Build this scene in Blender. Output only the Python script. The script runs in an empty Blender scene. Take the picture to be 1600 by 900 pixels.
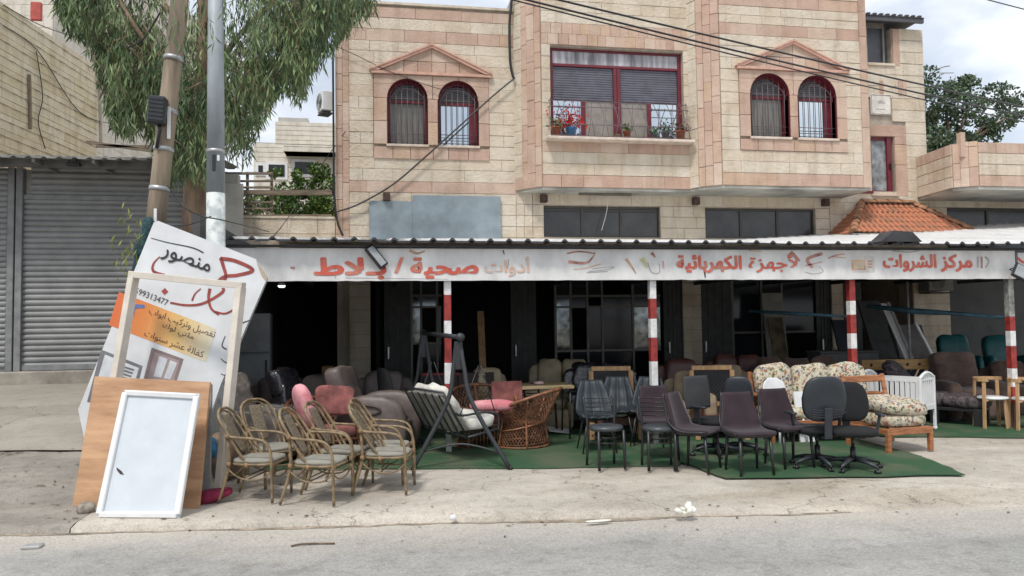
import bpy, math, random
from mathutils import Vector, Matrix, noise
random.seed(7)
S = bpy.context.scene
COL = S.collection
R = math.radians
# ------------------------------------------------------------------ camera
FPX, YAW, PITCH, ROLL, EYE = 1192.0, R(9.9), R(2.6), R(0.75), 1.7
F_ = Vector((math.sin(YAW)*math.cos(PITCH), math.cos(YAW)*math.cos(PITCH), math.sin(PITCH)))
R0 = Vector((math.cos(YAW), -math.sin(YAW), 0)); U0 = R0.cross(F_)
RR = R0*math.cos(ROLL) - U0*math.sin(ROLL); UU = R0*math.sin(ROLL) + U0*math.cos(ROLL)
cam_d = bpy.data.cameras.new('camera'); cam = bpy.data.objects.new('camera', cam_d); COL.objects.link(cam)
cam_d.sensor_width = 36.0; cam_d.lens = FPX/1600*36.0; cam_d.clip_end = 2000.0; cam_d.clip_start = .05
mw = Matrix((RR, UU, -F_)).transposed().to_4x4(); mw.translation = Vector((0, 0, EYE)); cam.matrix_world = mw
S.camera = cam
# ------------------------------------------------------------------ light
S.view_settings.view_transform = 'Standard'; S.view_settings.look = 'None'
S.view_settings.exposure = 0.80; S.view_settings.gamma = 1.0
SUN_EL, SUN_AZ = R(58), R(215)     # azimuth from +Y clockwise: behind the camera, a little to the left
W = bpy.data.worlds.new('World'); S.world = W; W.use_nodes = True
nt = W.node_tree; nt.nodes.clear()
wn = lambda t: nt.nodes.new(t)
out = wn('ShaderNodeOutputWorld'); bg = wn('ShaderNodeBackground'); bg.inputs[1].default_value = 0.1
sky = wn('ShaderNodeTexSky'); sky.sky_type = 'NISHITA'; sky.sun_disc = False
sky.sun_elevation = SUN_EL; sky.sun_rotation = SUN_AZ
tc = wn('ShaderNodeTexCoord'); mp = wn('ShaderNodeMapping'); mp.inputs['Scale'].default_value = (1, 1, 1.9)
mp.inputs['Location'].default_value = (0.35, 0.1, 0.2)
n1 = wn('ShaderNodeTexNoise'); n1.inputs['Scale'].default_value = 3.1; n1.inputs['Detail'].default_value = 9; n1.inputs['Roughness'].default_value = .52
n2 = wn('ShaderNodeTexNoise'); n2.inputs['Scale'].default_value = 1.5; n2.inputs['Detail'].default_value = 5
cr = wn('ShaderNodeValToRGB'); e = cr.color_ramp.elements
e[0].position = .36; e[0].color = (3.5, 3.95, 4.7, 1); e[1].position = .66; e[1].color = (8.8, 8.9, 9.0, 1)
m_ = e.new(.50); m_.color = (4.7, 5.1, 5.7, 1)
cm = wn('ShaderNodeValToRGB'); cm.color_ramp.elements[0].position = .28; cm.color_ramp.elements[0].color = (.82,)*3+(1,)
cm.color_ramp.elements[1].position = .5; cm.color_ramp.elements[1].color = (1, 1, 1, 1)
mx = wn('ShaderNodeMixRGB')
L = nt.links.new
L(tc.outputs['Generated'], mp.inputs[0]); L(mp.outputs[0], n1.inputs[0]); L(mp.outputs[0], n2.inputs[0])
L(n1.outputs[0], cr.inputs[0]); L(n2.outputs[0], cm.inputs[0]); L(cm.outputs[0], mx.inputs[0])
L(sky.outputs[0], mx.inputs[1]); L(cr.outputs[0], mx.inputs[2]); L(mx.outputs[0], bg.inputs[0]); L(bg.outputs[0], out.inputs[0])
sl = bpy.data.lights.new('sun', 'SUN'); sl.energy = 1.5; sl.angle = R(10); sl.color = (1, .955, .89)
so = bpy.data.objects.new('sun', sl); COL.objects.link(so)
sd = Vector((math.sin(SUN_AZ)*math.cos(SUN_EL), math.cos(SUN_AZ)*math.cos(SUN_EL), math.sin(SUN_EL)))
so.rotation_euler = sd.to_track_quat('Z', 'Y').to_euler()

# ------------------------------------------------------------------ helpers: pixel rays, objects
def ray(px, py): return F_ + RR*(px-800)/FPX - UU*(py-450)/FPX
def hit(px, py, Y):
    d = ray(px, py); t = Y/d.y; return Vector((d.x*t, Y, d.z*t+EYE))
def gnd(px, py, z=0.0):
    d = ray(px, py); t = (z-EYE)/d.z; return Vector((d.x*t, d.y*t, z))
def atd(px, py, dep):
    d = ray(px, py); return d*dep + Vector((0, 0, EYE))
def tag(o, label=None, cat=None, group=None, kind=None):
    if label: o['label'] = label
    if cat: o['category'] = cat
    if group: o['group'] = group
    if kind: o['kind'] = kind
    return o
def empty(name, loc=(0, 0, 0), rz=0.0, label=None, cat=None, group=None, parent=None):
    o = bpy.data.objects.new(name, None); COL.objects.link(o); o.location = loc; o.rotation_euler = (0, 0, rz)
    o.empty_display_size = .1; o.parent = parent
    return tag(o, label, cat, group)
def copy_tree(o, parent=None):
    c = o.copy(); COL.objects.link(c); c.parent = parent
    for ch in list(o.children): copy_tree(ch, c)
    return c
class MB:
    def __init__(s): s.v = []; s.f = []; s.sm = []
    def add(s, vs, fs, smooth=False):
        b = len(s.v); s.v += [tuple(v) for v in vs]
        s.f += [tuple(i+b for i in f) for f in fs]; s.sm += [smooth]*len(fs); return s
    def box(s, c, d, m=None, bev=0.0):
        x, y, z = d[0]/2, d[1]/2, d[2]/2
        if bev <= 0:
            vs = [Vector((a*x, b*y, g*z)) for a in (-1, 1) for b in (-1, 1) for g in (-1, 1)]
            fs = [(0, 1, 3, 2), (4, 6, 7, 5), (0, 4, 5, 1), (2, 3, 7, 6), (0, 2, 6, 4), (1, 5, 7, 3)]
        else:
            bev = min(bev, x*.9, y*.9, z*.9); vs = []; fs = []
            # chamfered box: 24 verts
            idx = {}
            for a in (-1, 1):
                for b in (-1, 1):
                    for g in (-1, 1):
                        idx[(a, b, g, 0)] = len(vs); vs.append(Vector((a*x, b*(y-bev), g*(z-bev))))
                        idx[(a, b, g, 1)] = len(vs); vs.append(Vector((a*(x-bev), b*y, g*(z-bev))))
                        idx[(a, b, g, 2)] = len(vs); vs.append(Vector((a*(x-bev), b*(y-bev), g*z)))
            I = idx
            for a in (-1, 1):
                q = [(a,-1,-1,0),(a,1,-1,0),(a,1,1,0),(a,-1,1,0)]; fs.append([I[k] for k in (q if a > 0 else q[::-1])])
                q = [(-1,a,-1,1),(-1,a,1,1),(1,a,1,1),(1,a,-1,1)]; fs.append([I[k] for k in (q if a > 0 else q[::-1])])
                q = [(-1,-1,a,2),(1,-1,a,2),(1,1,a,2),(-1,1,a,2)]; fs.append([I[k] for k in (q if a > 0 else q[::-1])])
            for a in (-1, 1):
                for b in (-1, 1):
                    fs.append([I[(a,b,-1,0)], I[(a,b,1,0)], I[(a,b,1,1)], I[(a,b,-1,1)]] if a*b < 0 else [I[(a,b,-1,1)], I[(a,b,1,1)], I[(a,b,1,0)], I[(a,b,-1,0)]])
                    fs.append([I[(a,-1,b,0)], I[(a,1,b,0)], I[(a,1,b,2)], I[(a,-1,b,2)]] if a*b > 0 else [I[(a,-1,b,2)], I[(a,1,b,2)], I[(a,1,b,0)], I[(a,-1,b,0)]])
                    fs.append([I[(-1,a,b,1)], I[(1,a,b,1)], I[(1,a,b,2)], I[(-1,a,b,2)]] if a*b < 0 else [I[(-1,a,b,2)], I[(1,a,b,2)], I[(1,a,b,1)], I[(-1,a,b,1)]])
                    for g in (-1, 1):
                        t = [I[(a,b,g,0)], I[(a,b,g,1)], I[(a,b,g,2)]]; fs.append(t if a*b*g > 0 else t[::-1])
        if m is not None: vs = [m @ v for v in vs]
        c = Vector(c); return s.add([v+c for v in vs], fs)
    def bb(s, x0, x1, y0, y1, z0, z1, bev=0.0):
        return s.box(((x0+x1)/2, (y0+y1)/2, (z0+z1)/2), (abs(x1-x0), abs(y1-y0), abs(z1-z0)), None, bev)
    def bar(s, a, b, w, d=None, bev=0.0):      # box bar between two points
        a = Vector(a); b = Vector(b); d = d or w; ax = b-a; q = ax.to_track_quat('Z', 'Y').to_matrix()
        return s.box((a+b)/2, (w, d, ax.length), q, bev)
    def tube(s, pts, r, n=8, closed=False, smooth=True):
        pts = [Vector(p) for p in pts]; N = len(pts); rs = r if isinstance(r, (list, tuple)) else [r]*N
        vs = []; fs = []; up = None
        for i, p in enumerate(pts):
            if closed: t = pts[(i+1) % N]-pts[i-1]
            else: t = pts[min(i+1, N-1)]-pts[max(i-1, 0)]
            if t.length < 1e-9: t = Vector((0, 0, 1))
            t.normalize()
            if up is None: up = Vector((0, 0, 1)) if abs(t.z) < .9 else Vector((1, 0, 0))
            sx = t.cross(up).normalized(); up = sx.cross(t).normalized()
            for k in range(n):
                a = 2*math.pi*k/n; vs.append(p+(sx*math.cos(a)+up*math.sin(a))*rs[i])
        M = N if closed else N-1
        for i in range(M):
            j = (i+1) % N
            for k in range(n):
                l = (k+1) % n; fs.append((i*n+k, i*n+l, j*n+l, j*n+k))
        if not closed: fs.append(tuple(range(n))[::-1]); fs.append(tuple((N-1)*n+k for k in range(n)))
        return s.add(vs, [f[::-1] for f in fs], smooth)
    def lathe(s, prof, c=(0, 0, 0), n=16, smooth=True, m=None):
        vs = []; fs = []; c = Vector(c)
        for r, z in prof:
            for k in range(n):
                a = 2*math.pi*k/n; v = Vector((r*math.cos(a), r*math.sin(a), z)); vs.append((m @ v if m else v)+c)
        for i in range(len(prof)-1):
            for k in range(n):
                l = (k+1) % n; fs.append((i*n+k, i*n+l, (i+1)*n+l, (i+1)*n+k))
        fs.append(tuple(range(n))[::-1]); fs.append(tuple((len(prof)-1)*n+k for k in range(n)))
        return s.add(vs, fs, smooth)
    def prism(s, poly, T, th):                 # poly in 2D, T(u, v, w) maps to 3D, thickness th
        n = len(poly); vs = [T(u, v, 0) for u, v in poly]+[T(u, v, th) for u, v in poly]
        fs = [tuple(range(n)), tuple(range(2*n-1, n-1, -1))]+[(i, i+n, (i+1) % n+n, (i+1) % n) for i in range(n)]
        return s.add(vs, fs)
    def puff(s, c, d, m=None, e=.45, nu=20, nv=12, lump=0.0, seed=0, fn=None):   # soft cushion: superellipsoid with lumps
        x, y, z = d[0]/2, d[1]/2, d[2]/2; vs = []; fs = []; c = Vector(c)
        sg = lambda w, p: math.copysign(abs(w)**p, w)
        for i in range(nv+1):
            b = -math.pi/2+math.pi*i/nv
            for k in range(nu):
                a = 2*math.pi*k/nu
                cb = sg(math.cos(b), e); v = Vector((x*cb*sg(math.cos(a), e), y*cb*sg(math.sin(a), e), z*sg(math.sin(b), e)))
                if fn: v = fn(v)
                if lump: v = v*(1+lump*(noise.noise(Vector((v.x*4.5+seed, v.y*4.5, v.z*4.5+seed*2)))*.11+noise.noise(Vector((v.x*12+seed, v.y*12, v.z*12)))*.03)/max(.25, v.length)*.6)
                vs.append((m @ v if m else v)+c)
        for i in range(nv):
            for k in range(nu):
                l = (k+1) % nu; fs.append((i*nu+k, i*nu+l, (i+1)*nu+l, (i+1)*nu+k))
        return s.add(vs, fs, True)
    def quadstrip(s, a, b, smooth=False):      # two equal-length polylines
        n = len(a); return s.add(list(a)+list(b), [(i, i+1, n+i+1, n+i) for i in range(n-1)], smooth)
    def mesh(s, name, mat=None):
        me = bpy.data.meshes.new(name); me.from_pydata(s.v, [], s.f); me.update()
        me.polygons.foreach_set('use_smooth', s.sm)
        if mat: me.materials.append(mat)
        return me
    def build(s, name, mat, parent=None, **kw):
        o = bpy.data.objects.new(name, s.mesh(name, mat)); COL.objects.link(o); o.parent = parent
        return tag(o, **kw) if kw else o
def obj(name, me, parent=None, loc=None, rz=None, mw=None):
    o = bpy.data.objects.new(name, me); COL.objects.link(o); o.parent = parent
    if mw is not None: o.matrix_local = mw
    if loc is not None: o.location = loc
    if rz is not None: o.rotation_euler = (0, 0, rz)
    return o
def rotm(x=0, y=0, z=0): return Matrix.Rotation(R(z), 3, 'Z') @ Matrix.Rotation(R(y), 3, 'Y') @ Matrix.Rotation(R(x), 3, 'X')
def bez(p, n=10):                               # smooth curve through points (Catmull-Rom)
    p = [Vector(q) for q in p]; o = []
    for i in range(len(p)-1):
        a = p[max(i-1, 0)]; b = p[i]; c = p[i+1]; d = p[min(i+2, len(p)-1)]
        for k in range(n):
            t = k/n; o.append(.5*((2*b)+(c-a)*t+(2*a-5*b+4*c-d)*t*t+(3*b-3*c+d-a)*t**3))
    o.append(p[-1]); return o

# ------------------------------------------------------------------ materials
MATS = {}
def mat(name, col, rough=.7, var=.12, nscale=6.0, bump=.0, bscale=40.0, spec=.5, metal=0.0, col2=None, obj_rand=0.0, island=0.0, coat=0.0, world=False, mask=(.45, .62), bdist=.01, sheen=0.0, stretch=None):
    if name in MATS: return MATS[name]
    m = bpy.data.materials.new(name); m.use_nodes = True; t = m.node_tree; p = t.nodes['Principled BSDF']; l = t.links.new; N = t.nodes.new
    p.inputs['Roughness'].default_value = rough; p.inputs['Metallic'].default_value = metal
    p.inputs['Specular IOR Level'].default_value = spec; p.inputs['Coat Weight'].default_value = coat
    if sheen: p.inputs['Sheen Weight'].default_value = sheen
    if world: g = N('ShaderNodeNewGeometry'); co = g.outputs['Position']
    else: g = N('ShaderNodeTexCoord'); co = g.outputs['Object']
    if stretch:
        mpn = N('ShaderNodeMapping'); mpn.inputs['Scale'].default_value = stretch; l(co, mpn.inputs[0]); co = mpn.outputs[0]
    nz = N('ShaderNodeTexNoise'); nz.inputs['Scale'].default_value = nscale; nz.inputs['Detail'].default_value = 6; nz.inputs['Roughness'].default_value = .6; l(co, nz.inputs[0])
    r = N('ShaderNodeValToRGB'); l(nz.outputs[0], r.inputs[0])
    c2 = col2 if col2 else tuple(max(0, c*(1-var*2)) for c in col)
    c1 = tuple(min(1, c*(1+var)) for c in col)
    el = r.color_ramp.elements; el[0].position = mask[0]-.12 if not col2 else mask[0]; el[1].position = mask[1]+.08 if not col2 else mask[1]
    el[0].color = (*c2, 1); el[1].color = (*c1, 1)
    o = r.outputs[0]
    if obj_rand or island:
        hv = N('ShaderNodeHueSaturation'); l(o, hv.inputs['Color'])
        mr = N('ShaderNodeMapRange'); k = obj_rand or island
        if obj_rand: oi = N('ShaderNodeObjectInfo'); l(oi.outputs['Random'], mr.inputs[0])
        else: gi = N('ShaderNodeNewGeometry'); l(gi.outputs['Random Per Island'], mr.inputs[0])
        mr.inputs[3].default_value = 1-k; mr.inputs[4].default_value = 1+k; l(mr.outputs[0], hv.inputs['Value'])
        o = hv.outputs[0]
    l(o, p.inputs['Base Color'])
    if bump:
        b = N('ShaderNodeTexNoise'); b.inputs['Scale'].default_value = bscale; b.inputs['Detail'].default_value = 5; l(co, b.inputs[0])
        bn = N('ShaderNodeBump'); bn.inputs['Strength'].default_value = bump; bn.inputs['Distance'].default_value = bdist
        l(b.outputs[0], bn.inputs['Height']); l(bn.outputs[0], p.inputs['Normal'])
    MATS[name] = m; return m
def stone_mat(name, cols, bump=.9, bs=16):
    m = bpy.data.materials.new(name); m.use_nodes = True; t = m.node_tree; p = t.nodes['Principled BSDF']; l = t.links.new; N = t.nodes.new
    p.inputs['Roughness'].default_value = .88; p.inputs['Specular IOR Level'].default_value = .25
    oi = N('ShaderNodeObjectInfo'); r = N('ShaderNodeValToRGB'); r.color_ramp.interpolation = 'LINEAR'
    e = r.color_ramp.elements; e[0].position = 0; e[0].color = (*cols[0], 1); e[1].position = 1; e[1].color = (*cols[-1], 1)
    for i, c in enumerate(cols[1:-1]): k = e.new((i+1)/(len(cols)-1)); k.color = (*c, 1)
    l(oi.outputs['Random'], r.inputs[0])
    g = N('ShaderNodeNewGeometry'); nz = N('ShaderNodeTexNoise'); nz.inputs['Scale'].default_value = 3.2; nz.inputs['Detail'].default_value = 8; l(g.outputs['Position'], nz.inputs[0])
    nr = N('ShaderNodeValToRGB'); nr.color_ramp.elements[0].position = .33; nr.color_ramp.elements[0].color = (.72, .68, .62, 1); nr.color_ramp.elements[1].position = .6; nr.color_ramp.elements[1].color = (1, 1, 1, 1); l(nz.outputs[0], nr.inputs[0])
    mm = N('ShaderNodeMixRGB'); mm.blend_type = 'MULTIPLY'; mm.inputs[0].default_value = .5; l(r.outputs[0], mm.inputs[1]); l(nr.outputs[0], mm.inputs[2])
    # rain streaks: noise stretched downwards
    mp2 = N('ShaderNodeMapping'); mp2.inputs['Scale'].default_value = (2.6, 2.6, .35); l(g.outputs['Position'], mp2.inputs[0])
    n3 = N('ShaderNodeTexNoise'); n3.inputs['Scale'].default_value = 2.0; n3.inputs['Detail'].default_value = 5; l(mp2.outputs[0], n3.inputs[0])
    r3 = N('ShaderNodeValToRGB'); r3.color_ramp.elements[0].position = .3; r3.color_ramp.elements[0].color = (.62, .6, .56, 1); r3.color_ramp.elements[1].position = .5; r3.color_ramp.elements[1].color = (1, 1, 1, 1); l(n3.outputs[0], r3.inputs[0])
    m3 = N('ShaderNodeMixRGB'); m3.blend_type = 'MULTIPLY'; m3.inputs[0].default_value = .4; l(mm.outputs[0], m3.inputs[1]); l(r3.outputs[0], m3.inputs[2])
    l(m3.outputs[0], p.inputs['Base Color'])
    b = N('ShaderNodeTexNoise'); b.inputs['Scale'].default_value = bs; b.inputs['Detail'].default_value = 9; b.inputs['Roughness'].default_value = .7; l(g.outputs['Position'], b.inputs[0])
    bn = N('ShaderNodeBump'); bn.inputs['Strength'].default_value = bump; bn.inputs['Distance'].default_value = .045; l(b.outputs[0], bn.inputs['Height']); l(bn.outputs[0], p.inputs['Normal'])
    MATS[name] = m; return m
CREAM = stone_mat('cream_stone', [(.71, .61, .48), (.74, .65, .53), (.69, .58, .45), (.75, .67, .56), (.72, .63, .51)])
PINK = stone_mat('pink_stone', [(.56, .38, .30), (.62, .46, .37), (.53, .36, .285), (.66, .52, .42), (.58, .41, .325), (.61, .44, .32)], .6, 22)
YELL = stone_mat('yellow_stone', [(.70, .61, .42), (.74, .66, .50), (.67, .57, .39), (.76, .69, .55)], .9, 9)
WHST = stone_mat('white_stone', [(.68, .64, .56), (.72, .68, .61), (.64, .60, .53)], .5, 14)
MORTAR = mat('mortar', (.42, .36, .29), .95, bump=.3, world=True)
PLASTER = mat('grey_plaster', (.42, .41, .38), .9, var=.1, nscale=2, bump=.2, world=True)
BLACKM = mat('black_metal', (.02, .02, .022), .4, spec=.5)
DARKAL = mat('dark_aluminium', (.075, .068, .06), .45, metal=.3)
MAROON = mat('maroon_paint', (.16, .018, .03), .42)
WHITEP = mat('white_paint', (.74, .75, .75), .5, var=.05, nscale=4, bump=.1)
GLASSD = mat('dark_glass', (.015, .018, .022), .12, spec=.35, var=.02)
GLASSB = mat('sky_glass', (.62, .68, .72), .04, spec=1.0, metal=.95, var=.02)
CURT = mat('curtain_behind_glass', (.19, .18, .16), .35, spec=.5, coat=.3, var=.3, nscale=9, stretch=(6, 1, .2))
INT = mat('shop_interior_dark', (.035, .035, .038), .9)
# ------------------------------------------------------------------ ground
YA, YC = 15.5, 10.09            # facade plane, canopy front plane
def sstep(a, b, x): t = max(0, min(1, (x-a)/(b-a))); return t*t*(3-2*t)
def kerbY(x): return 7.28-.12*(x+3.21)+.035*noise.noise(Vector((x*1.3, 0, 3)))+.03*noise.noise(Vector((x*4, 2, 3)))+.012*noise.noise(Vector((x*17, 2, 3)))
def gz(x, y):
    r = 1-sstep(-3.1, -2.35, x)
    return r*.70*max(0, min(1, (y-8.3)/6.3))-.045*sstep(.8, 5.5, x)*(1-sstep(0, .9, y-kerbY(x)))+.006*noise.noise(Vector((x*.9, y*.9, 0)))
def sheet(name, m, xs, f0, f1, ny, lift=0.0, skirt=True):
    vs = []; fs = []
    for x in xs:
        a, b = f0(x), f1(x)
        if skirt: vs.append((x, a-.03, -.12))
        for j in range(ny+1):
            y = a+(b-a)*j/ny; vs.append((x, y, gz(x, y)+lift-(.02 if (skirt and j == 0) else 0)))
    n = ny+1+(1 if skirt else 0)
    for i in range(len(xs)-1):
        for j in range(n-1): fs.append((i*n+j, (i+1)*n+j, (i+1)*n+j+1, i*n+j+1))
    return MB().add(vs, fs, True).build(name, m, kind='structure')
def fr(a, b, n): return [a+(b-a)*i/n for i in range(n+1)]
def crackmat(name, c1, c2, stain, cs=.35, cw=.006, rough=.9, fine=90, wash=.5, dust=False):
    m = bpy.data.materials.new(name); m.use_nodes = True; t = m.node_tree; p = t.nodes['Principled BSDF']; l = t.links.new; N = t.nodes.new
    p.inputs['Roughness'].default_value = rough; p.inputs['Specular IOR Level'].default_value = .3
    g = N('ShaderNodeNewGeometry'); P = g.outputs['Position']
    def noise_ramp(sc, a, b, ca, cb, det=6, stretch=None):
        nz = N('ShaderNodeTexNoise'); nz.inputs['Scale'].default_value = sc; nz.inputs['Detail'].default_value = det; nz.inputs['Roughness'].default_value = .62
        if stretch: q = N('ShaderNodeMapping'); q.inputs['Scale'].default_value = stretch; l(P, q.inputs[0]); l(q.outputs[0], nz.inputs[0])
        else: l(P, nz.inputs[0])
        r = N('ShaderNodeValToRGB'); e = r.color_ramp.elements; e[0].position = a; e[1].position = b; e[0].color = (*ca, 1); e[1].color = (*cb, 1); l(nz.outputs[0], r.inputs[0]); return nz, r
    def mul(a, b, f):
        q = N('ShaderNodeMixRGB'); q.blend_type = 'MULTIPLY'; q.inputs[0].default_value = f; l(a, q.inputs[1]); l(b, q.inputs[2]); return q.outputs[0]
    _, base = noise_ramp(1.1, .35, .65, c2, c1, 8, (.6, 1, 1)); _, st = noise_ramp(.7, .34, .52, stain, (1, 1, 1), 9, (.45, 1.3, 1))
    nf, fi = noise_ramp(fine, .3, .7, (.55,)*3, (1.3,)*3, 3); _, sp = noise_ramp(7, .3, .5, (.72, .7, .68), (1, 1, 1), 8)
    o = mul(base.outputs[0], st.outputs[0], .8); o = mul(o, fi.outputs[0], .6); o = mul(o, sp.outputs[0], wash)
    if cw:
        dn = N('ShaderNodeTexNoise'); dn.inputs['Scale'].default_value = 3; dn.inputs['Detail'].default_value = 6; l(P, dn.inputs[0])
        vm = N('ShaderNodeVectorMath'); vm.operation = 'MULTIPLY_ADD'; vm.inputs[1].default_value = (.5, .5, .5); l(dn.outputs['Color'], vm.inputs[0]); l(P, vm.inputs[2])
        vo = N('ShaderNodeTexVoronoi'); vo.feature = 'DISTANCE_TO_EDGE'; vo.inputs['Scale'].default_value = cs; l(vm.outputs[0], vo.inputs[0])
        r = N('ShaderNodeValToRGB'); e = r.color_ramp.elements; e[0].position = cw*.3; e[0].color = (.3, .28, .26, 1); e[1].position = cw; e[1].color = (1, 1, 1, 1); l(vo.outputs[0], r.inputs[0])
        o = mul(o, r.outputs[0], .75)
    l(o, p.inputs['Base Color'])
    if dust:
        sp_ = N('ShaderNodeSeparateXYZ'); l(P, sp_.inputs[0]); ma = N('ShaderNodeMath'); ma.operation = 'MULTIPLY_ADD'; ma.inputs[1].default_value = .12; l(sp_.outputs[0], ma.inputs[0]); l(sp_.outputs[1], ma.inputs[2])
        ad = N('ShaderNodeMath'); ad.operation = 'MULTIPLY_ADD'; ad.inputs[1].default_value = 1.1; l(base.inputs[0].links[0].from_socket, ad.inputs[0]); l(ma.outputs[0], ad.inputs[2])
        mr = N('ShaderNodeMapRange'); mr.inputs[1].default_value = 6.5; mr.inputs[2].default_value = 7.45; l(ad.outputs[0], mr.inputs[0])
        q = N('ShaderNodeMixRGB'); l(mr.outputs[0], q.inputs[0]); l(o, q.inputs[1]); c_ = N('ShaderNodeMixRGB'); c_.blend_type = 'MULTIPLY'; c_.inputs[0].default_value = .7; c_.inputs[1].default_value = (.47, .43, .375, 1); l(fi.outputs[0], c_.inputs[2]); l(c_.outputs[0], q.inputs[2]); o = q.outputs[0]; l(o, p.inputs['Base Color'])
    bn = N('ShaderNodeBump'); bn.inputs['Strength'].default_value = .5; bn.inputs['Distance'].default_value = .008; l(nf.outputs[0], bn.inputs['Height']); l(bn.outputs[0], p.inputs['Normal'])
    return m
CONC = crackmat('worn_concrete', (.55, .50, .43), (.40, .36, .31), (.70, .66, .60), .42, .003, wash=.8, fine=55)
OLDC = crackmat('dirty_concrete', (.38, .345, .30), (.24, .22, .195), (.6, .58, .55), .35, .008, wash=.9, fine=70)
APR = crackmat('apron_concrete', (.40, .365, .31), (.31, .28, .24), (.7, .68, .64), .3, .004)
ROAD = crackmat('road_asphalt', (.38, .37, .35), (.30, .295, .28), (.80, .79, .77), .12, .0, fine=60, wash=.85, dust=True)
MB().add([(-400, -400, -.25), (400, -400, -.25), (400, 600, -.25), (-400, 600, -.25)], [(0, 1, 2, 3)]).build('ground', mat('dry_earth', (.30, .26, .2), 1, world=True), kind='structure')
MB().add([(-60, -6, -.06), (60, -6, -.06), (60, 20, -.06), (-60, 20, -.06)], [(0, 1, 2, 3)]).build('road', ROAD, kind='structure')
sheet('pavement', CONC, fr(-2.62, 24, 180), kerbY, lambda x: 15.6, 60)
sheet('side_pavement', OLDC, fr(-24, -2.63, 110), kerbY, lambda x: 10.3+.06*noise.noise(Vector((x*2, 0, 0)))-.12*(x+5), 30, -.003)
sheet('shop_apron', APR, fr(-24, -2.63, 60), lambda x: 10.32+.06*noise.noise(Vector((x*2, 0, 0)))-.12*(x+5), lambda x: 15.6, 30, .012, False)
DIRT = mat('gutter_dirt', (.33, .27, .205), 1, var=.3, nscale=5, bump=.5, bscale=60, world=True)
vs = []; xs = fr(-3.3, 4.2, 220)
for x in xs:
    w = max(0, .035+.10*noise.noise(Vector((x*.8, 5, 1)))+.05*noise.noise(Vector((x*5, 5, 1))))+.06*math.exp(-((x-1.9)/.6)**2)
    vs += [(x, kerbY(x)-.035-w*.6, -.0565+.0*w), (x, kerbY(x)-.022, -.052)]
MB().add(vs, [(2*i, 2*i+2, 2*i+3, 2*i+1) for i in range(len(xs)-1)], True).build('gutter', DIRT, kind='structure')
# ------------------------------------------------------------------ wall helpers
STC = {}
def stone_me(L, H, D, m):
    k = (round(L, 2), round(H, 2), D, m.name)
    if k not in STC: STC[k] = MB().box((0, 0, 0), (k[0]-.004, D, k[1]-.008), None, .004).mesh('stone', m)
    return STC[k]
def wall_frame(P0, P1):
    P0 = Vector((P0[0], P0[1], 0)); P1 = Vector((P1[0], P1[1], 0)); u = P1-P0
    return P0, u.length, math.atan2(u.y, u.x)
def make_wall(parent, P0, P1, z0, z1, th=.3, openings=(), m=MORTAR, name='wall'):
    P0, Lw, a = wall_frame(P0, P1)
    us = sorted({0, Lw, *[max(0, min(Lw, o[i])) for o in openings for i in (0, 1)]}); zz = sorted({z0, z1, *[max(z0, min(z1, o[i])) for o in openings for i in (2, 3)]})
    b = MB()
    for i in range(len(us)-1):
        j = 0
        while j < len(zz)-1:
            k = j
            inside = lambda j: any(o[0]-1e-4 < (us[i]+us[i+1])/2 < o[1] and o[2]-1e-4 < (zz[j]+zz[j+1])/2 < o[3] for o in openings)
            if inside(j): j += 1; continue
            while k+1 < len(zz)-1 and not inside(k+1): k += 1
            b.bb(us[i], us[i+1], 0.002, th, zz[j], zz[k+1]); j = k+1
    o = b.build(name, m, parent); o.location = P0; o.rotation_euler = (0, 0, a); return o
def put_stone(wall, u0, u1, z0, z1, m, D=.035, jit=.004):
    if u1-u0 < .04 or z1-z0 < .04: return
    o = obj('stone', stone_me(u1-u0, z1-z0, D, m), wall); o.location = ((u0+u1)/2, -D/2+.006+random.uniform(-jit, jit), (z0+z1)/2)
def courses(wall, u0, u1, zs, kinds, lens=(.5, 1.0), excl=(), D=.035):
    """zs top to bottom, kinds[i] the stone of course i; excl = rects (u0,u1,z0,z1)"""
    for i in range(len(zs)-1):
        zt, zb = zs[i], zs[i+1]; m = kinds(i) if callable(kinds) else kinds
        spans = [(u0, u1)]
        for e in excl:
            if min(zt, e[3])-max(zb, e[2]) > .45*(zt-zb):
                spans = [q for s_ in spans for q in ((s_[0], min(s_[1], e[0])), (max(s_[0], e[1]), s_[1])) if q[1]-q[0] > .04]
        for a, b in spans:
            x = a; first = True
            while x < b-.001:
                l = random.uniform(*lens)*(random.uniform(.4, 1) if first else 1); first = False
                if b-(x+l) < lens[0]*.5: l = b-x
                put_stone(wall, x, x+l, zb, zt, m, D); x += l
def strips(wall, u0, u1, zt, zb, n, m=None, lens=(.3, .62), D=.04):
    ws = [random.uniform(.8, 1.2) for _ in range(n)]; s_ = sum(ws); x = u0
    for w in ws:
        w = w/s_*(u1-u0); z = zt-random.uniform(0, .2)
        put_stone(wall, x, x+w, z, zt, m or PINK, D)
        while z > zb+.001:
            l = random.uniform(*lens)
            if z-l-zb < .15: l = z-zb
            put_stone(wall, x, x+w, z-l, z, m or PINK, D); z -= l
        x += w
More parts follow.
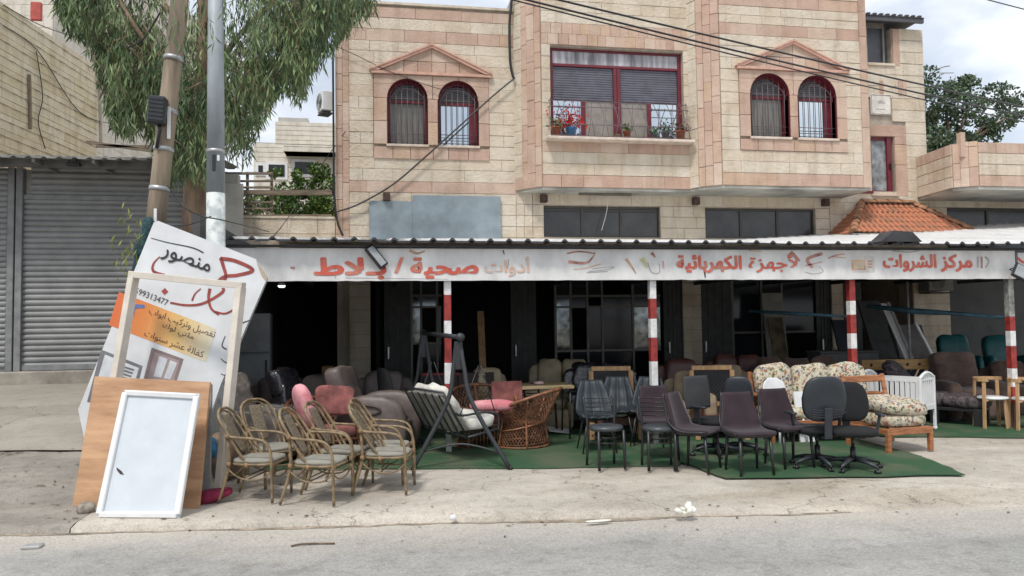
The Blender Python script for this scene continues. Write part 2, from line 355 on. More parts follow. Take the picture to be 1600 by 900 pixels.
# ------------------------------------------------------------------ main building
BLD = empty('shop_building', (5, YA+.01, 0), 0, 'two-storey building clad in cream and pink stone behind the furniture shop canopy', 'building')
BLD.location = (0, 0, 0)
ZA = lambda y, px=542, Y=YA: hit(px, y, Y).z
XX = lambda px, y, Y=YA: hit(px, y, Y).x
YBAY, YB = 14.95, 14.45
aL, aR = XX(524, 200), XX(804, 150)
zsA = [ZA(y) for y in (-9, 8, 25, 43, 62, 78, 96, 114, 132, 150, 169, 188, 206, 224, 245, 263, 282, 300, 317, 334, 352, 370, 388)]
bayL = XX(847, 200, YBAY); bayR = XX(1077, 200, YBAY); bL = XX(1127, 200, YB); bR = XX(1357, 200, YB)
cR = XX(1447, 240)
# wall A
def pxrect(x0, y0, x1, y1, Y):
    a = hit(x0, y1, Y); b = hit(x1, y0, Y); return (a.x, b.x, a.z, b.z)
sA = pxrect(584, 116, 763, 248, YA); zb_s, zt_s = sA[2], ZA(114)
w1 = pxrect(606, 126, 667, 222, YA); w2 = pxrect(685, 129, 746, 226, YA)
wz0 = ZA(224); wz1 = w1[3]
winA = [(w1[0], w1[1], wz0, wz1), (w2[0], w2[1], wz0, wz1)]
gwin = []                                      # ground floor strip windows under the bay
for x0, x1 in ((849, 1031), (1101, 1273)): gwin.append((XX(x0, 330), XX(x1, 330), hit(900, 369, YA).z-.02, hit(850, 321, YA).z))
zG = hit(900, 388, YA).z
opsA = [(a-aL, b-aL, c, d) for a, b, c, d in winA]
def u_(o, s): return (o[0]-s, o[1]-s, o[2], o[3])
wa = make_wall(BLD, (aL, YA), (aR+.35, YA), 3.0, zsA[1]+.05, .3, opsA)
peak = XX(760, 10)-aL
corn = .27
for i_ in (0,):
    strips(wa, 0, corn, zsA[3], 3.1, 2, PINK, (.3, .7))
exA = [(sA[0]-aL, sA[1]-aL, zb_s, zt_s)]
courses(wa, corn, aR-aL, zsA[1:], lambda i: PINK if i in (0, 2, 15) else CREAM, (.45, .95), exA)
# chamfer wall from A to bay
p0 = (aR, YA); p1 = (XX(817, 200, 15.3), 15.3); p2 = (bayL, YBAY)
zsBay = [ZA(y, 850, YBAY) for y in (-30, -15, 0, 17, 35, 52, 69, 88, 107, 125, 143, 161, 180, 198, 221, 237, 255, 273, 292)]
zbot = zsBay[-1]
wc = make_wall(BLD, p0, p1, zbot, 9.6, .25); lc = wall_frame(p0, p1)[1]
courses(wc, 0, lc, [zbot+.245*k for k in range(25, -1, -1)], lambda i: PINK if (i in (16+8,)) else CREAM, (.5, .6))
wd = make_wall(BLD, p1, p2, zbot, 9.6, .25); strips(wd, 0, wall_frame(p1, p2)[1], 9.6, zbot, 3)
# bay front
BW = pxrect(861, 72, 1066, 217, YBAY); BW = (BW[0], BW[1], ZA(217, 861, YBAY), ZA(72, 861, YBAY))
wb = make_wall(BLD, (bayL, YBAY), (bayR, YBAY), zbot, 9.6, .3, [u_(BW, bayL)])
Lb = bayR-bayL
kin = {3: PINK, 4: PINK, 5: PINK, 14: PINK, 17: PINK}
top_ = zsBay[:5]; courses(wb, 0, Lb, top_, CREAM, (.5, .9))
courses(wb, 0, Lb, zsBay[4:7], PINK, (.17, .24))
courses(wb, 0, Lb, zsBay[6:14], CREAM, (.3, .6), [(BW[0]-bayL, BW[1]-bayL, BW[2], BW[3]+.3)])
put_stone(wb, 0, BW[0]-bayL, zsBay[14], zsBay[13], CREAM); put_stone(wb, BW[1]-bayL, Lb, zsBay[14], zsBay[13], CREAM)
courses(wb, 0, Lb, zsBay[14:16], PINK, (.35, .6)); courses(wb, 0, Lb, zsBay[15:18], CREAM, (.5, .8)); courses(wb, 0, Lb, zsBay[17:19], PINK, (.35, .6))
# filler behind course gap above window head
for x0 in fr(BW[0], BW[1], 9)[:-1]: put_stone(wb, x0-bayL, x0-bayL+(BW[1]-BW[0])/9, BW[3]+.003, zsBay[6], PINK, .03)
# side return and pier to section B
q0 = (bayR, YBAY); q1 = (XX(1091, 200, 14.72), 14.72); q2 = (bL, YB)
zbotB = ZA(290, 1160, YB)
we = make_wall(BLD, q0, q1, zbotB, 9.6, .25); courses(we, 0, wall_frame(q0, q1)[1], [zbotB+.245*k for k in range(25, -1, -1)], CREAM, (.5, .6))
wf = make_wall(BLD, q1, q2, zbotB, 9.6, .25); strips(wf, 0, wall_frame(q1, q2)[1], 9.6, zbotB, 3)
# section B
zsB = [ZA(y, 1160, YB) for y in (-26, -8, 10, 24, 37.5, 55, 73, 91, 109, 127, 145, 163, 181, 199, 217, 235, 252, 270, 290)]
sB = pxrect(1156, 110, 1319, 237, YB); sB = (sB[0], sB[1], ZA(235, 1160, YB), ZA(109, 1160, YB))
w3 = pxrect(1173, 115, 1230, 214, YB); w4 = pxrect(1247, 118, 1303, 217, YB)
bz0, bz1 = ZA(214, 1173, YB), ZA(115, 1173, YB)
winB = [(w3[0], w3[1], bz0, bz1), (w4[0], w4[1], bz0, bz1)]
wg = make_wall(BLD, (bL, YB), (bR, YB), zbotB, 9.6, .3, [u_(o, bL) for o in winB])
courses(wg, 0, bR-bL-.17, zsB, lambda i: PINK if i in (1, 4, 17) else CREAM, (.4, .8), [(sB[0]-bL, sB[1]-bL, sB[2], sB[3])])
strips(wg, bR-bL-.17, bR-bL, 9.6, zbotB, 1, PINK, (.5, .8))
wh = make_wall(BLD, (bR, YB+.003), (bR, YA), zbotB, 9.6, .3)
# wall C (recessed, plane A) with high opening and door window
cL = bR-.3
ztc = ZA(45, 1400)
op1 = pxrect(1356, 33, 1391, 99, YA); op2 = pxrect(1362, 214, 1396, 303, YA)
wi = make_wall(BLD, (cL, YA), (cR, YA), 3.0, ztc, .3, [u_(op1, cL), u_(op2, cL)])
zsC = [ztc]+[ZA(45+18.2*k, 1400) for k in range(1, 20)]
sC = pxrect(1340, 197, 1414, 306, YA)
plq = pxrect(1359, 149, 1390, 180, YA)
exC = [u_((op1[0]-.3, op1[1]+.19, op1[2], op1[3]+.3), cL), u_(sC, cL), u_((plq[0]-.03, plq[1]+.03, plq[2]-.03, plq[3]+.03), cL)]
courses(wi, 0, cR-cL, zsC, lambda i: CREAM, (.4, .75), exC)
strips(wi, op1[1]-cL+.02, op1[1]-cL+.19, ztc-.02, op1[2]-.03, 1, PINK, (.5, .9))
strips(wi, op2[1]-cL, sC[1]-cL, op2[3], sC[2], 1, PINK, (.4, .7)); put_stone(wi, max(0, sC[0]-cL), sC[1]-cL, op2[3], sC[3], PINK)
strips(wi, max(.02, sC[0]-cL), op2[0]-cL, op2[3], sC[2], 1, CREAM, (.4, .7))
for px_ in (1376, 1405, 1412): a = hit(px_, 140, YA); put_stone(wi, a.x-cL-.05, a.x-cL+.05, a.z-.15, a.z+.2, PINK, .05)
# upper ground floor wall below the overhang
u0 = aR; zt = zbot+.02
wj = make_wall(BLD, (aR+.351, YA+.001), (cL-.003, YA+.001), zG-.35, zt+.3, .3, [u_(g, aR+.351) for g in gwin])
zsG = [hit(850, y, YA).z for y in (285, 302, 320, 337, 355, 372, 388)]
courses(wj, 0, cL-aR-.36, zsG, CREAM, (.4, .7), [u_(g, aR+.351) for g in gwin])
courses(wa, aR-aL, aR-aL+.345, zsG, CREAM, (.34, .35))
courses(wi, -.001, .0, [3, 2.9], CREAM)
# side walls and roofs so the block is solid
MB().bb(aL+.01, aL+.3, YA+.31, 25, 0, zsA[1]).build('wall', CREAM, BLD)
MB().bb(aL+.31, cR-.01, 24.7, 25, 0, 9.6).build('wall', CREAM, BLD)
MB().bb(cR-.3, cR, YA+.31, 24.69, 0, ztc-.02).build('wall', CREAM, BLD)
MB().bb(aL+.02, aR+.3, YA+.02, 24.6, zsA[1]-.6, zsA[1]-.4).build('roof', PLASTER, BLD)
MB().bb(bR-.31, cR-.02, YA+.32, 24.6, ztc-.35, ztc-.2).build('roof', PLASTER, BLD)
b = MB().bb(aR+.31, bR-.02, YB+.4, 24.6, 9.2, 9.4); b.build('roof', PLASTER, BLD)
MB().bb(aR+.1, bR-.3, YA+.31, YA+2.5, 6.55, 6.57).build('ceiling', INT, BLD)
MB().bb(aL+.3, cR-.3, 18.0, 18.1, 3.6, 9.2).build('partition', mat('room_wall', (.25, .24, .22), .9), BLD)
# soffit of the overhang
SOF = mat('stained_soffit', (.47, .46, .41), .9, var=.25, nscale=1.2, bump=.2, world=True)
MB().prism([(p0[0], YA), p1, p2, (bayR-.02, YBAY), (bayR-.02, YA)], lambda u, v, w: Vector((u, v, zbot-.002+w)), -.05).build('soffit', SOF, BLD)
MB().prism([(bayR-.015, YBAY+.002), q1, (bL, YB), (bR, YB), (bR, YA)], lambda u, v, w: Vector((u, v, zbotB-.002+w)), -.05).build('soffit', SOF, BLD)
MB().bb(bayR-.015, bR, YBAY+.01, YA, zbotB-.05, zbotB-.003).build('soffit', SOF, BLD)
# parapet coping of A
MB().bb(aL-.03, aR-.02, YA-.06, YA+.3, zsA[1]+.05, zsA[1]+.1).build('coping', CREAM, BLD)

def arc_pts(xc, zc, r, a0, a1, n): return [(xc+r*math.cos(R(a0+(a1-a0)*i/n)), zc+r*math.sin(R(a0+(a1-a0)*i/n))) for i in range(n+1)]
def surround(rect, wins, Y, apex, zpb, pu):
    x0, x1, z0, z1 = rect; pr = MB()
    T = lambda u, v, w: Vector((u, Y-.052+w, v))
    root = None
    # pediment mouldings
    zb = z1
    ax_, az_ = apex; w_ = .075
    pr.prism([(x0-.05, zb), (x1+.05, zb), (x1+.05, zb+.055), (x0-.05, zb+.055)], lambda u, v, w: Vector((u, Y-.105+w, v)), .10)
    for s_ in (-1, 1):
        e_ = ax_+s_*((x1-x0)/2+.08); pl = [(e_, zb+.058), (ax_-s_*.0, az_), (ax_-s_*.0, az_-w_*1.25), (e_-s_*.17, zb+.058)]
        pr.prism(pl if s_ < 0 else pl[::-1], lambda u, v, w: Vector((u, Y-.118-.003*s_+w, v)), .11)
        pl = [(e_-s_*.02, zb+.085), (ax_, az_-.02), (ax_, az_-.05), (e_-s_*.09, zb+.085)]
        pr.prism(pl if s_ < 0 else pl[::-1], lambda u, v, w: Vector((u, Y-.135-.003*s_+w, v)), .03)
    root = pr.build('pediment_moulding', mat('pink_moulding', (.60, .36, .28), .8, bump=.3, world=True), BLD)
    def st(poly): 
        o = MB().prism(poly, T, .05); q = bpy.data.objects.new('stone', o.mesh('stone', PINK)); COL.objects.link(q); q.parent = root
    g = .006
    # gable stones: two rows
    H = apex[1]-.06-zb-.06; xm = (x0+x1)/2; hw = (x1-x0)/2-.08
    def gx(t): return hw*(1-t)
    rows = (0, .42, 1.0); cuts = (5, 2)
    for r_ in range(2):
        t0, t1 = rows[r_], rows[r_+1]; n = cuts[r_]; a0, a1 = gx(t0), gx(t1)
        xs_ = [-a0]+[(-a1*.9+2*a1*.9*k/(n-1)) if n > 2 else 0 for k in range(n if n > 2 else 0)]+([0] if n == 2 else [])+[a0]
        xs_ = sorted(set(round(v, 4) for v in xs_))
        for k in range(len(xs_)-1):
            a, b_ = xs_[k], xs_[k+1]; pl = []
            lim = lambda x: t0+(t1-t0)*1.0 if abs(x) <= a1 else 1-abs(x)/hw
            zz = lambda t: zb+.06+H*t
            pl = [(xm+a+g, zz(t0)+g), (xm+b_-g, zz(t0)+g), (xm+b_-g, zz(min(t1, lim(b_)))-g)]
            mid = [v for v in (-a1, 0 if r_ == 1 else None, a1) if v is not None and a+.01 < v < b_-.01]
            for v in sorted(mid, reverse=True): pl.append((xm+v, zz(min(t1, lim(v)))-g))
            pl.append((xm+a+g, zz(min(t1, lim(a)))-g))
            pl2 = []
            for q in pl:
                if not pl2 or (abs(q[0]-pl2[-1][0])+abs(q[1]-pl2[-1][1])) > .008: pl2.append(q)
            if len(pl2) >= 3: st(pl2)
    # side, middle and bottom stones
    (a0, a1, wb_, wt), (c0, c1, _, _) = wins; r = (a1-a0)/2; zs_ = wt-r; step = .24
    def block(u0, u1, v0, v1): st([(u0+g, v0+g), (u1-g, v0+g), (u1-g, v1-g), (u0+g, v1-g)])
    for (u0, u1) in ((x0, a0-.01), (a1+.01, c0-.01), (c1+.01, x1)):
        n = max(1, round((zs_-wb_)/.45)); 
        for k in range(n): block(u0, u1, wb_+(zs_-wb_)*k/n, wb_+(zs_-wb_)*(k+1)/n)
    n = 6; cu = [x0]+[x0+(x1-x0)*(k+random.uniform(-.2, .2))/n for k in range(1, n)]+[x1]
    for k in range(n): block(cu[k], cu[k+1], z0, wb_-.05)
    top = zb-.01
    for (l_, w0, w1_, r_) in ((x0, a0, a1, (a1+c0)/2), ((a1+c0)/2, c0, c1, x1)):
        xc = (w0+w1_)/2
        A = arc_pts(xc, zs_, r+.012, 180, 90, 8); B = arc_pts(xc, zs_, r+.012, 90, 0, 8)
        m1, m2 = 4, 4
        st([(l_+g, zs_+g)]+[(u, v+g*.0) for u, v in A[:m1+1]]+[(l_+g, A[m1][1])] if False else [(l_+g, zs_+g)]+A[:m1+1]+[(l_+g, A[m1][1])])
        st([(l_+g, A[m1][1]+g)]+[(A[m1][0], A[m1][1]+g)]+A[m1+1:]+[(xc-g, top), (l_+g, top)])
        st([(xc+g, top)]+[(xc+g, B[0][1])]+B[1:m2]+[(B[m2][0], B[m2][1]+g), (r_-g, B[m2][1]+g), (r_-g, top)])
        st([(r_-g, B[m2][1]), B[m2]]+B[m2+1:]+[(r_-g, zs_+g)])
    return root
apA = hit(673, 70, YA); surround((sA[0], sA[1], zb_s, zt_s), winA, YA, ((sA[0]+sA[1])/2, apA.z), 0, 0)
apB = hit(1238, 64, YB); surround(sB, winB, YB, ((sB[0]+sB[1])/2, apB.z), 0, 0)
GRILL = mat('grille_metal', (.15, .11, .12), .5)
def arched_window(rect, Y, pane_m, light_from=.35, side=0):
    a0, a1, z0, z1 = rect; r = (a1-a0)/2; xc = (a0+a1)/2; zs_ = z1-r; y = Y+.13
    # reveal + frame
    def outline(rr, z00): return [(xc-rr, z00)]+arc_pts(xc, zs_, rr, 180, 0, 14)+[(xc+rr, z00)]
    f = MB(); o = outline(r, z0); i = outline(r-.05, z0+.05)
    for yy in (0,):
        n = len(o); vs = [Vector((u, y, v)) for u, v in o]+[Vector((u, y, v)) for u, v in i]+[Vector((u, y+.05, v)) for u, v in i]
        f.add(vs, [(k, (k+1) % n, n+(k+1) % n, n+k) for k in range(n)]+[(n+k, n+(k+1) % n, 2*n+(k+1) % n, 2*n+k) for k in range(n)])
        f.add([Vector((u, Y-.05, v)) for u, v in o]+[Vector((u, y, v)) for u, v in o], [(k, n+k, n+(k+1) % n, (k+1) % n) for k in range(n)])
    f.bb(xc-r+.06, xc+r-.06, y-.005, y+.05, zs_-.05, zs_+.0)
    w = f.build('window', MAROON, BLD)
    MB().prism([(u, v) for u, v in outline(r-.065, z0+.06)], lambda u, v, k: Vector((u, y+.04+k, v)), .01).build('pane', pane_m, w)
    # rolled blind in the arch
    bl = MB(); zz = zs_-.02
    while zz < z1-.08:
        h = math.sqrt(max(0, (r-.07)**2-max(0, zz-zs_)**2)); bl.bb(xc-h, xc+h, y+.02, y+.035, zz, zz+.04, .008); zz += .045
    bl.build('roller_blind', mat('grey_blind', (.13, .13, .14), .6), w)
    if side:
        MB().bb(xc+r-.17, xc+r-.05, y+.008, y+.03, z0+.07, zs_-.06).build('sash', MAROON, w)
    g = MB(); gy = Y+.04
    for k in range(7):
        x = a0+(a1-a0)*(k+.5)/7; h = math.sqrt(max(0, r*r-(x-xc)**2)); g.tube([(x, gy, z0+.03), (x, gy, zs_+h-.02)], .0075, 5)
    for z in (z0+.12, z0+.24, zs_+.02): g.tube([(a0+.01, gy, z), (a1-.01, gy, z)], .0085, 5)
    g.tube([(u, gy, v-.16) for u, v in arc_pts(xc, zs_, r-.01, 170, 10, 10)], .008, 5)
    g.build('grille', GRILL, w)
    MB().bb(a0-.03, a1+.03, Y-.09, Y+.12, z0-.05, z0, .008).build('sill', mat('pale_sill', (.66, .55, .46), .8), w)
for i, (w_, Y) in enumerate(((winA[0], YA), (winA[1], YA), (winB[0], YB), (winB[1], YB))):
    arched_window(w_, Y, (CURT, GLASSB)[i % 2], side=i % 2)
# big bay window
x0, x1, z0, z1 = BW; y = YBAY+.10; zh = ZA(96, 861, YBAY)
f = MB(); t = .06
f.bb(x0, x0+t+.02, y, y+.1, z0, z1); f.bb(x1-t-.02, x1, y, y+.1, z0, z1); f.bb(x0+t+.02, x1-t-.02, y, y+.1, z1-.05, z1); f.bb(x0+t+.02, x1-t-.02, y-.01, y+.1, zh-.05, zh); f.bb(x0+t+.02, x1-t-.02, y, y+.1, z0, z0+t)
xm = x0+(x1-x0)*.505; f.bb(xm-.075, xm-.005, y-.004, y+.1, z0+t, zh-.05); f.bb(xm+.005, xm+.075, y-.004, y+.1, z0+t, zh-.05)
bw = f.build('window', MAROON, BLD)
MB().bb(x0+t+.02, x1-t-.02, y+.02, y+.05, zh, z1-.05).build('shutter_box', mat('streaked_metal', (.42, .41, .44), .5, var=.35, nscale=3, stretch=(3, 1, .3)), bw)
zsh = ZA(152, 861, YBAY)
for (a, b_) in ((x0+t+.02, xm-.075), (xm+.075, x1-t-.02)):
    rb = MB(); z = zh-.05; n = 14; hh = (z-zsh)/n
    for k in range(n): rb.bb(a, b_, y+.03, y+.05, z-hh*(k+1)+.002, z-hh*k-.002, .009)
    rb.build('roller_shutter', mat('blue_grey_shutter', (.135, .135, .17), .5), bw, kind='stuff')
    c = (a+b_)/2; MB().bb(c-.045, c+.045, y+.035, y+.07, z0+t, zsh).build('mullion', MAROON, bw)
    for k, (u, v) in enumerate(((a, c-.045), (c+.045, b_))):
        MB().bb(u, v, y+.06, y+.07, z0+t, zsh).build('pane', GLASSB if (k == 0) == (a < xm-.1) else mat('pale_curtain_glass', (.30, .27, .235), .4, coat=.3), bw)
MB().bb(x0-.12, x1+.12, YBAY-.30, YBAY+.1, z0-.06, z0-.003, .01).build('sill', mat('pale_sill', (.66, .55, .46), .8), bw)
g = MB(); gz0 = z0+.02; gz1 = ZA(158, 861, YBAY); N_ = 20
def belly(t): return YBAY-.08-.22*math.sin(math.pi*min(1, max(0, 1.15-t)*.75))*(1 if t < .95 else 1)
for k in range(N_+1):
    x = x0-.02+(x1-x0+.04)*k/N_; sx = (x1-x0)/N_*.9*(1 if k % 2 else -1)
    pts = []
    for j in range(9):
        t_ = j/8; pts.append((x+sx*math.sin(math.pi*t_)*.45, YBAY-.05-.2*math.sin(math.pi*(1-t_)*.62)-.02, gz0+(gz1-gz0)*t_))
    g.tube(pts, .0075, 5); g.tube([pts[-1], (pts[-1][0], pts[-1][1], gz1+.06)], [.012, .002], 5)
for t_ in (.0, .3, .82, 1.0):
    yy = YBAY-.07-.2*math.sin(math.pi*(1-t_)*.62); zz = gz0+(gz1-gz0)*t_
    g.tube([(x0-.06, YBAY, zz), (x0-.04, yy, zz), (x1+.04, yy, zz), (x1+.06, YBAY, zz)], .009, 5)
g.build('basket_grille', GRILL, bw)
# high opening, its sheet roof, door window of wall C
o_ = op1
w = MB().bb(o_[0]-.03, o_[1]+.04, YA-.06, YA+.2, o_[2]-.05, o_[2]).build('sill', CREAM, BLD)
f = MB(); f.bb(o_[0], o_[0]+.05, YA+.1, YA+.15, o_[2], o_[3]); f.bb(o_[1]-.14, o_[1]-.10, YA+.1, YA+.15, o_[2], o_[3]); f.bb(o_[0]+.05, o_[1]-.14, YA+.1, YA+.15, o_[3]-.14, o_[3]-.02)
w = f.build('window', mat('weathered_frame', (.25, .24, .22), .6), BLD); MB().bb(o_[0], o_[1], YA+.16, YA+.17, o_[2], o_[3]).build('pane', mat('slate_shutter', (.10, .105, .125), .5), w)
rf = MB(); a = hit(1353, 24, YA-.25); b_ = hit(1443, 32, YA-.25)
for k in range(9):
    x = a.x+(b_.x-a.x)*k/9; x2 = a.x+(b_.x-a.x)*(k+1)/9
    rf.bb(x, x+.09, YA-.3, YA+3, a.z+.02, a.z+.06, .01); rf.bb(x-.0, x2, YA-.28, YA+3, a.z-.0, a.z+.018)
rf.bb(a.x, b_.x, YA-.26, YA-.2, a.z-.1, a.z-.003); rf.build('sheet_roof', mat('dark_sheet', (.09, .09, .10), .6), BLD)
o_ = op2; f = MB(); yy = YA+.06
f.bb(o_[0], o_[0]+.07, yy, yy+.06, o_[2], o_[3]); f.bb(o_[1]-.16, o_[1]-.05, yy-.04, yy+.06, o_[2], o_[3]); f.bb(o_[0]+.07, o_[1]-.16, yy, yy+.06, o_[3]-.08, o_[3]); f.bb(o_[0]+.07, o_[1]-.16, yy, yy+.06, o_[2], o_[2]+.09)
w = f.build('window', MAROON, BLD); MB().bb(o_[0]+.06, o_[1]-.15, yy+.02, yy+.03, o_[2]+.05, o_[3]-.05).build('pane', mat('milky_pane', (.30, .32, .33), .25, var=.3, nscale=5), w)
MB().bb(o_[1]-.12, o_[1]-.09, yy-.1, yy-.04, (o_[2]+o_[3])/2-.1, (o_[2]+o_[3])/2+.05, .01).build('handle', BLACKM, w)
MB().bb(o_[0]-.35, o_[0]+.02, YA-.05, YA+.03, o_[2]-.0, o_[2]+.06).build('ledge', MAROON, w)
MB().bb(o_[0]-.03, o_[1]+.05, YA-.08, YA+.05, o_[2]-.05, o_[2]-.004).build('sill', mat('pale_sill', (.66, .55, .46), .8), w)
# strip windows below the overhang
for k, (a, b_, c, d) in enumerate(gwin):
    f = MB(); y = YA+.06; t = .05
    f.bb(a, b_, y, y+.06, d-t, d); f.bb(a, b_, y, y+.06, c, c+.04)
    n = 3; 
    for j in range(n+1): x = a+(b_-a)*j/n; f.bb(max(a, x-.03), min(b_, x+.03), y+.003, y+.063, c+.04, d-t)
    if k == 0: f.bb(a+.04, b_-.04, y-.003, y+.04, d-.11, d-.085)
    w = f.build('window', DARKAL, BLD)
    for j in range(n): MB().bb(a+(b_-a)*j/n+.02, a+(b_-a)*(j+1)/n-.02, y+.03, y+.04, c+.02, d-.03).build('pane', mat('smoked_glass', (.055, .052, .05), .16, spec=.6, nscale=2, var=.25), w)
# grey-blue steel sheets fixed on wall A
SH = mat('blue_grey_sheet', (.27, .325, .36), .55, var=.13, nscale=2.6, bump=.3, bscale=4, world=True)
for (x0, y0, x1, y1, e_) in ((577, 315, 646, 374, .0), (645, 307, 782, 374, .012)):
    q = pxrect(x0, y0, x1, y1, YA-.06); MB().bb(q[0], q[1], YA-.075-e_, YA-.055-e_, q[2], hit((x0+x1)/2, y0, YA).z, .003).build('steel_sheet', SH, BLD)
# square iron stubs (cut beam ends)
RUST = mat('rusty_iron', (.09, .05, .04), .8, var=.3, nscale=12, bump=.3)
for px_, py_ in ((604, 308), (849, 311), (1086, 315), (1288, 317)):
    c = hit(px_, py_, YA-.05); MB().bb(c.x-.07, c.x+.07, YA-.16, YA-.0301, c.z-.08, c.z+.08, .008).build('beam_end', RUST, BLD)
c0 = hit(905, 300, YA-.25); c1 = hit(986, 303, YA-.25); MB().bb(c0.x, c1.x, YA-.28, YA-.2, zbot-.1, zbot-.055).build('tube_light', mat('old_tube_lamp', (.16, .14, .11), .6), BLD)
# plaque
q = plq; pl = MB().bb(q[0], q[1], YA-.05, YA-.02, q[2], q[3], .008).build('plaque', mat('marble_plaque', (.72, .68, .62), .4), BLD)
MB().tube([(q[0]+.02, YA-.055, q[2]+.02), (q[1]-.02, YA-.055, q[2]+.02), (q[1]-.02, YA-.055, q[3]-.02), (q[0]+.02, YA-.055, q[3]-.02)], .005, 4, True).build('border', RUST, pl)
# ------------------------------------------------------------------ lettering
AR = {'ا': (0xFE8D, 0xFE8E), 'أ': (0xFE83, 0xFE84), 'ب': (0xFE8F, 0xFE90, 0xFE91, 0xFE92), 'ة': (0xFE93, 0xFE94), 'ت': (0xFE95, 0xFE96, 0xFE97, 0xFE98),
 'ج': (0xFE9D, 0xFE9E, 0xFE9F, 0xFEA0), 'ح': (0xFEA1, 0xFEA2, 0xFEA3, 0xFEA4), 'د': (0xFEA9, 0xFEAA), 'ر': (0xFEAD, 0xFEAE), 'ز': (0xFEAF, 0xFEB0),
 'س': (0xFEB1, 0xFEB2, 0xFEB3, 0xFEB4), 'ش': (0xFEB5, 0xFEB6, 0xFEB7, 0xFEB8), 'ص': (0xFEB9, 0xFEBA, 0xFEBB, 0xFEBC), 'ط': (0xFEC1, 0xFEC2, 0xFEC3, 0xFEC4),
 'ع': (0xFEC9, 0xFECA, 0xFECB, 0xFECC), 'ف': (0xFED1, 0xFED2, 0xFED3, 0xFED4), 'ك': (0xFED9, 0xFEDA, 0xFEDB, 0xFEDC), 'ل': (0xFEDD, 0xFEDE, 0xFEDF, 0xFEE0),
 'م': (0xFEE1, 0xFEE2, 0xFEE3, 0xFEE4), 'ن': (0xFEE5, 0xFEE6, 0xFEE7, 0xFEE8), 'ه': (0xFEE9, 0xFEEA, 0xFEEB, 0xFEEC), 'و': (0xFEED, 0xFEEE),
 'ي': (0xFEF1, 0xFEF2, 0xFEF3, 0xFEF4), 'ئ': (0xFE89, 0xFE8A, 0xFE8B, 0xFE8C), 'ـ': (0x640, 0x640, 0x640, 0x640), 'L': (0xFEFB, 0xFEFC), 'M': (0xFEF7, 0xFEF8)}
def shape(s):
    s = s.replace('لا', 'L').replace('لأ', 'M'); o = []
    for i, c in enumerate(s):
        if c not in AR: o.append(c); continue
        f = AR[c]; pj = i > 0 and s[i-1] in AR and len(AR[s[i-1]]) == 4; nj = i+1 < len(s) and s[i+1] in AR and len(f) == 4
        o.append(chr(f[3] if pj and nj else f[1] if pj else f[2] if nj else f[0]))
    return ''.join(reversed(o))
def lettering(body, T, m, parent, name='lettering', bold=.02, arabic=True):
    """T(u,v) maps the unit square of the text's bounding box (v up) to 3D"""
    c = bpy.data.curves.new('t', 'FONT'); c.body = shape(body) if arabic else body; c.resolution_u = 2
    o = bpy.data.objects.new('t', c); COL.objects.link(o); bpy.context.view_layer.update()
    me = o.to_mesh(); v = [p.co.copy() for p in me.vertices]; f = [tuple(p.vertices) for p in me.polygons]; o.to_mesh_clear()
    bpy.data.objects.remove(o); bpy.data.curves.remove(c)
    x0 = min(p.x for p in v); x1 = max(p.x for p in v); y0 = min(p.y for p in v); y1 = max(p.y for p in v)
    nr = (T(1, 0)-T(0, 0)).cross(T(0, 1)-T(0, 0)).normalized(); b = MB(); w_, h_ = x1-x0+2*bold, y1-y0+2*bold
    for q_, (dx, dy) in enumerate([(0, 0)]+([(bold, 0), (-bold, 0), (0, bold), (0, -bold), (bold*.7, bold*.7), (-bold*.7, bold*.7), (bold*.7, -bold*.7), (-bold*.7, -bold*.7)] if bold else [])):
        for k, fc in enumerate(f):
            e_ = nr*(.00012*(q_*5+k % 5)); b.add([T((v[i].x+dx+bold-x0)/w_, (v[i].y+dy+bold-y0)/h_)+e_ for i in fc], [tuple(range(len(fc)))])
    return b.build(name, m, parent)
def stroke(pts, w, T, m, parent, name='brush_stroke'):
    """flat painted stroke in sheet coordinates with width list"""
    p = bez([(a, b, 0) for a, b in pts], 8); n = len(p); A = []; B = []
    for i in range(n):
        t = (p[min(i+1, n-1)]-p[max(i-1, 0)]).normalized(); nr = Vector((-t.y, t.x, 0)); ww = w[0]+(w[1]-w[0])*i/(n-1) if len(w) == 2 else (w[0]*(1-i/(n-1))*2+w[1]*(1-abs(1-2*i/(n-1)))*0 if False else w[1]*math.sin(math.pi*(i+.15)/(n+.3-.7))+w[0])
        A.append(T(*(p[i]+nr*ww/2).xy)); B.append(T(*(p[i]-nr*ww/2).xy))
    return MB().quadstrip(A, B).build(name, m, parent)
# ------------------------------------------------------------------ shop canopy
WSHEET = mat('white_roof_sheet', (.66, .66, .65), .5, var=.1, nscale=1.5, world=True)
DKST = mat('dark_steel', (.045, .045, .05), .6, var=.3)
CAN = empty('shop_canopy', (0, 0, 0), 0, 'long furniture shop canopy with white corrugated roof, lettered fascia and red and white posts', 'canopy')
FBs, FTs = hit(700, 438.5, YC-.05).z, hit(700, 388.5, YC-.05).z
fx0, fx1 = hit(350, 438, YC).x, hit(1583, 434, YC).x
FAS = mat('weathered_white_fascia', (.76, .75, .74), .5, var=.13, nscale=2.5, bump=.15, bscale=5, world=True, stretch=(1, 1, .5), bdist=.03)
fas = MB(); n = 90
A = []; B = []
for i in range(n+1):
    x = fx0+(fx1-fx0)*i/n; w_ = .006*noise.noise(Vector((x*1.5, 0, 0))); jag = .008*noise.noise(Vector((x*9, 3, 0)))
    A.append(Vector((x, YC-.05+w_*0, FTs))); B.append(Vector((x, YC-.05, FBs+jag)))
fas.quadstrip(B, A); fas.quadstrip([v+Vector((0, .05, 0)) for v in A], [v+Vector((0, .05, 0)) for v in B]); fas.quadstrip([v+Vector((0, .05, 0)) for v in B], B)
fas = fas.build('fascia', FAS, CAN)
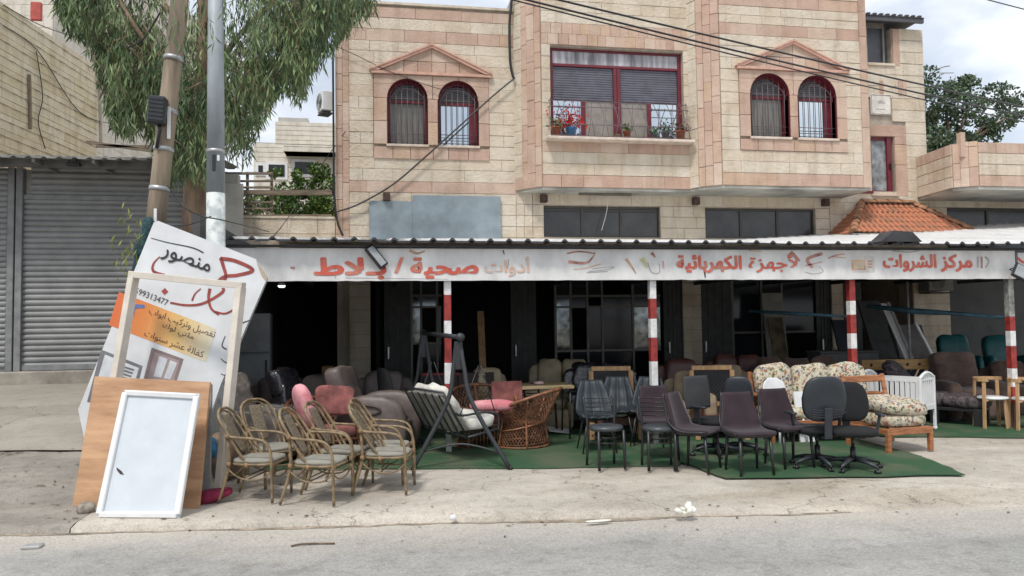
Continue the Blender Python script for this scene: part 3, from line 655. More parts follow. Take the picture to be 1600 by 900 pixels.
fas2 = MB().bb(fx1+.05, 16, YC-.05, YC, FBs, FTs-.03).build('fascia', FAS, CAN)
RED = mat('faded_red_lettering', (.52, .10, .065), .6, var=.22, nscale=6, world=True, col2=(.60, .25, .18), mask=(.36, .54))
RED2 = mat('pale_orange_lettering', (.60, .34, .24), .6, var=.3, nscale=9, world=True, col2=(.62, .52, .45), mask=(.42, .6))
def TF(px0, py0, px1, py1, d=.0035):
    a = hit(px0, py1, YC-.05-d); b = hit(px1, py0, YC-.05-d); return lambda u, v: Vector((a.x+(b.x-a.x)*u, YC-.05-d, a.z+(b.z-a.z)*v))
lettering('بـلاط', TF(490, 402, 604, 437), RED, fas, bold=.042)
lettering('/', TF(616, 402, 631, 427), RED, fas, arabic=False, bold=.02)
lettering('صحية', TF(641, 402, 748, 436), RED, fas, bold=.042)
lettering('أدوات', TF(757, 401, 828, 432), RED2, fas, bold=.02)
lettering('الكهربائية', TF(1057, 398, 1159, 427), RED, fas, bold=.042)
lettering('لأجهزة', TF(1170, 397, 1248, 426), RED, fas, bold=.025)
lettering('الشروات', TF(1380, 397, 1463, 425), RED, fas, bold=.042)
lettering('مركز', TF(1470, 397, 1519, 425), RED, fas, bold=.042)
q = lambda a, b, c, d, m, nm='printed_patch', e=.002: MB().add([TF(a, b, c, d, e)(*k) for k in ((0, 0), (1, 0), (1, 1), (0, 1))], [(0, 1, 2, 3)]).build(nm, m, fas)
T1 = TF(0, 900, 1600, 0)
def FT(px, py): p = hit(px, py, YC-.0535); return p
def fs(pts, w, m, name='brush_stroke'): return stroke([(p[0], p[1]) for p in pts], w, FT, m, fas, name)
ORG = mat('faded_orange_print', (.62, .40, .26), .6, world=True, var=.25); GRY = mat('pencil_grey_print', (.38, .37, .37), .6)
PINKP = mat('pale_red_print', (.60, .30, .24), .6, var=.3, world=True); YEL = mat('faded_yellow_print', (.63, .62, .33), .6)
q(1333, 400, 1366, 426, mat('oven_print_grey', (.60, .58, .55), .6), e=.0015); q(1331, 406, 1352, 422, ORG); q(1333.5, 408, 1349.5, 420, mat('oven_window_print', (.62, .50, .36), .6), e=.003)
for k in range(3): q(1356, 407+4.5*k, 1363, 409.5+4.5*k, PINKP)
for pts, w, m in (([(886, 396), (905, 393), (930, 396)], (3, 2), PINKP), ([(888, 409), (915, 411), (926, 402), (930, 394)], (5, 1), PINKP), ([(896, 421), (915, 419), (940, 412)], (1, 1.5), ORG), ([(920, 424), (950, 421), (958, 417), (925, 420)], (1, 1), GRY), ([(917, 426), (950, 424)], (1, 1), GRY),
    ([(978, 404), (988, 418), (994, 428)], (5, 1), ORG), ([(1003, 403), (1012, 418)], (9, 3), YEL), ([(1018, 395), (1024, 402)], (6, 2), PINKP), ([(1012, 410), (1018, 425), (1030, 426), (1030, 412)], (1.5, 1.5), GRY), ([(1036, 408), (1037, 420)], (2, 2), PINKP),
    ([(1235, 394), (1244, 402), (1250, 408)], (7, 2), PINKP), ([(1259, 415), (1272, 412), (1285, 409)], (2, 1), PINKP), ([(1270, 418), (1262, 405), (1285, 396)], (5, 5), PINKP), ([(1258, 425), (1272, 428), (1286, 424), (1280, 416)], (1, 1), GRY),
    ([(1294, 404), (1305, 399), (1320, 397)], (2, 2), PINKP), ([(1300, 401), (1322, 403)], (1.5, 1), PINKP), ([(1528, 401), (1528, 418)], (3, 3), GRY), ([(1534, 401), (1534, 419)], (3, 3), PINKP), ([(1539, 401), (1545, 408), (1540, 418)], (3, 2), GRY),
    ([(1101, 424), (1102, 434)], (3, 1.5), mat('black_tear', (.03, .03, .03), .9)), ([(640, 391), (652, 396), (664, 392)], (5, 2), ORG), ([(786, 391), (788, 398)], (2, 1), mat('black_tear', (.03, .03, .03))), ([(540, 434), (700, 436)], (.8, .6), GRY), ([(1395, 392), (1420, 394), (1440, 391)], (2, 1), GRY), ([(1170, 391), (1190, 393)], (2, 1), ORG),
    ([(454, 418), (461, 419)], (3, 4), PINKP), ([(524, 435), (523, 416)], (1.2, 1.2), GRY), ([(795, 405), (793, 420)], (1.2, 1.2), GRY), ([(1590, 403), (1600, 410), (1606, 402)], (4, 4), RED)): fs(pts, w, m)
# roof sheets: trapezoid ribs, white above and dark below
def roof_sheet(xa, xb, ya, yb, za0, za1, zb0, zb1, pitch=.25, name='roof_sheet'):
    up = MB(); lo = MB(); prof = []; x = xa
    while x < xb: prof += [(x, 0), (x+pitch*.36, 0), (x+pitch*.5, .035), (x+pitch*.62, .035), (x+pitch*.76, 0)]; x += pitch
    prof = [p for p in prof if p[0] <= xb]
    def Zf(x, t): s = (x-xa)/(xb-xa); return (za0+(za1-za0)*s)*(1-t)+(zb0+(zb1-zb0)*s)*t
    rows = [[Vector((px_, ya+(yb-ya)*t+.02*noise.noise(Vector((px_*2, 0, 0)))*(t == 0), Zf(px_, t)+h+.012*noise.noise(Vector((px_*1.1, t*2, 1))))) for px_, h in prof] for t in (0, .25, .5, .75, 1)]
    for i in range(4): up.quadstrip(rows[i], rows[i+1]); lo.quadstrip([v-Vector((0, 0, .012)) for v in rows[i+1]], [v-Vector((0, 0, .012)) for v in rows[i]])
    lo.quadstrip([v-Vector((0, .004, .028)) for v in rows[0]], [v+Vector((0, -.004, .003)) for v in rows[0]])
    o = up.build(name, WSHEET, CAN); lo.build('sheet_underside', DKST, o); return o
zf = hit(900, 379, YC-.22).z; zb_ = hit(900, 371, YA).z
xm1 = XX(1375, 380, YC)
zl_ = hit(500, 375, YA).z; zr2 = zb_-.07
roof_sheet(fx0-.02, xm1, YC-.22, YA-.04, zf+.02, zf-.0, zl_, zr2)
roof_sheet(xm1+.01, 16, YC-.26, YA-.04, zf+.0, zf+.05, zr2, hit(1600, 352, YA).z+.10, name='roof_sheet')
pr = MB(); 
for (a, b_) in ((fx0, xm1-.3), (xm1-.3, 16)): pr.bb(a+.003, b_-.003, YC-.12, YC-.02, FTs+.012, zf-.035)
pr.build('front_beam', DKST, CAN)
for x in fr(fx0+.6, 13, 9): MB().bb(x, x+.06, YC+.1, YA-.1, 2.45, 2.53).build('rafter', DKST, CAN)
MB().bb(fx0, fx1, YC+.003, YC+.06, FTs-.06, FTs-.001).build('rail', DKST, CAN); MB().bb(fx0, fx1, YC+.003, YC+.05, FBs+.02, FBs+.07).build('rail', DKST, CAN)
# flashing bent piece
a = hit(1385, 372, YC-.2); MB().prism([(0, 0), (.65, 0), (.5, .14), (.2, .16)], lambda u, v, w: Vector((a.x+u-.15, YC-.30+w, a.z-.06+v)), .3).build('bent_flashing', DKST, CAN)
PW = mat('post_white', (.74, .73, .72), .55, var=.12, nscale=14, bump=.1); PR = mat('post_red', (.32, .035, .03), .55, var=.2, nscale=14, bump=.1)
PG = mat('post_bare_grey', (.36, .36, .34), .6, var=.3, nscale=12); PBR = mat('post_rust', (.13, .08, .06), .8)
for xt, xb, bands in ((697, 702, [(436, 461, PW), (461, 501, PR), (501, 528, PW), (528, 567, PR), (567, 600, PW), (600, 650, PR), (650, 679, PW)]),
    (1017, 1023, [(436, 467, PW), (467, 498, PR), (498, 528, PW), (528, 565, PR), (565, 603, PW), (603, 640, PR), (640, 675, PW)]),
    (1328, 1334, [(436, 470, PR), (470, 492, PW), (492, 521, PR), (521, 545, PW), (545, 574, PR), (574, 605, PW), (605, 640, PR), (640, 673, PW)]),
    (1577, 1581, [(434, 495, PG), (495, 517, PR), (517, 541, PW), (541, 576, PR), (576, 605, PW), (605, 630, PR), (630, 671, PBR)])):
    xc = (XX(xt, 440, YC+.06)+XX(xb, 600, YC+.06))/2
    b = MB().bb(xc-.036, xc+.036, YC+.02, YC+.10, -.02, FTs+.05).build('post', PG, CAN)
    for y0, y1, m in bands:
        z1 = hit(xt, y0, YC+.015).z; z0 = max(.004, hit(xt, y1, YC+.015).z)
        if z1 > z0: MB().bb(xc-.046, xc+.046, YC+.010, YC+.11, z0+.001, z1-.001, .004).build('painted_band', m, b)
# hanging rails and a cord of tarpaulin between the posts
TAR = mat('teal_tarpaulin', (.03, .085, .12), .6, var=.3, nscale=8, bump=.4)
a, b_ = hit(1170, 486, 11.5), hit(1330, 495, YC+.15)
t = MB().tube([a, a.lerp(b_, .5), b_], [.022, .03, .018], 8).build('rolled_awning_bar', TAR, None); tag(t, 'thin teal rolled awning bar reaching left from the third striped post', 'awning bar')
a, b_ = hit(1355, 478, 11.8), hit(1575, 497, YC+.15)
t = MB().tube([a, a.lerp(b_, .35)-Vector((0, 0, .02)), a.lerp(b_, .6), b_], [.03, .05, .035, .025], 8).build('rolled_awning_bar', TAR, None); tag(t, 'thicker dark teal awning bar between the third and rightmost striped posts', 'awning bar')
# floodlights
def flood(loc, rx, rz, rr, w, h, label):
    r = empty('floodlight', loc, 0, label, 'floodlight'); r.rotation_euler = (R(rx), R(rr), R(rz))
    MB().box((0, 0, 0), (w, .05, h), None, .012).build('housing', BLACKM, r)
    MB().box((0, -.028, 0), (w-.05, .006, h-.05)).build('lens', mat('lamp_lens', (.30, .32, .33), .2, spec=.8), r)
    MB().tube([(-w/2-.01, 0, 0), (-w/2-.01, .09, .02), (w/2+.01, .09, .02), (w/2+.01, 0, 0)], .009, 6).build('bracket', BLACKM, r)
flood(hit(588, 401, YC-.13), -25, 0, 52, .33, .14, 'black floodlight tilted on the white fascia above the left lettering')
flood(hit(1601, 428, YC-.25), -20, -20, 30, .34, .24, 'black floodlight at the far right end of the fascia')
# ------------------------------------------------------------------ shopfront below the canopy
front = make_wall(BLD, (fx0-.2, YA), (16, YA), 0, 3.15, .25, [(0, 18, 0, 3.08)])
def col(px0, px1, Y=YA-.02, z1=3.2, m=CREAM, d=.5):
    a, b_ = XX(px0, 500, Y), XX(px1, 500, Y); o = MB().bb(a+.01, b_-.01, Y+.03, Y+d, 0, z1).build('column', MORTAR, BLD)
    z = 0
    while z < z1-.1:
        h = min(.25, z1-z); s_ = obj('stone', stone_me(b_-a, h, .05, m), o, ((a+b_)/2, Y+.01, z+h/2)); z += h
DKP = mat('dark_green_grey_panel', (.05, .055, .052), .6, var=.2); DKB = mat('dark_blue_panel', (.02, .026, .04), .5)
for a, b_ in ((546, 579), (1067, 1096), (1300, 1318), (1428, 1485)): col(a, b_)
def slab(px0, px1, y0, y1, Y, m, name, parent=BLD, th=.05):
    a = hit(px0, y1, Y); b_ = hit(px1, y0, Y); return MB().bb(a.x, b_.x, Y, Y+th, max(0.0, a.z), b_.z, .004).build(name, m, parent)
for a, b_ in ((601, 640), (800, 837), (1040, 1066), (1097, 1142), (1280, 1300), (1318, 1345)):
    o = slab(a, b_, 436, 640, YA+.03, DKP, 'metal_door')
    x0, x1 = XX(a, 500), XX(b_, 500)
    for k in range(1, 4): MB().bb(x0+(x1-x0)*k/4-.006, x0+(x1-x0)*k/4+.006, YA+.015, YA+.035, .1, 3).build('rib', DARKAL, o)
    MB().bb(x0+.05, x0+.09, YA-.03, YA+.03, 1.0, 1.25, .01).build('handle', mat('bright_steel', (.5, .5, .5), .3, metal=1), o)
GR = mat('shutter_grey', (.27, .275, .275), .6, var=.12, nscale=2, world=True)
GLASSR = mat('reflecting_glass', (.20, .22, .22), .08, metal=.7, var=.4, nscale=5)
def glazed(px0, px1, cols, rows, label=None, glass=GLASSD, lit=()):
    a, b_ = XX(px0, 500, YA+.08), XX(px1, 500, YA+.08); o = MB().bb(a, a+.05, YA+.06, YA+.12, 0, 3.05); z0 = 0
    for c in cols[1:]: x = XX(c, 500, YA+.08); o.bb(x-.022, x+.022, YA+.062, YA+.118, 0, 3.05)
    for r_ in rows: z = hit(cols[0], r_, YA+.08).z; o.bb(a+.05, b_, YA+.07, YA+.115, z-.022, z+.022)
    o = o.build('glazed_front', mat('aluminium_frame', (.15, .145, .13), .45, metal=.2), BLD)
    cs = cols+[px1]; rs = [425]+rows+[655]
    for i in range(len(cs)-1):
        for j in range(len(rs)-1):
            p = hit(cs[i]+1, rs[j+1], YA+.09); q_ = hit(cs[i+1]-1, rs[j], YA+.09)
            if (i+j) % 4 != 3 and p.z < 3: MB().bb(p.x, q_.x, YA+.09, YA+.10, max(.02, p.z), min(3.04, q_.z)).build('pane', GLASSR if (i, j) in lit else glass, o)
glazed(641, 690, [641, 658, 683], [462, 480, 537], lit=((0, 1), (1, 1), (0, 2), (1, 2))); glazed(866, 1032, [866, 892, 918, 941, 989], [463, 480, 549], lit=((0, 1), (0, 2), (4, 2))); glazed(1143, 1280, [1143, 1190, 1222, 1276], [520])
slab(1487, 1640, 425, 640, YA+.02, mat('charcoal_shutter', (.085, .088, .09), .7, var=.15, nscale=2, world=True), 'roller_door')
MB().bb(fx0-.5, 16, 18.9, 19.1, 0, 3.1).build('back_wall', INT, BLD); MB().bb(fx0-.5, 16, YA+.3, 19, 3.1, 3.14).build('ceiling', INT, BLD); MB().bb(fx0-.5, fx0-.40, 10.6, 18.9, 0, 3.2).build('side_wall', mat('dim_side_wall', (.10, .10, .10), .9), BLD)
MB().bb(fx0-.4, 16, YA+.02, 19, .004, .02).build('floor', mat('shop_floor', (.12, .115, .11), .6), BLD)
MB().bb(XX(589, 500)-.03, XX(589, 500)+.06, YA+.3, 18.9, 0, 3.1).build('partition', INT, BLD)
# ceiling lamp glimpsed on the left
c = hit(440, 446.5, 12.8); lm = empty('ceiling_lamp', c, 0, 'small round white lamp glowing in the dark under the left end of the canopy', 'lamp')
em = bpy.data.materials.new('lamp_glow'); em.use_nodes = True; p = em.node_tree.nodes['Principled BSDF']; p.inputs['Emission Color'].default_value = (.9, .97, 1, 1); p.inputs['Emission Strength'].default_value = 1.6
MB().lathe([(.001, -.03), (.04, -.028), (.058, -.01), (.06, 0)], n=16).build('bulb', em, lm); MB().lathe([(.065, 0), (.065, .03), (.02, .05)], n=16).build('fitting', WHITEP, lm); MB().tube([(0, 0, .05), (0, 0, .4)], .006, 6).build('stem', BLACKM, lm)
# air conditioner on the stone column
def ac(loc, w, d, h, label, rz=0, fan=True):
    r = empty('air_conditioner', loc, rz, label, 'air conditioner')
    MB().box((0, 0, 0), (w, d, h), None, .015).build('casing', WHITEP if fan else mat('dim_casing', (.22, .22, .21), .6), r)
    g = MB()
    for k in range(5): g.lathe([(h*.09*k+.02, -d/2-.005), (h*.09*k+.03, -d/2-.005), (h*.09*k+.03, -d/2-.001)], n=20, m=Matrix(((1, 0, 0), (0, 0, 1), (0, 1, 0)))) if False else g.tube([(math.cos(R(a))*(h*.085*k+.03)-w*.12, -d/2-.006, math.sin(R(a))*(h*.085*k+.03)) for a in range(0, 360, 20)], .004, 4, True)
    g.build('fan_guard', BLACKM, r); MB().bb(-w/2+.02, w/2-.02, -d/2, d/2, -h/2-.06, -h/2-.03).build('bracket', DKST, r)
c = hit(1462, 442, YA-.25); ac(c, .62, .35, .36, 'dim window air conditioner fixed high on the stone column at right', 0, False)
c = hit(508, 160, YA+.3); ac(c, .34, .22, .40, 'white outdoor air conditioner hung on the left flank of the pink stone corner', R(-68))
# ------------------------------------------------------------------ red tiled hip roof
TR_ = empty('tiled_roof', (0, 0, 0), 0, 'small orange clay tiled hip roof standing above the canopy between the strip windows', 'roof')
eL, eR, eY = XX(1286, 372, YA), XX(1530, 360, 14.4), 14.4; ez = hit(1400, 364, 14.4).z
rL, rR, rz_ = XX(1344, 317, YA-.03), XX(1424, 317, YA-.03), hit(1380, 319, YA).z
TILE = mat('clay_tile', (.34, .125, .065), .75, var=.35, nscale=4, bump=.3, bscale=30, world=True, col2=(.28, .14, .085), mask=(.36, .56)); TILE2 = mat('ridge_clay', (.38, .19, .10), .8, var=.35, nscale=6, bump=.4, world=True)
tb = MB(); rows = 6
for r_ in range(rows):
    t0, t1 = r_/rows, (r_+1)/rows+.02
    xl = eL+(rL-eL)*t0; xr = eR+(rR-eR)*t0; y0 = eY+(YA-.03-eY)*t0; y1 = eY+(YA-.03-eY)*t1; z0 = ez+(rz_-ez)*t0; z1 = ez+(rz_-ez)*t1
    wt = .125; n = int((xr-xl)/wt); prof = [(0, 0), (.02, .022), (.05, .034), (.08, .022), (.10, .0), (.122, -.004)]
    for k in range(n):
        xs_ = xl+(xr-xl)*k/n; top = xs_+(.0)
        # follow the taper of the hip
        if not (eL+(rL-eL)*t1-.06 < xs_+.06 < eR+(rR-eR)*t1+.06): continue
        A = [Vector((xs_+a, y0-.015, z0+b+.022)) for a, b in prof]; B = [Vector((xs_+a, y1, z1+b+.002)) for a, b in prof]; C_ = [v-Vector((0, 0, .02)) for v in A]
        tb.quadstrip(A, B, True); tb.quadstrip(C_, A)
tb.build('roof_tiles', TILE, TR_, kind='stuff')
sl_ = MB()
for (e0, e1, side) in ((Vector((eL, eY, ez)), Vector((rL, YA-.03, rz_)), -1), (Vector((eR, eY, ez)), Vector((rR, YA-.03, rz_)), 1)):
    w0 = Vector((e0.x, YA-.03, ez))
    n = 8
    for r_ in range(n):
        a = e0.lerp(e1, r_/n); b_ = e0.lerp(e1, (r_+1)/n); c0 = w0.lerp(e1, r_/n); c1 = w0.lerp(e1, (r_+1)/n); up = Vector((0, 0, .03))
        sl_.add([a+up, c0+up, c1, b_], [(0, 1, 2, 3)] if side < 0 else [(3, 2, 1, 0)]); sl_.add([a, c0, c0+up, a+up], [(0, 1, 2, 3)])
sl_.build('side_slope', TILE, TR_)
def ridge(a, b_, n, r=.085):
    for k in range(n):
        p = a.lerp(b_, k/n); q_ = a.lerp(b_, (k+1.12)/n); ax = (q_-p).normalized(); s_ = ax.cross(Vector((0, 0, 1))).normalized(); u = s_.cross(ax); m = MB(); A = []; B = []
        for j in range(9):
            t = math.pi*j/8; o = s_*math.cos(t)+u*math.sin(t)*.8; A.append(p+o*r*1.1); B.append(q_+o*r*.85-u*.01)
        m.quadstrip(B, A, True); m.add([A[0], *A[1:], B[8]], [tuple(range(8, -1, -1))]); m.build('ridge_tile', TILE2, TR_)
ridge(Vector((eL, eY, ez+.02)), Vector((rL, YA-.06, rz_+.02)), 8); ridge(Vector((eR, eY, ez+.02)), Vector((rR, YA-.06, rz_+.02)), 9); ridge(Vector((rL, YA-.08, rz_+.03)), Vector((rR, YA-.08, rz_+.03)), 4)
MB().prism([(eL, eY), (eR, eY), (eR, YA-.05), (eL, YA-.05)], lambda u, v, w: Vector((u, v, ez-.12+w)), .11).build('eaves_board', mat('grey_board', (.3, .29, .27), .8), TR_)
# ------------------------------------------------------------------ right-hand building
RB = empty('terrace_building', (0, 0, 0), 0, 'low cream stone building with a jutting pink-edged terrace at the right edge', 'building')
t0 = (XX(1431, 245), YA); t1 = (XX(1487, 230, 14.2), 14.2); t2 = (XX(1527, 225, 13.95), 13.95); t3 = (20, 13.95)
zt_ = hit(1530, 222, 13.95).z; zb2 = hit(1530, 291, 13.95).z
zA0 = hit(1431, 245, YA).z; zA1 = hit(1431, 309, YA).z
for (p, q_, kind) in ((t0, t1, 0), (t1, t2, 1), (t2, t3, 2)):
    w = make_wall(RB, p, q_, zb2, zt_, .22); Lw = wall_frame(p, q_)[1]
    if kind == 1: strips(w, 0, Lw, zt_+.02, zb2, 3, PINK, (.25, .5), .05); continue
    zs_ = [zt_-(zt_-zb2)*k/4 for k in range(5)]
    for i in range(4):
        if kind == 0: courses(w, .0, Lw, zs_[i:i+2], PINK if i == 0 else CREAM, (.3, .6))
        else: courses(w, 0, 8, zs_[i:i+2], PINK if i == 3 or i == 0 else CREAM, (.5, .8))
a = hit(1490, 212, 14.2); MB().bb(XX(1497, 212, 14.1), XX(1504, 212, 14.1), 14.03, 14.15, zt_-.3, zt_+.22).build('stone_finial', PINK, RB)
put = MB().prism([t0, t1, t2, (20, 13.95), (20, YA)], lambda u, v, w: Vector((u, v, zb2-.002+w)), -.06).build('soffit', SOF, RB)
wr_ = make_wall(RB, (cR+.003, YA), (20, YA), 3.0, zb2+.3, .3, [u_((XX(1478, 330), 19, hit(1500, 400, YA).z, hit(1478, 324, YA).z), cR)])
courses(wr_, 0, XX(1640, 330)-cR, [hit(1460, y, YA).z for y in (290, 308, 324, 341, 359, 377)], CREAM, (.5, .8), [u_((XX(1478, 330), 19, 0, hit(1478, 324, YA).z), cR)])
f = MB(); a = XX(1478, 330); z1 = hit(1478, 324, YA).z; z0 = hit(1500, 400, YA).z
for k in range(6): f.bb(a+k*1.1, a+k*1.1+.06, YA+.05, YA+.11, z0, z1)
f.bb(a, a+5, YA+.052, YA+.108, z1-.06, z1-.003); f = f.build('window', DARKAL, RB)
for k in range(5): MB().bb(a+k*1.1+.04, a+k*1.1+1.12, YA+.08, YA+.09, z0, z1-.02).build('pane', MATS['smoked_glass'], f)
MB().bb(cR+.4, 20, 18, 24, 2.9, zt_-.2).build('wall', CREAM, RB); MB().bb(cR+.01, 20, YA+.31, 18, zb2+.1, zb2+.25).build('floor', PLASTER, RB)
# ------------------------------------------------------------------ side terrace left of the building, slatted fence
ST = empty('garden_wall', (0, 0, 0), 0, 'low rough stone wall above the left end of the canopy roof', 'wall')
xa, xb = XX(345, 350), aL-.005; z1 = hit(430, 342, YA).z; z0 = hit(430, 392, YA).z
w = make_wall(ST, (xa-1, YA), (xb, YA), 3.15, z1, .3); courses(w, 0, xb-xa+1, [z1+.004-.3*k for k in range(4)], CREAM, (.5, .8))
MB().bb(xa-1.02, xb-.01, YA-.05, YA+.3, z1+.006, z1+.05).build('coping', CREAM, ST); MB().bb(-6, xb-.01, YA+.31, 30, 2.9, 3.2).build('garden_soil', mat('dry_earth', (.3, .26, .2)), ST)
WD = mat('weathered_wood', (.23, .18, .13), .85, var=.3, nscale=5, bump=.4, stretch=(.5, 1, 6), world=True)
FE = empty('slatted_fence', (0, 0, 0), 0, 'weathered brown timber lattice fence on the low stone wall left of the building', 'fence')
def Fh(px, py): return hit(px, py, YA+.1)
for y_, th in ((271, .05), (283, .04), (293, .04), (301, .10), (316, .03), (326, .03), (338, .07)):
    a, b_ = Fh(352, y_), Fh(519 if th > .06 else 425, y_); MB().bar(a, b_, .04 if th < .09 else .08, th, .004).build('rail', WD, FE)
for x_ in (353, 386, 424): a, b_ = Fh(x_, 268), Fh(x_, 342); MB().bar(a+Vector((0, .05, 0)), b_+Vector((0, .05, 0)), .06, .05, .004).build('fence_post', WD, FE)
for x_ in (362, 372, 398, 411): a, b_ = Fh(x_, 303), Fh(x_, 338); MB().bar(a+Vector((0, .03, 0)), b_+Vector((0, .03, 0)), .02, .02).build('slat', WD, FE)
a, b_ = Fh(426, 335), Fh(388, 318); MB().bar(a, b_, .03, .03).build('brace', WD, FE)
# ------------------------------------------------------------------ shuttered shop on the left
YS = 15.0
SHP = empty('shuttered_shop', (0, 0, 0), 0, 'closed shop with two grey roller shutters under a sagging sheet roof at left', 'shop')
def shutter(px0, px1, ytop, ybot, lab=None):
    a = hit(px0, ybot, YS); b_ = hit(px1, ytop, YS); o = MB().bb(a.x+.02, b_.x-.02, YS+.06, YS+.1, a.z, b_.z).build('roller_shutter', GR, SHP); h = .1; n = int((b_.z-a.z)/h); h = (b_.z-a.z)/n
    prof = [(.0, 0), (.018, .012), (.03, .035), (.03, .06), (.018, .082), (0, .094)]
    m = MB(); Lx = b_.x-a.x-.02
    A = [Vector((0, -p, q_)) for p, q_ in prof]; m.quadstrip([v+Vector((Lx, 0, 0)) for v in A], A, False); me = m.mesh('slat', GR)
    for k in range(n): obj('slat', me, o, (a.x+.01, YS+.055+random.uniform(-.002, .002), a.z+k*h))
    return a, b_
GR2 = mat('shutter_post_grey', (.23, .235, .24), .6, var=.15, world=True)
shutter(-120, 12, 262, 578); a, b_ = shutter(46, 292, 262, 304); a2, b2 = shutter(24, 292, 312, 576)
MB().bb(a2.x, b2.x, YS-.0, YS+.05, hit(100, 312, YS).z, hit(100, 305, YS).z).build('shutter_rail', GR2, SHP); MB().bb(a2.x, b2.x, YS, YS+.05, a2.z-.04, a2.z+.05).build('shutter_rail', GR2, SHP)
for x_ in (17, 30): p = XX(x_, 400, YS); MB().bb(p-.055, p+.055, YS-.04, YS+.1, a2.z-.05, hit(20, 262, YS).z, .006).build('guide_post', GR2, SHP)
p = XX(291, 400, YS); MB().bb(p-.04, p+.05, YS-.04, YS+.1, a2.z-.05, hit(20, 262, YS).z, .006).build('guide_post', mat('rusty_red_post', (.16, .06, .05), .7), SHP)
zs0 = a2.z-.03; x0 = XX(-200, 590, YS); x1 = XX(330, 590, YS)
MB().bb(x0, p+.9, YS-.16, YS+.2, .3, zs0-.02, .02).build('step', mat('step_concrete', (.33, .30, .255), .9, var=.2, nscale=3, bump=.4, world=True), SHP)
MB().bb(x0, p+.9, YS+.101, YS+.35, 0, 4.6).build('wall', PLASTER, SHP); MB().bb(p+.06, p+1.0, YS+.02, YS+.1, 0, 4.4).build('wall', PLASTER, SHP)
zr = hit(100, 246, YS-.9).z
MB().bb(x0, p+.6, YS-.62, YS-.55, hit(100, 262, YS-.6).z, hit(100, 244, YS-.6).z).build('beam', mat('beam_grey', (.20, .20, .19), .7, var=.3, nscale=1.5, world=True), SHP)
m = MB(); prof = []; x = x0
while x < p+.75: prof += [(x, 0), (x+.12, 0), (x+.155, .03), (x+.2, .03), (x+.235, 0)]; x += .24
A = [Vector((a_, YS-.95+.03*noise.noise(Vector((a_*3, 0, 0))), zr+b+.02*noise.noise(Vector((a_, 1, 0)))-.0)) for a_, b in prof]; B = [Vector((a_, YS+.6, zr+.17+b)) for a_, b in prof]
m.quadstrip(A, B); m.quadstrip([v-Vector((0, 0, .02)) for v in B], [v-Vector((0, 0, .02)) for v in A]); m.quadstrip([v-Vector((0, .0, .03)) for v in A], A)
m.build('sheet_roof', mat('old_roof_sheet', (.27, .265, .25), .75, var=.3, nscale=2, world=True), SHP)
for k in range(int((p+.4-x0)/.95)): x = x0+k*.95; MB().bb(x, x+.05, YS-.9, YS+.1, zr-.09, zr-.03).build('rafter', GR2, SHP)
c = hit(115, 257, YS-.7); MB().box(c, (.22, .08, .05), None, .01).tube([c+Vector((-.08, -.02, -.03)), c+Vector((-.06, -.02, .1))], .01, 5).tube([c+Vector((.05, -.02, -.03)), c+Vector((.06, -.02, .12))], .01, 5).build('hook', BLACKM, SHP)
for (a_, b2_, c_, d_) in ((135, 222, 240, 236), (150, 228, 320, 231)):
    MB().bar(hit(a_, b2_, YS), hit(c_, d_, YS), .06, .05).build('loose_timber', WD, SHP)
# ------------------------------------------------------------------ upper left buildings (run away from the street)
def deep_wall(parent, X0, ang, y0, y1, z0, z1, ch, m, lens, openings=()):
    d = Vector((math.sin(R(ang)), math.cos(R(ang)), 0)); P0 = Vector((X0, 0, 0))+d*y0; P1 = Vector((X0, 0, 0))+d*y1
    w = make_wall(parent, P0, P1, z0, z1, .3, openings); n = int((z1-z0)/ch); courses(w, 0, (P1-P0).length, [z1-ch*k for k in range(n+1)], m, lens, openings); return w, P0, P1
LB = empty('yellow_stone_house', (0, 0, 0), 0, 'rough yellow stone house wall with iron tie stubs rising behind the shuttered shop', 'building')
VA = R(9.9)+math.atan((742-800)/FPX); va = math.degrees(VA)
def offs(px, py, dep): p = atd(px, py, dep); return p
pa = offs(-90, 300, 14.9); X0 = pa.x-math.tan(VA)*pa.y
w, P0, P1 = deep_wall(LB, X0, va, pa.y/math.cos(VA), 22.6, 4.0, 8.9, .35, YELL, (.6, 1.1))
Lw = (P1-P0).length; st_ = MB()
for k in range(14):
    z = 4.2+.35*k
    if z > 8.8: break
    st_.tube([(0, -.045, z), (Lw, -.045, z)], .006, 4)
    u = random.uniform(0, .4)
    while u < Lw: st_.bar((u, -.03, z+.01), (u+.10, -.09, z-.02), .014); u += random.uniform(.45, .75)
so_ = st_.build('iron_ties', mat('tie_wire', (.26, .22, .17), .8), LB, kind='stuff'); so_.location = w.location; so_.rotation_euler = w.rotation_euler
for (px0, py0, px1, py1, wd) in ((41, 116, 43, 202, .07), (151, 105, 154, 228, .10)):
    m_ = mat('old_plank', (.25, .2, .15), .9) if wd < .09 else mat('pale_pipe', (.58, .52, .43), .7)
    def onw(px, py):
        d = ray(px, py); n = Vector((math.cos(VA), -math.sin(VA), 0)); t = n.dot(P0)/n.dot(Vector((d.x, d.y, 0))); return d*t+Vector((0, 0, EYE))+n*.07
    MB().bar(onw(px0, py0), onw(px1, py1), wd, .05, .01).build('plank' if wd < .09 else 'drain_pipe', m_, LB)
nv = Vector((math.cos(VA), -math.sin(VA), 0)); uv = Vector((math.sin(VA), math.cos(VA), 0))
c = P1-uv*.15-nv*3; b = MB(); b.box(Vector((c.x, c.y, 6.4))-nv*.01, (6, .3, 5.0), Matrix.Rotation(-VA, 3, 'Z')); b.build('wall', YELL, LB)
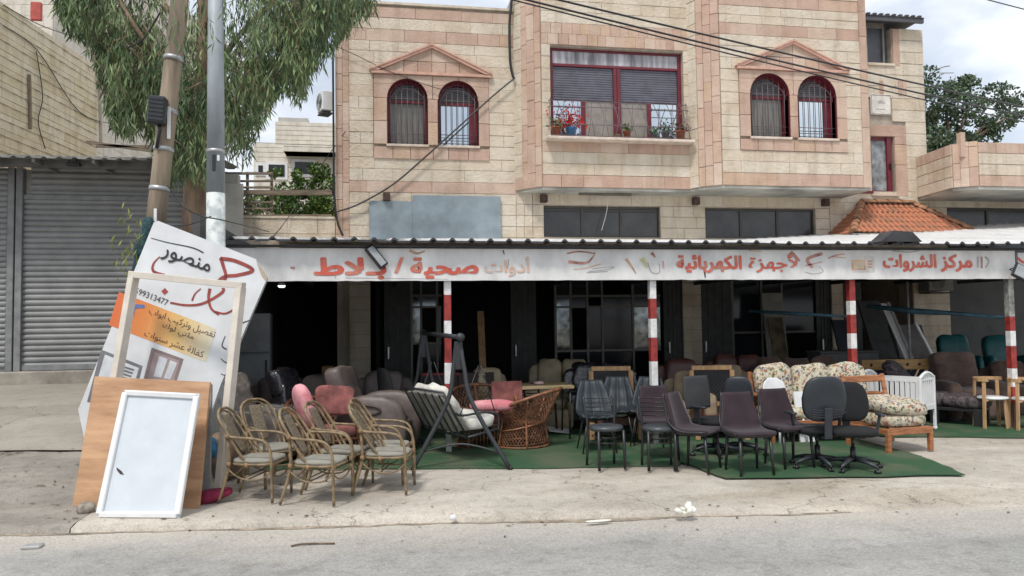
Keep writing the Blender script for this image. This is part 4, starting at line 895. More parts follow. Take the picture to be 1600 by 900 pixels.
for pts in ([(0, 40), (55, 80), (120, 175), (180, 195)], [(52, 80), (62, 150), (55, 190), (66, 232)], [(0, 8), (60, 40), (120, 60)]):
    p = [onw(*q_) for q_ in pts]; MB().tube(bez(p, 5), .012, 5).build('wall_cable', BLACKM, LB)
c = onw(175, 210)
LB2 = empty('white_stone_house', (0, 0, 0), 0, 'taller pale stone house with a small dark window behind the yellow stone house', 'building')
pa2 = offs(83, 60, 23.5); X02 = pa2.x-math.tan(VA)*pa2.y; y02 = pa2.y/math.cos(VA)
w2_, Q0, Q1 = deep_wall(LB2, X02, va, y02, y02+13, 6.0, 16, .36, WHST, (.6, 1.1), [(1.1, 2.2, 9.4, 10.15)])
MB().bb(1.1, 2.2, .12, .15, 9.4, 10.15).build('window', mat('dark_window', (.03, .03, .035), .3), w2_)
g = MB(); [g.bb(1.1, 2.2, .03, .07, 9.45+.13*k, 9.49+.13*k) for k in range(6)]; g.build('louvre', DKST, w2_)
w3_ = make_wall(LB2, Q0-nv*3, Q0+Vector((.0, .0, 0)), 6, 16, .3); courses(w3_, 0, 3, [16-.36*k for k in range(28)], WHST, (.5, .9))
c = atd(57, 18, 22.6); MB().box(c, (.30, .12, .55), None, .02).build('red_blind', mat('red_blind', (.45, .08, .06), .6), LB2)
# far pale house between the trees
FB = empty('distant_house', (0, 0, 0), 0, 'distant cream stepped house seen between the eucalyptus and the pink stone corner', 'building')
Yf = 42; P = lambda px, py: hit(px, py, Yf)
def fblock(x0, y0, x1, y1, dy=0, m=WHST):
    a = P(x0, y1); b_ = P(x1, y0); bb_ = MB(); z = a.z
    while z < b_.z: bb_.bb(a.x, b_.x, Yf-dy, Yf+6, z, min(b_.z, z+.26)-.03, .01); z += .26
    bb_.bb(a.x+.03, b_.x-.03, Yf-dy+.03, Yf+5.9, a.z, b_.z-.05)
    return bb_.build('wall', m, FB)
fblock(396, 226, 560, 420, 0); fblock(430, 193, 560, 225.5, 0); o = fblock(447, 236, 560, 244, 1.2)
a = P(433, 192); b_ = P(480, 181); MB().bb(a.x, b_.x, Yf+.5, Yf+4, a.z, b_.z).build('roof_block', PLASTER, FB)
for (x0, y0, x1, y1) in ((404, 259, 411, 270), (420, 258, 445, 276), (461, 254, 490, 272)):
    a = P(x0, y1); b_ = P(x1, y0); w = MB().bb(a.x-.15, b_.x+.15, Yf-.06, Yf+.05, a.z-.15, b_.z+.15).build('window', WHITEP, FB); MB().bb(a.x, b_.x, Yf-.09, Yf-.07, a.z, b_.z).build('pane', GLASSD, w)
FBz = P(400, 420).z
MB().bb(P(396, 300).x, P(560, 300).x, Yf+.2, Yf+6, -.3, FBz+.01).build('wall', WHST, FB)
# ------------------------------------------------------------------ artificial grass mats
def grassmat():
    m = bpy.data.materials.new('artificial_grass'); m.use_nodes = True; t = m.node_tree; p = t.nodes['Principled BSDF']; l = t.links.new; N = t.nodes.new
    p.inputs['Roughness'].default_value = .95; p.inputs['Specular IOR Level'].default_value = .15; g = N('ShaderNodeNewGeometry')
    a = N('ShaderNodeTexNoise'); a.inputs['Scale'].default_value = 150; a.inputs['Detail'].default_value = 2; b = N('ShaderNodeTexNoise'); b.inputs['Scale'].default_value = 1.6; b.inputs['Detail'].default_value = 7
    l(g.outputs['Position'], a.inputs[0]); l(g.outputs['Position'], b.inputs[0])
    r = N('ShaderNodeValToRGB'); e = r.color_ramp.elements; e[0].position = .3; e[0].color = (.03, .06, .032, 1); e[1].position = .7; e[1].color = (.075, .135, .075, 1); l(a.outputs[0], r.inputs[0])
    r2 = N('ShaderNodeValToRGB'); e = r2.color_ramp.elements; e[0].position = .38; e[0].color = (.14, .15, .10, 1); e[1].position = .56; e[1].color = (.045, .11, .055, 1); l(b.outputs[0], r2.inputs[0])
    x = N('ShaderNodeMixRGB'); x.inputs[0].default_value = .55; l(r.outputs[0], x.inputs[1]); l(r2.outputs[0], x.inputs[2]); l(x.outputs[0], p.inputs['Base Color'])
    bn = N('ShaderNodeBump'); bn.inputs['Strength'].default_value = .9; bn.inputs['Distance'].default_value = .01; l(a.outputs[0], bn.inputs['Height']); l(bn.outputs[0], p.inputs['Normal']); return m
GRS = grassmat()
def carpet(pts, lift, label):
    P = [gnd(*p) for p in pts]; c = sum(P, Vector())/len(P); m = MB(); poly = []
    for i, a in enumerate(P):
        b = P[(i+1) % len(P)]; n = max(2, int((b-a).length/.08))
        for k in range(n):
            v = a.lerp(b, k/n); poly.append((v.x+.03*noise.noise(v*4), v.y+.04*noise.noise(v*2.5+Vector((9, 0, 0)))+.01*noise.noise(v*14)))
    m.prism(poly[::-1], lambda u, v, w: Vector((u, v, lift+w)), -.012); o = m.build('grass_mat', GRS); return tag(o, label, 'mat', 'artificial grass mats')
carpet([(412, 735), (640, 734), (870, 733), (1062, 729), (1200, 650), (1000, 622), (455, 640)], .018, 'large green artificial grass mat under the swing seat and wicker chairs')
carpet([(1040, 715), (1132, 750), (1330, 748), (1508, 745), (1440, 716), (1345, 690), (1150, 668)], .030, 'green artificial grass mat under the office chairs with its pointed corner on the concrete')
carpet([(1180, 662), (1388, 684), (1448, 684), (1610, 686), (1640, 650), (1300, 640)], .024, 'green artificial grass mat under the wooden stools and brown recliner at right')
def G(px, py, z=.02): v = gnd(px, py); v.z = z; return v
def Dp(px, Y, z=.0): v = hit(px, 600, Y); v.z = z; return v
# ------------------------------------------------------------------ fabrics
RAT = mat('rattan_cane', (.205, .15, .085), .5, var=.3, nscale=14, spec=.4, col2=(.15, .105, .06), mask=(.38, .6)); RATW = mat('cane_weave', (.19, .15, .10), .7, var=.3, nscale=60, bump=.8, bscale=120)
PAD = mat('grey_beige_pad', (.28, .265, .225), .9, nscale=9, bump=.3); WIK = mat('brown_wicker', (.20, .09, .045), .55, var=.35, nscale=20, col2=(.11, .045, .022)); 
PNK = mat('pink_cushion_fabric', (.50, .15, .17), .85, nscale=6, col2=(.70, .33, .36), mask=(.4, .6), bump=.3, bscale=12); PNK2 = mat('faded_pink_cloth', (.27, .095, .085), .9, var=.3, nscale=7)
GBL = mat('blue_grey_leather', (.02, .028, .036), .55, var=.2, bump=.25, bscale=60); PUR = mat('purple_velvet', (.023, .009, .015), .8, var=.3, nscale=5, sheen=.12); BLF = mat('black_fabric', (.008, .0085, .010), .85, bump=.3, bscale=150)
GPL = mat('grey_plastic_back', (.024, .029, .037), .45, bump=.15, bscale=90); SEATG = mat('grey_vinyl_seat', (.045, .052, .058), .4, bump=.1)
BRN = mat('brown_suede', (.12, .075, .06), .9, var=.3, nscale=3, sheen=.2, bump=.2, bscale=12); GBR = mat('grey_brown_leather', (.12, .094, .085), .5, var=.2, nscale=4, bump=.2, bscale=20); BEI = mat('beige_leather_in_plastic', (.33, .285, .25), .22, var=.25, nscale=5, bump=.8, bscale=9, coat=.6, bdist=.03)
PLB = mat('black_leather_in_plastic', (.03, .03, .036), .18, var=.3, nscale=5, bump=1, bscale=9, coat=.8, bdist=.04); CRM = mat('cream_leather', (.46, .38, .24), .45, var=.2, nscale=4, bump=.2, bscale=15); TAN = mat('tan_cloth', (.32, .25, .165), .9, var=.25, nscale=3, bump=.3, bscale=8)
RBR = mat('red_brown_leather', (.13, .05, .04), .4, var=.3, nscale=3, bump=.2); ORW = mat('orange_wood', (.40, .155, .06), .45, var=.25, nscale=6, stretch=(1, 1, 5), coat=.2); LTW = mat('light_wood', (.55, .34, .17), .5, var=.2, nscale=6, stretch=(4, 4, .6)); DBR = mat('dark_veneer', (.05, .03, .026), .5, var=.3)
NAV = mat('navy_cloth', (.02, .027, .06), .85, var=.2); TEAL = mat('teal_plastic', (.01, .11, .12), .35, var=.2); WPL = mat('white_plastic', (.72, .73, .74), .4, var=.05); WQF = mat('white_quilt', (.70, .68, .62), .85, var=.12, bump=.7, bscale=14, bdist=.03, nscale=5)
def floral():
    m = bpy.data.materials.new('floral_fabric'); m.use_nodes = True; t = m.node_tree; p = t.nodes['Principled BSDF']; l = t.links.new; N = t.nodes.new; p.inputs['Roughness'].default_value = .9
    c = N('ShaderNodeTexCoord'); v = N('ShaderNodeTexVoronoi'); v.inputs['Scale'].default_value = 30; n = N('ShaderNodeTexNoise'); n.inputs['Scale'].default_value = 22; n.inputs['Detail'].default_value = 4
    vm = N('ShaderNodeVectorMath'); vm.operation = 'MULTIPLY_ADD'; vm.inputs[1].default_value = (.08,)*3; l(n.outputs['Color'], vm.inputs[0]); l(c.outputs['Object'], vm.inputs[2]); l(vm.outputs[0], v.inputs[0])
    r = N('ShaderNodeValToRGB'); r.color_ramp.interpolation = 'CONSTANT'; e = r.color_ramp.elements; e[0].position = 0; e[0].color = (1, 1, 1, 1); e[1].position = .58; e[1].color = (0, 0, 0, 1); l(v.outputs['Distance'], r.inputs[0])
    s = N('ShaderNodeSeparateColor'); l(v.outputs['Color'], s.inputs[0]); r2 = N('ShaderNodeValToRGB'); r2.color_ramp.interpolation = 'CONSTANT'; e = r2.color_ramp.elements; e[0].color = (.50, .45, .34, 1); e[1].position = .3; e[1].color = (.10, .13, .06, 1)
    for ps, cc in ((.48, (.30, .09, .06)), (.6, (.60, .54, .42)), (.72, (.32, .20, .08)), (.84, (.10, .10, .13))): k = e.new(ps); k.color = (*cc, 1)
    l(s.outputs[0], r2.inputs[0]); x = N('ShaderNodeMixRGB'); x.inputs[1].default_value = (.52, .47, .37, 1); l(r.outputs[0], x.inputs[0]); l(r2.outputs[0], x.inputs[2]); l(x.outputs[0], p.inputs['Base Color']); return m
FLO = floral()
DKF = mat('dark_patterned_velour', (.10, .08, .085), .8, nscale=18, col2=(.03, .022, .028), mask=(.42, .56), bump=.3, bscale=14)
def shell(rows, nu=12, th=.03, tuft=0, tu=4, tv=5, m=None):
    """rows: list of (y, z, half width, curl) from seat front to back top"""
    pr = bez([(r[0], r[1], 0) for r in rows], 4); hw = bez([(r[2], r[3], 0) for r in rows], 4); A = []; n = len(pr)
    for i in range(n):
        t = (pr[min(i+1, n-1)]-pr[max(0, i-1)]).normalized(); nr = (-t.y, t.x); row = []   # normal in (y, z)
        for k in range(nu+1):
            u = -1+2*k/nu; d = hw[i].y*u*u
            if tuft: d += tuft*(1-abs(math.sin(math.pi*tu*(k/nu)))**.3*abs(math.sin(math.pi*tv*i/(n-1)))**.3)*-1
            row.append(Vector((hw[i].x*u, pr[i].x+nr[0]*d, pr[i].y+nr[1]*d)))
        A.append((row, [v-Vector((0, nr[0], nr[1]))*th for v in row]))
    b = MB(); W_ = nu+1; v = [q for r, _ in A for q in r]+[q for _, r in A for q in r]; o = n*W_; f = []
    for i in range(n-1):
        for k in range(nu): a = i*W_+k; f.append((a, a+1, a+W_+1, a+W_)); f.append((o+a, o+a+W_, o+a+W_+1, o+a+1))
    for i in range(n-1): a = i*W_; f.append((a, a+W_, o+a+W_, o+a)); a += nu; f.append((a, o+a, o+a+W_, a+W_))
    for k in range(nu): f.append((k, o+k, o+k+1, k+1)); a = (n-1)*W_+k; f.append((a, a+1, o+a+1, o+a))
    return b.add(v, f, True)
# ------------------------------------------------------------------ seats
def rattan_chair(loc, rz, label, g='cane garden armchairs'):
    r = empty('cane_armchair', loc, R(rz), label, 'armchair', g); r.scale = (.94, .94, .905)
    hoop = [(-.2, 0, .36), (-.215, .10, .52), (-.215, .24, .74), (-.19, .33, .88), (-.10, .375, .955), (0, .385, .965), (.10, .375, .955), (.19, .33, .88), (.215, .24, .74), (.215, .10, .52), (.2, 0, .36)]
    MB().tube(bez(hoop, 4), .0155, 7).tube(bez([(p[0]*.80, p[1]+.012, p[2]-.03) for p in hoop], 4), .012, 6).build('back_frame', RAT, r)
    sp = [(.13, .50, .06, 0), (.235, .68, .08, 0), (.35, .90, .075, 0)]; shell(sp, 6, .012).build('woven_splat', RATW, r)
    for s in (-1, 1):
        MB().tube(bez([(s*.245, -.27, 0), (s*.25, -.265, .30), (s*.255, -.255, .52), (s*.26, -.20, .635), (s*.26, -.08, .672), (s*.255, .08, .68), (s*.22, .22, .69)], 4), .0155, 7).build('arm', RAT, r)
        MB().tube(bez([(s*.235, .31, 0), (s*.225, .24, .22), (s*.22, .20, .42), (s*.22, .22, .68)], 4), .016, 7).build('leg', RAT, r)
        BD = mat('cane_binding', (.30, .18, .09), .6, var=.3, nscale=30, bump=.8, bscale=90)
        for y, z in ((-.262, .40), (.215, .69), (.20, .40), (0.01, .39)): MB().tube([(s*.23, y-.0, z-.022), (s*.235, y, z), (s*.23, y, z+.022)], .024, 7).build('binding', BD, r)
        w = MB(); w.tube(bez([(s*.24, -.262, .34), (s*.235, -.16, .25), (s*.23, 0, .235), (s*.23, .13, .28), (s*.225, .22, .36)], 3), .009, 5)
        w.build('side_stretcher', RAT, r)
    c = MB().tube(bez([(-.245, -.262, .34), (-.13, -.262, .26), (0, -.262, .24), (.13, -.262, .26), (.245, -.262, .34)], 3), .009, 5).tube(bez([(-.225, .24, .3), (0, .25, .24), (.225, .24, .3)], 3), .009, 5)
    for z in (.26, .30): c.tube([(-.235, .02, z-.03), (.235, .02, z-.03)], .008, 5)
    c.build('stretcher', RAT, r)
    MB().tube([(.23*math.copysign(abs(math.cos(a))**.6, math.cos(a)), -.03+.235*math.copysign(abs(math.sin(a))**.6, math.sin(a)), .395) for a in [2*math.pi*k/28 for k in range(28)]], .015, 6, True).build('seat_rim', RAT, r)
    MB().puff((0, -.03, .425), (.45, .47, .062), e=.5, nu=28, nv=8).build('seat_pad', PAD, r); return r
for px_, py_, rz, lb in ((402, 779, 74, 'cane armchair with grey pad, front left of the group, right beside the white panel'), (498, 783, 70, 'foremost cane armchair in the middle, its front leg nearest the kerb'), (603, 767, 77, 'cane armchair at the right end of the group, nearest the swing seat leg'),
    (424, 756, 40, 'cane armchair tucked behind the left one, its rounded back facing left of the white panel'), (533, 762, 66, 'cane armchair between the middle front chair and the pink cushion'), (602, 752, 74, 'cane armchair half hidden behind the right-hand one')):
    rattan_chair(G(px_, py_, .012), rz, lb)
def metal_chair(loc, rz, label, nsl=5):
    r = empty('metal_chair', loc, R(rz), label, 'chair', 'black metal ladder-back chairs')
    b = MB()
    for s in (-1, 1):
        MB().tube(bez([(s*.17, .20, 0), (s*.165, .165, .45), (s*.185, .20, .66), (s*.185, .24, .80)], 3), .0155, 7).build('back_post', BLACKM, r)
        MB().tube([(s*.155, -.18, 0), (s*.15, -.16, .44)], .018, 7).build('leg', BLACKM, r)
    for k in range(nsl):
        z = .775-.05*k; y = .215+.03*(z-.6)/.25; MB().tube(bez([(-.18, y, z), (0, y+.055, z-.012), (.18, y, z)], 5), .0065, 5).build('slat', BLACKM, r)
    for z in (.30, .36): b.tube([(.165*math.cos(2*math.pi*k/20), .165*math.sin(2*math.pi*k/20), z) for k in range(20)], .006, 5, True)
    b.build('ring_stretcher', BLACKM, r); MB().lathe([(.01, .425), (.18, .427), (.2, .445), (.2, .462), (.185, .482), (.12, .493), (.01, .496)], n=24).build('seat', SEATG, r); return r
metal_chair(G(948, 733), 4, 'black ladder-back metal chair with round grey seat, left one of the front pair'); metal_chair(G(1031, 734), -10, 'black ladder-back metal chair with round grey seat in front of the purple chair')
metal_chair(G(846, 678), 118, 'black metal chair standing sideways behind the wicker armchair by the table')
def tufted(loc, rz, label):
    r = empty('tufted_chair', loc, R(rz), label, 'chair', 'blue-grey tufted shell chairs')
    shell([(-.24, .44, .20, .05), (-.20, .47, .235, .05), (0, .455, .25, .07), (.15, .47, .245, .09), (.22, .58, .235, .09), (.28, .74, .20, .06), (.33, .90, .15, .03)], 24, .035, .03, 4, 5).build('shell', GBL, r)
    for a in (-1, 1):
        for y in (-.18, .14): MB().tube([(a*.14, y, .43), (a*.22, y*1.45, 0)], [.017, .009], 7).build('leg', BLACKM, r)
    return r
tufted(G(932, 706), -6, 'blue-grey tufted shell chair behind the left black metal chair'); tufted(G(966, 694), -18, 'second blue-grey tufted shell chair, overlapped by the first, before the wood-framed armchair'); tufted(G(1014, 696), -26, 'blue-grey tufted shell chair left behind the purple chair with a metal chair before it')
def velvet(loc, rz, label):
    r = empty('velvet_chair', loc, R(rz), label, 'chair', 'dark purple velvet chairs')
    shell([(-.24, .445, .215, .0), (-.20, .475, .225, .0), (0, .465, .23, .005), (.14, .475, .23, .02), (.19, .54, .215, .04), (.235, .68, .185, .035), (.28, .86, .16, .02)], 12, .05).build('shell', PUR, r)
    MB().bb(-.2, .2, -.2, .16, .41, .432, .006).build('seat_frame', BLACKM, r)
    sd = MB()
    for s in (-1, 1): sd.tube(bez([(s*.225, -.21, .455), (s*.23, .08, .45), (s*.225, .22, .54), (s*.19, .275, .69), (s*.162, .315, .86)], 3), [.012]*13, 6)
    sd.build('side_piping', BLACKM, r)
    for a in (-1, 1):
        for y in (-.18, .15): MB().tube([(a*.17, y, .41), (a*.185, y*1.2, 0)], [.020, .014], 7).build('leg', BLACKM, r)
    return r
velvet(G(1031, 718), -8, 'purple velvet chair directly behind the right black metal chair'); velvet(G(1088, 736, .014), 44, 'purple velvet chair seen from its side, facing right')
velvet(G(1170, 742), -2, 'purple velvet chair nearest the road, right foreleg off the mat'); velvet(G(1232, 731), 4, 'purple velvet chair left of the tall grey office chair')
def office(loc, rz, label, bh, bm, arms=True, mesh=False, bw=.46, sm=BLF, tall=.62):
    r = empty('office_chair', loc, R(rz), label, 'office chair', 'office chairs on castors'); r.scale = (1, 1, .9)
    b = MB(); b.tube([(0, 0, .10), (0, 0, .28)], .032, 10).tube([(0, 0, .28), (0, 0, .42)], .018, 8); b.build('gas_column', BLACKM, r)
    for k in range(5):
        a = math.radians(72*k+20); d = Vector((math.cos(a), math.sin(a), 0)); l = MB().tube([d*.03+Vector((0, 0, .135)), d*.16+Vector((0, 0, .125)), d*.31+Vector((0, 0, .085))], [.030, .026, .017], 7).build('base_arm', GPL, r)
        c = MB(); s = d.cross(Vector((0, 0, 1)))
        for q in (-.016, .016): c.tube([d*.31+s*(q-.009)+Vector((0, 0, .03)), d*.31+s*(q+.009)+Vector((0, 0, .03))], .029, 10)
        c.tube([d*.31+Vector((0, 0, .05)), d*.31+Vector((0, 0, .09))], .009, 6); c.build('castor', BLACKM, l)
    MB().puff((0, -.02, .475), (.49, .47, .10), e=.45, nu=24, nv=8).build('seat', sm, r); MB().bb(-.12, .12, -.1, .13, .40, .428, .008).build('mechanism', BLACKM, r)
    hb = bh/2; zc = tall+hb
    def cv(v): return Vector((v.x*(1-.16*(v.z/hb if v.z > 0 else -v.z/hb*.35)), v.y+.10*(v.x*v.x)/.05*-.3, v.z))
    if mesh: shell([(.24, tall, .20, -.03), (.25, zc, .225, -.05), (.29, zc+hb, .20, -.03)], 10, .012).build('mesh_back', mat('black_mesh', (.035, .037, .04), .7, bump=.5, bscale=200), r)
    else:
        MB().puff((0, .25, zc), (bw, .085, bh), rotm(x=-7), e=.55, nu=24, nv=16, fn=cv).build('backrest', bm if not mesh else BLF, r)
    MB().bar((0, .06, .405), (0, .29, .405), .075, .022, .006).bar((0, .295, .40), (0, .32, .78), .085, .022, .006).build('back_bar', GPL, r)
    if not mesh and bm is GPL:
        g = MB(); [g.tube(bez([(-.17, .315-.01*k, zc-.12-.03*k), (0, .322-.004*k, zc-.13-.03*k), (.17, .315-.01*k, zc-.12-.03*k)], 4), .0055, 5) for k in range(4)]; g.build('moulded_rib', GPL, r)
        MB().puff((0, .205, zc), (bw-.03, .06, bh-.04), rotm(x=-7), e=.55, nu=20, nv=12, fn=cv).build('front_cushion', BLF, r)
    if arms:
        for s in (-1, 1):
            MB().bar((s*.25, 0, .45), (s*.285, 0, .67), .045, .025, .006).bar((s*.12, 0, .425), (s*.265, 0, .44), .04, .02).build('arm_post', GPL, r); MB().puff((s*.285, -.02, .685), (.07, .26, .035), e=.5, nu=14, nv=6).build('armrest', GPL, r)
    return r
office(G(1278, 733), 172, 'tall grey-backed office chair turned away, seen from behind', .56, GPL, tall=.60, bw=.50); office(G(1334, 737), -22, 'lower black fabric office chair facing the road, right of the grey-backed one', .50, BLF, tall=.56)
office(G(1118, 714), 20, 'black mesh-backed office armchair behind the side-on purple chair', .46, BLF, mesh=True); office(G(1158, 712), 150, 'dark office chair whose rounded back rises behind a purple chair', .48, GPL, False, tall=.62, bw=.36)
office(Dp(626, 10.9), 112, 'high-backed black office chair beside the grey-brown recliner', .70, BLF, tall=.52)
office(Dp(1007, 11.6), 70, 'office chair with narrow grey back in front of the second striped post', .62, GPL, False, tall=.5, bw=.3)
# ------------------------------------------------------------------ upholstered seats
def sofa(loc, rz, label, w, d, h, m, n=2, arm=.2, armh=.6, seat=.42, name='sofa', cat='sofa', group=None, legs=False, lump=.6, m2=None):
    r = empty(name, loc, R(rz), label, cat, group); m2 = m2 or m
    z0 = .08 if legs else .01
    MB().puff((0, 0, (z0+seat-.08)/2), (w-.04, d-.04, seat-.08-z0), e=.25, nu=28, nv=10, lump=.15, seed=w).build('base', m, r)
    for s in (-1, 1):
        if arm > 0: MB().puff((s*(w/2-arm/2), -.02, armh/2+.01), (arm, d, armh), e=.38, nu=20, nv=12, lump=lump*.4, seed=s+w).build('arm', m, r)
    iw = w-2*arm
    for k in range(n):
        x = -iw/2+iw*(k+.5)/n; MB().puff((x, -.06, seat-.02), (iw/n-.01, d-.18, .20), e=.4, nu=24, nv=10, lump=lump*.5, seed=k+w).build('seat_cushion', m2, r)
        MB().puff((x, d/2-.16, (seat+h)/2+.02), (iw/n-.005, .24, h-seat+.06), rotm(x=-10), e=.42, nu=24, nv=12, lump=lump, seed=k*3+h).build('back_cushion', m2, r)
    MB().puff((0, d/2-.06, h/2-.02), (w-.06, .14, h-.06), rotm(x=-4), e=.3, nu=20, nv=8).build('backrest', m, r)
    if legs:
        for a in (-1, 1):
            for b in (-1, 1): MB().tube([(a*(w/2-.08), b*(d/2-.08), 0), (a*(w/2-.08), b*(d/2-.08), .09)], .025, 8).build('leg', BLACKM, r)
    return r
def recliner(loc, rz, label, m, w=.95, d=.9, h=1.02, lump=.5, curl=False):
    r = empty('recliner', loc, R(rz), label, 'recliner')
    MB().puff((0, -.05, .2), (w-.3, d-.1, .34), e=.3, nu=22, nv=8).build('base', m, r); MB().puff((0, -.08, .43), (w-.42, d-.2, .2), e=.4, nu=22, nv=10, lump=lump, seed=h).build('seat_cushion', m, r)
    MB().puff((0, -d/2+.05, .26), (w-.42, .12, .38), e=.4, nu=18, nv=8).build('footrest', m, r)
    for s in (-1, 1): MB().puff((s*(w/2-.11), -.06 if not curl else -.12, .33 if not curl else .40), (.22, d-.06, .64 if not curl else .80), e=.75 if curl else .42, nu=22, nv=14, lump=lump*.5, seed=s*h).build('arm', m, r)
    MB().puff((0, d/2-.18, .60), (w-.30, .28, .62), rotm(x=-12), e=.32, nu=22, nv=12, lump=lump, seed=w*3).build('backrest', m, r)
    MB().puff((0, d/2-.10, h-.20), (w-.29, .25, .42), rotm(x=-14), e=.38, nu=22, nv=12, lump=lump, seed=w*7).build('headrest', m, r)
    if curl:
        for s in (-1, 1): MB().tube([(s*(w/2+.004), -.08+.2*math.cos(a), .62+.06*math.sin(a)) for a in [math.pi*2*k/18 for k in range(18)]], .014, 6, True).build('piping', DBR, r)
    return r
recliner(Dp(405, 10.3), 62, 'beige leather recliner wrapped in clear plastic beside the white panel', BEI, lump=1.6, h=1.10, d=1.15); sofa(Dp(470, 12.4), 4, 'low grey-brown sofa behind the plastic-wrapped recliner', 1.7, .9, .84, GBR, 2)
recliner(Dp(487, 11.1), 62, 'black recliner wrapped in shiny clear plastic between the beige and grey-brown recliners', PLB, w=.8, h=1.08, d=1.1, lump=1.0); recliner(Dp(580, 10.3), 72, 'grey-brown recliner with a curled oval on its side arm', GBR, h=1.14, d=1.0, curl=True)
sofa(Dp(600, 12.0), 0, 'grey-brown sofa whose flat back shows above the curled recliner', 1.0, .85, .92, GBR, 1, name='armchair', cat='armchair')
sofa(Dp(775, 12.2), 20, 'cream leather armchair left of the wooden table', .85, .85, .92, CRM, 1, name='armchair', cat='armchair'); sofa(Dp(880, 13.5), -10, 'cream leather sofa with rolled back in the shade behind the table', 1.3, .9, .98, CRM, 2)
sofa(Dp(850, 12.0), 0, 'cream leather ottoman armchair seen through the table legs', .8, .7, .56, CRM, 1, arm=.1, armh=.45, name='armchair', cat='armchair')
sofa(Dp(945, 12.1), -6, 'black leather sofa wrapped in crinkled plastic behind the wood-framed armchair', 1.35, .95, .98, PLB, 2, lump=1.3)
sofa(Dp(1072, 12.2), -4, 'red-brown leather armchair with winged back between two striped posts', .95, .85, 1.0, RBR, 1, name='armchair', cat='armchair'); sofa(Dp(1075, 10.9), -20, 'tan cloth armchair with a humped back behind the mesh office chair', .8, .8, .86, TAN, 1, name='armchair', cat='armchair', lump=1)
sofa(Dp(1160, 13.0), -8, 'dark red-brown sofa deep in the shade left of the floral sofa', 1.25, .9, 1.02, RBR, 2); sofa(Dp(1140, 11.6), -8, 'tan and brown sofa back behind the floral sofa end', .95, .8, .92, TAN, 1)
sofa(Dp(1245, 12.0), -30, 'long brown suede sofa slanting back behind the floral sofa', 1.7, .85, 1.0, BRN, 3, lump=1)
recliner(Dp(1508, 11.3), -10, 'brown suede recliner standing behind the dark chaise', BRN, w=1.0, h=1.08); sofa(Dp(1612, 11.6), -22, 'brown suede sofa cut off by the right edge of the picture', 1.5, .9, .85, BRN, 2)
sofa(Dp(1432, 12.8), -6, 'navy cloth sofa bed folded behind the white cot', 1.2, .85, .86, NAV, 1, lump=1)
for k, (px_, Y, h, lb) in enumerate(((1500, 13.4, 1.25, 'teal upholstered armchair stood on end, left of two'), (1572, 13.2, 1.22, 'teal upholstered armchair behind the rightmost striped post, right of two'))):
    r = empty('upended_armchair', Dp(px_, Y), R(-10), lb, 'armchair'); MB().puff((0, .12, h/2+.1), (.62, .2, h), rotm(x=-12), e=.35, nu=20, nv=14, lump=.5, seed=k).build('backrest', TEAL, r); MB().puff((0, -.1, .38), (.6, .5, .35), rotm(x=10), e=.35).build('seat_cushion', TEAL, r)
    for s in (-1, 1): MB().puff((s*.33, -.02, .55), (.12, .45, .75), rotm(x=-10), e=.4).build('arm', TEAL, r)
# floral sofa and armchair in orange wood
def floral_seat(loc, rz, label, w, n, stack=0, name='floral_sofa', cat='sofa'):
    r = empty(name, loc, R(rz), label, cat); sh = .36
    for a in (-1, 1):
        x = a*(w/2-.03)
        MB().bb(x-.03, x+.03, -.36, -.30, 0, .58 if not stack else .30, .008).build('leg', ORW, r); MB().bar((x, .36, 0), (x, .33, .40), .06, .05, .008).bar((x, .33, .40), (x, .44, .92), .06, .045, .01).build('leg', ORW, r)
        if not stack: MB().tube(bez([(x, -.38, .59), (x, -.1, .62), (x, .2, .60), (x, .38, .62)], 3), .034, 8).build('arm', ORW, r)
        MB().bar((x, -.33, .26), (x, .34, .26), .035, .07, .005).build('side_rail', ORW, r)
    MB().bb(-w/2+.04, w/2-.04, -.365, -.33, .22, .31, .006).build('front_rail', ORW, r)
    MB().bb(-w/2+.04, w/2-.04, .34, .37, .40, .47, .006).build('back_rail', ORW, r); MB().bar((-w/2+.03, .43, .86), (w/2-.03, .43, .86), .03, .09, .01).build('back_rail', ORW, r)
    for k in range(n):
        iw = w-.1; x = -iw/2+iw*(k+.5)/n; MB().puff((x, -.02, sh+.03), (iw/n+.02, .70, .17), e=.42, nu=24, nv=10, lump=.5, seed=k+w).build('seat_cushion', FLO, r)
        if stack: MB().puff((x+.01, -.06, sh+.20), (iw/n+.04, .66, .18), rotm(x=6, y=3), e=.45, nu=24, nv=10, lump=.7, seed=k+9).build('seat_cushion', FLO, r)
        else: MB().puff((x, .29, .73), (iw/n+.01, .20, .62), rotm(x=-10), e=.5, nu=24, nv=14, lump=.6, seed=k+5).build('back_cushion', FLO, r)
    return r
floral_seat(G(1283, 688), -6, 'floral three-seat sofa in an orange wood frame behind the office chairs', 1.72, 3)
floral_seat(G(1390, 702), 8, 'floral armchair base with two stacked cushions, legs on the pointed mat corner', .72, 1, 1, 'floral_armchair', 'armchair')
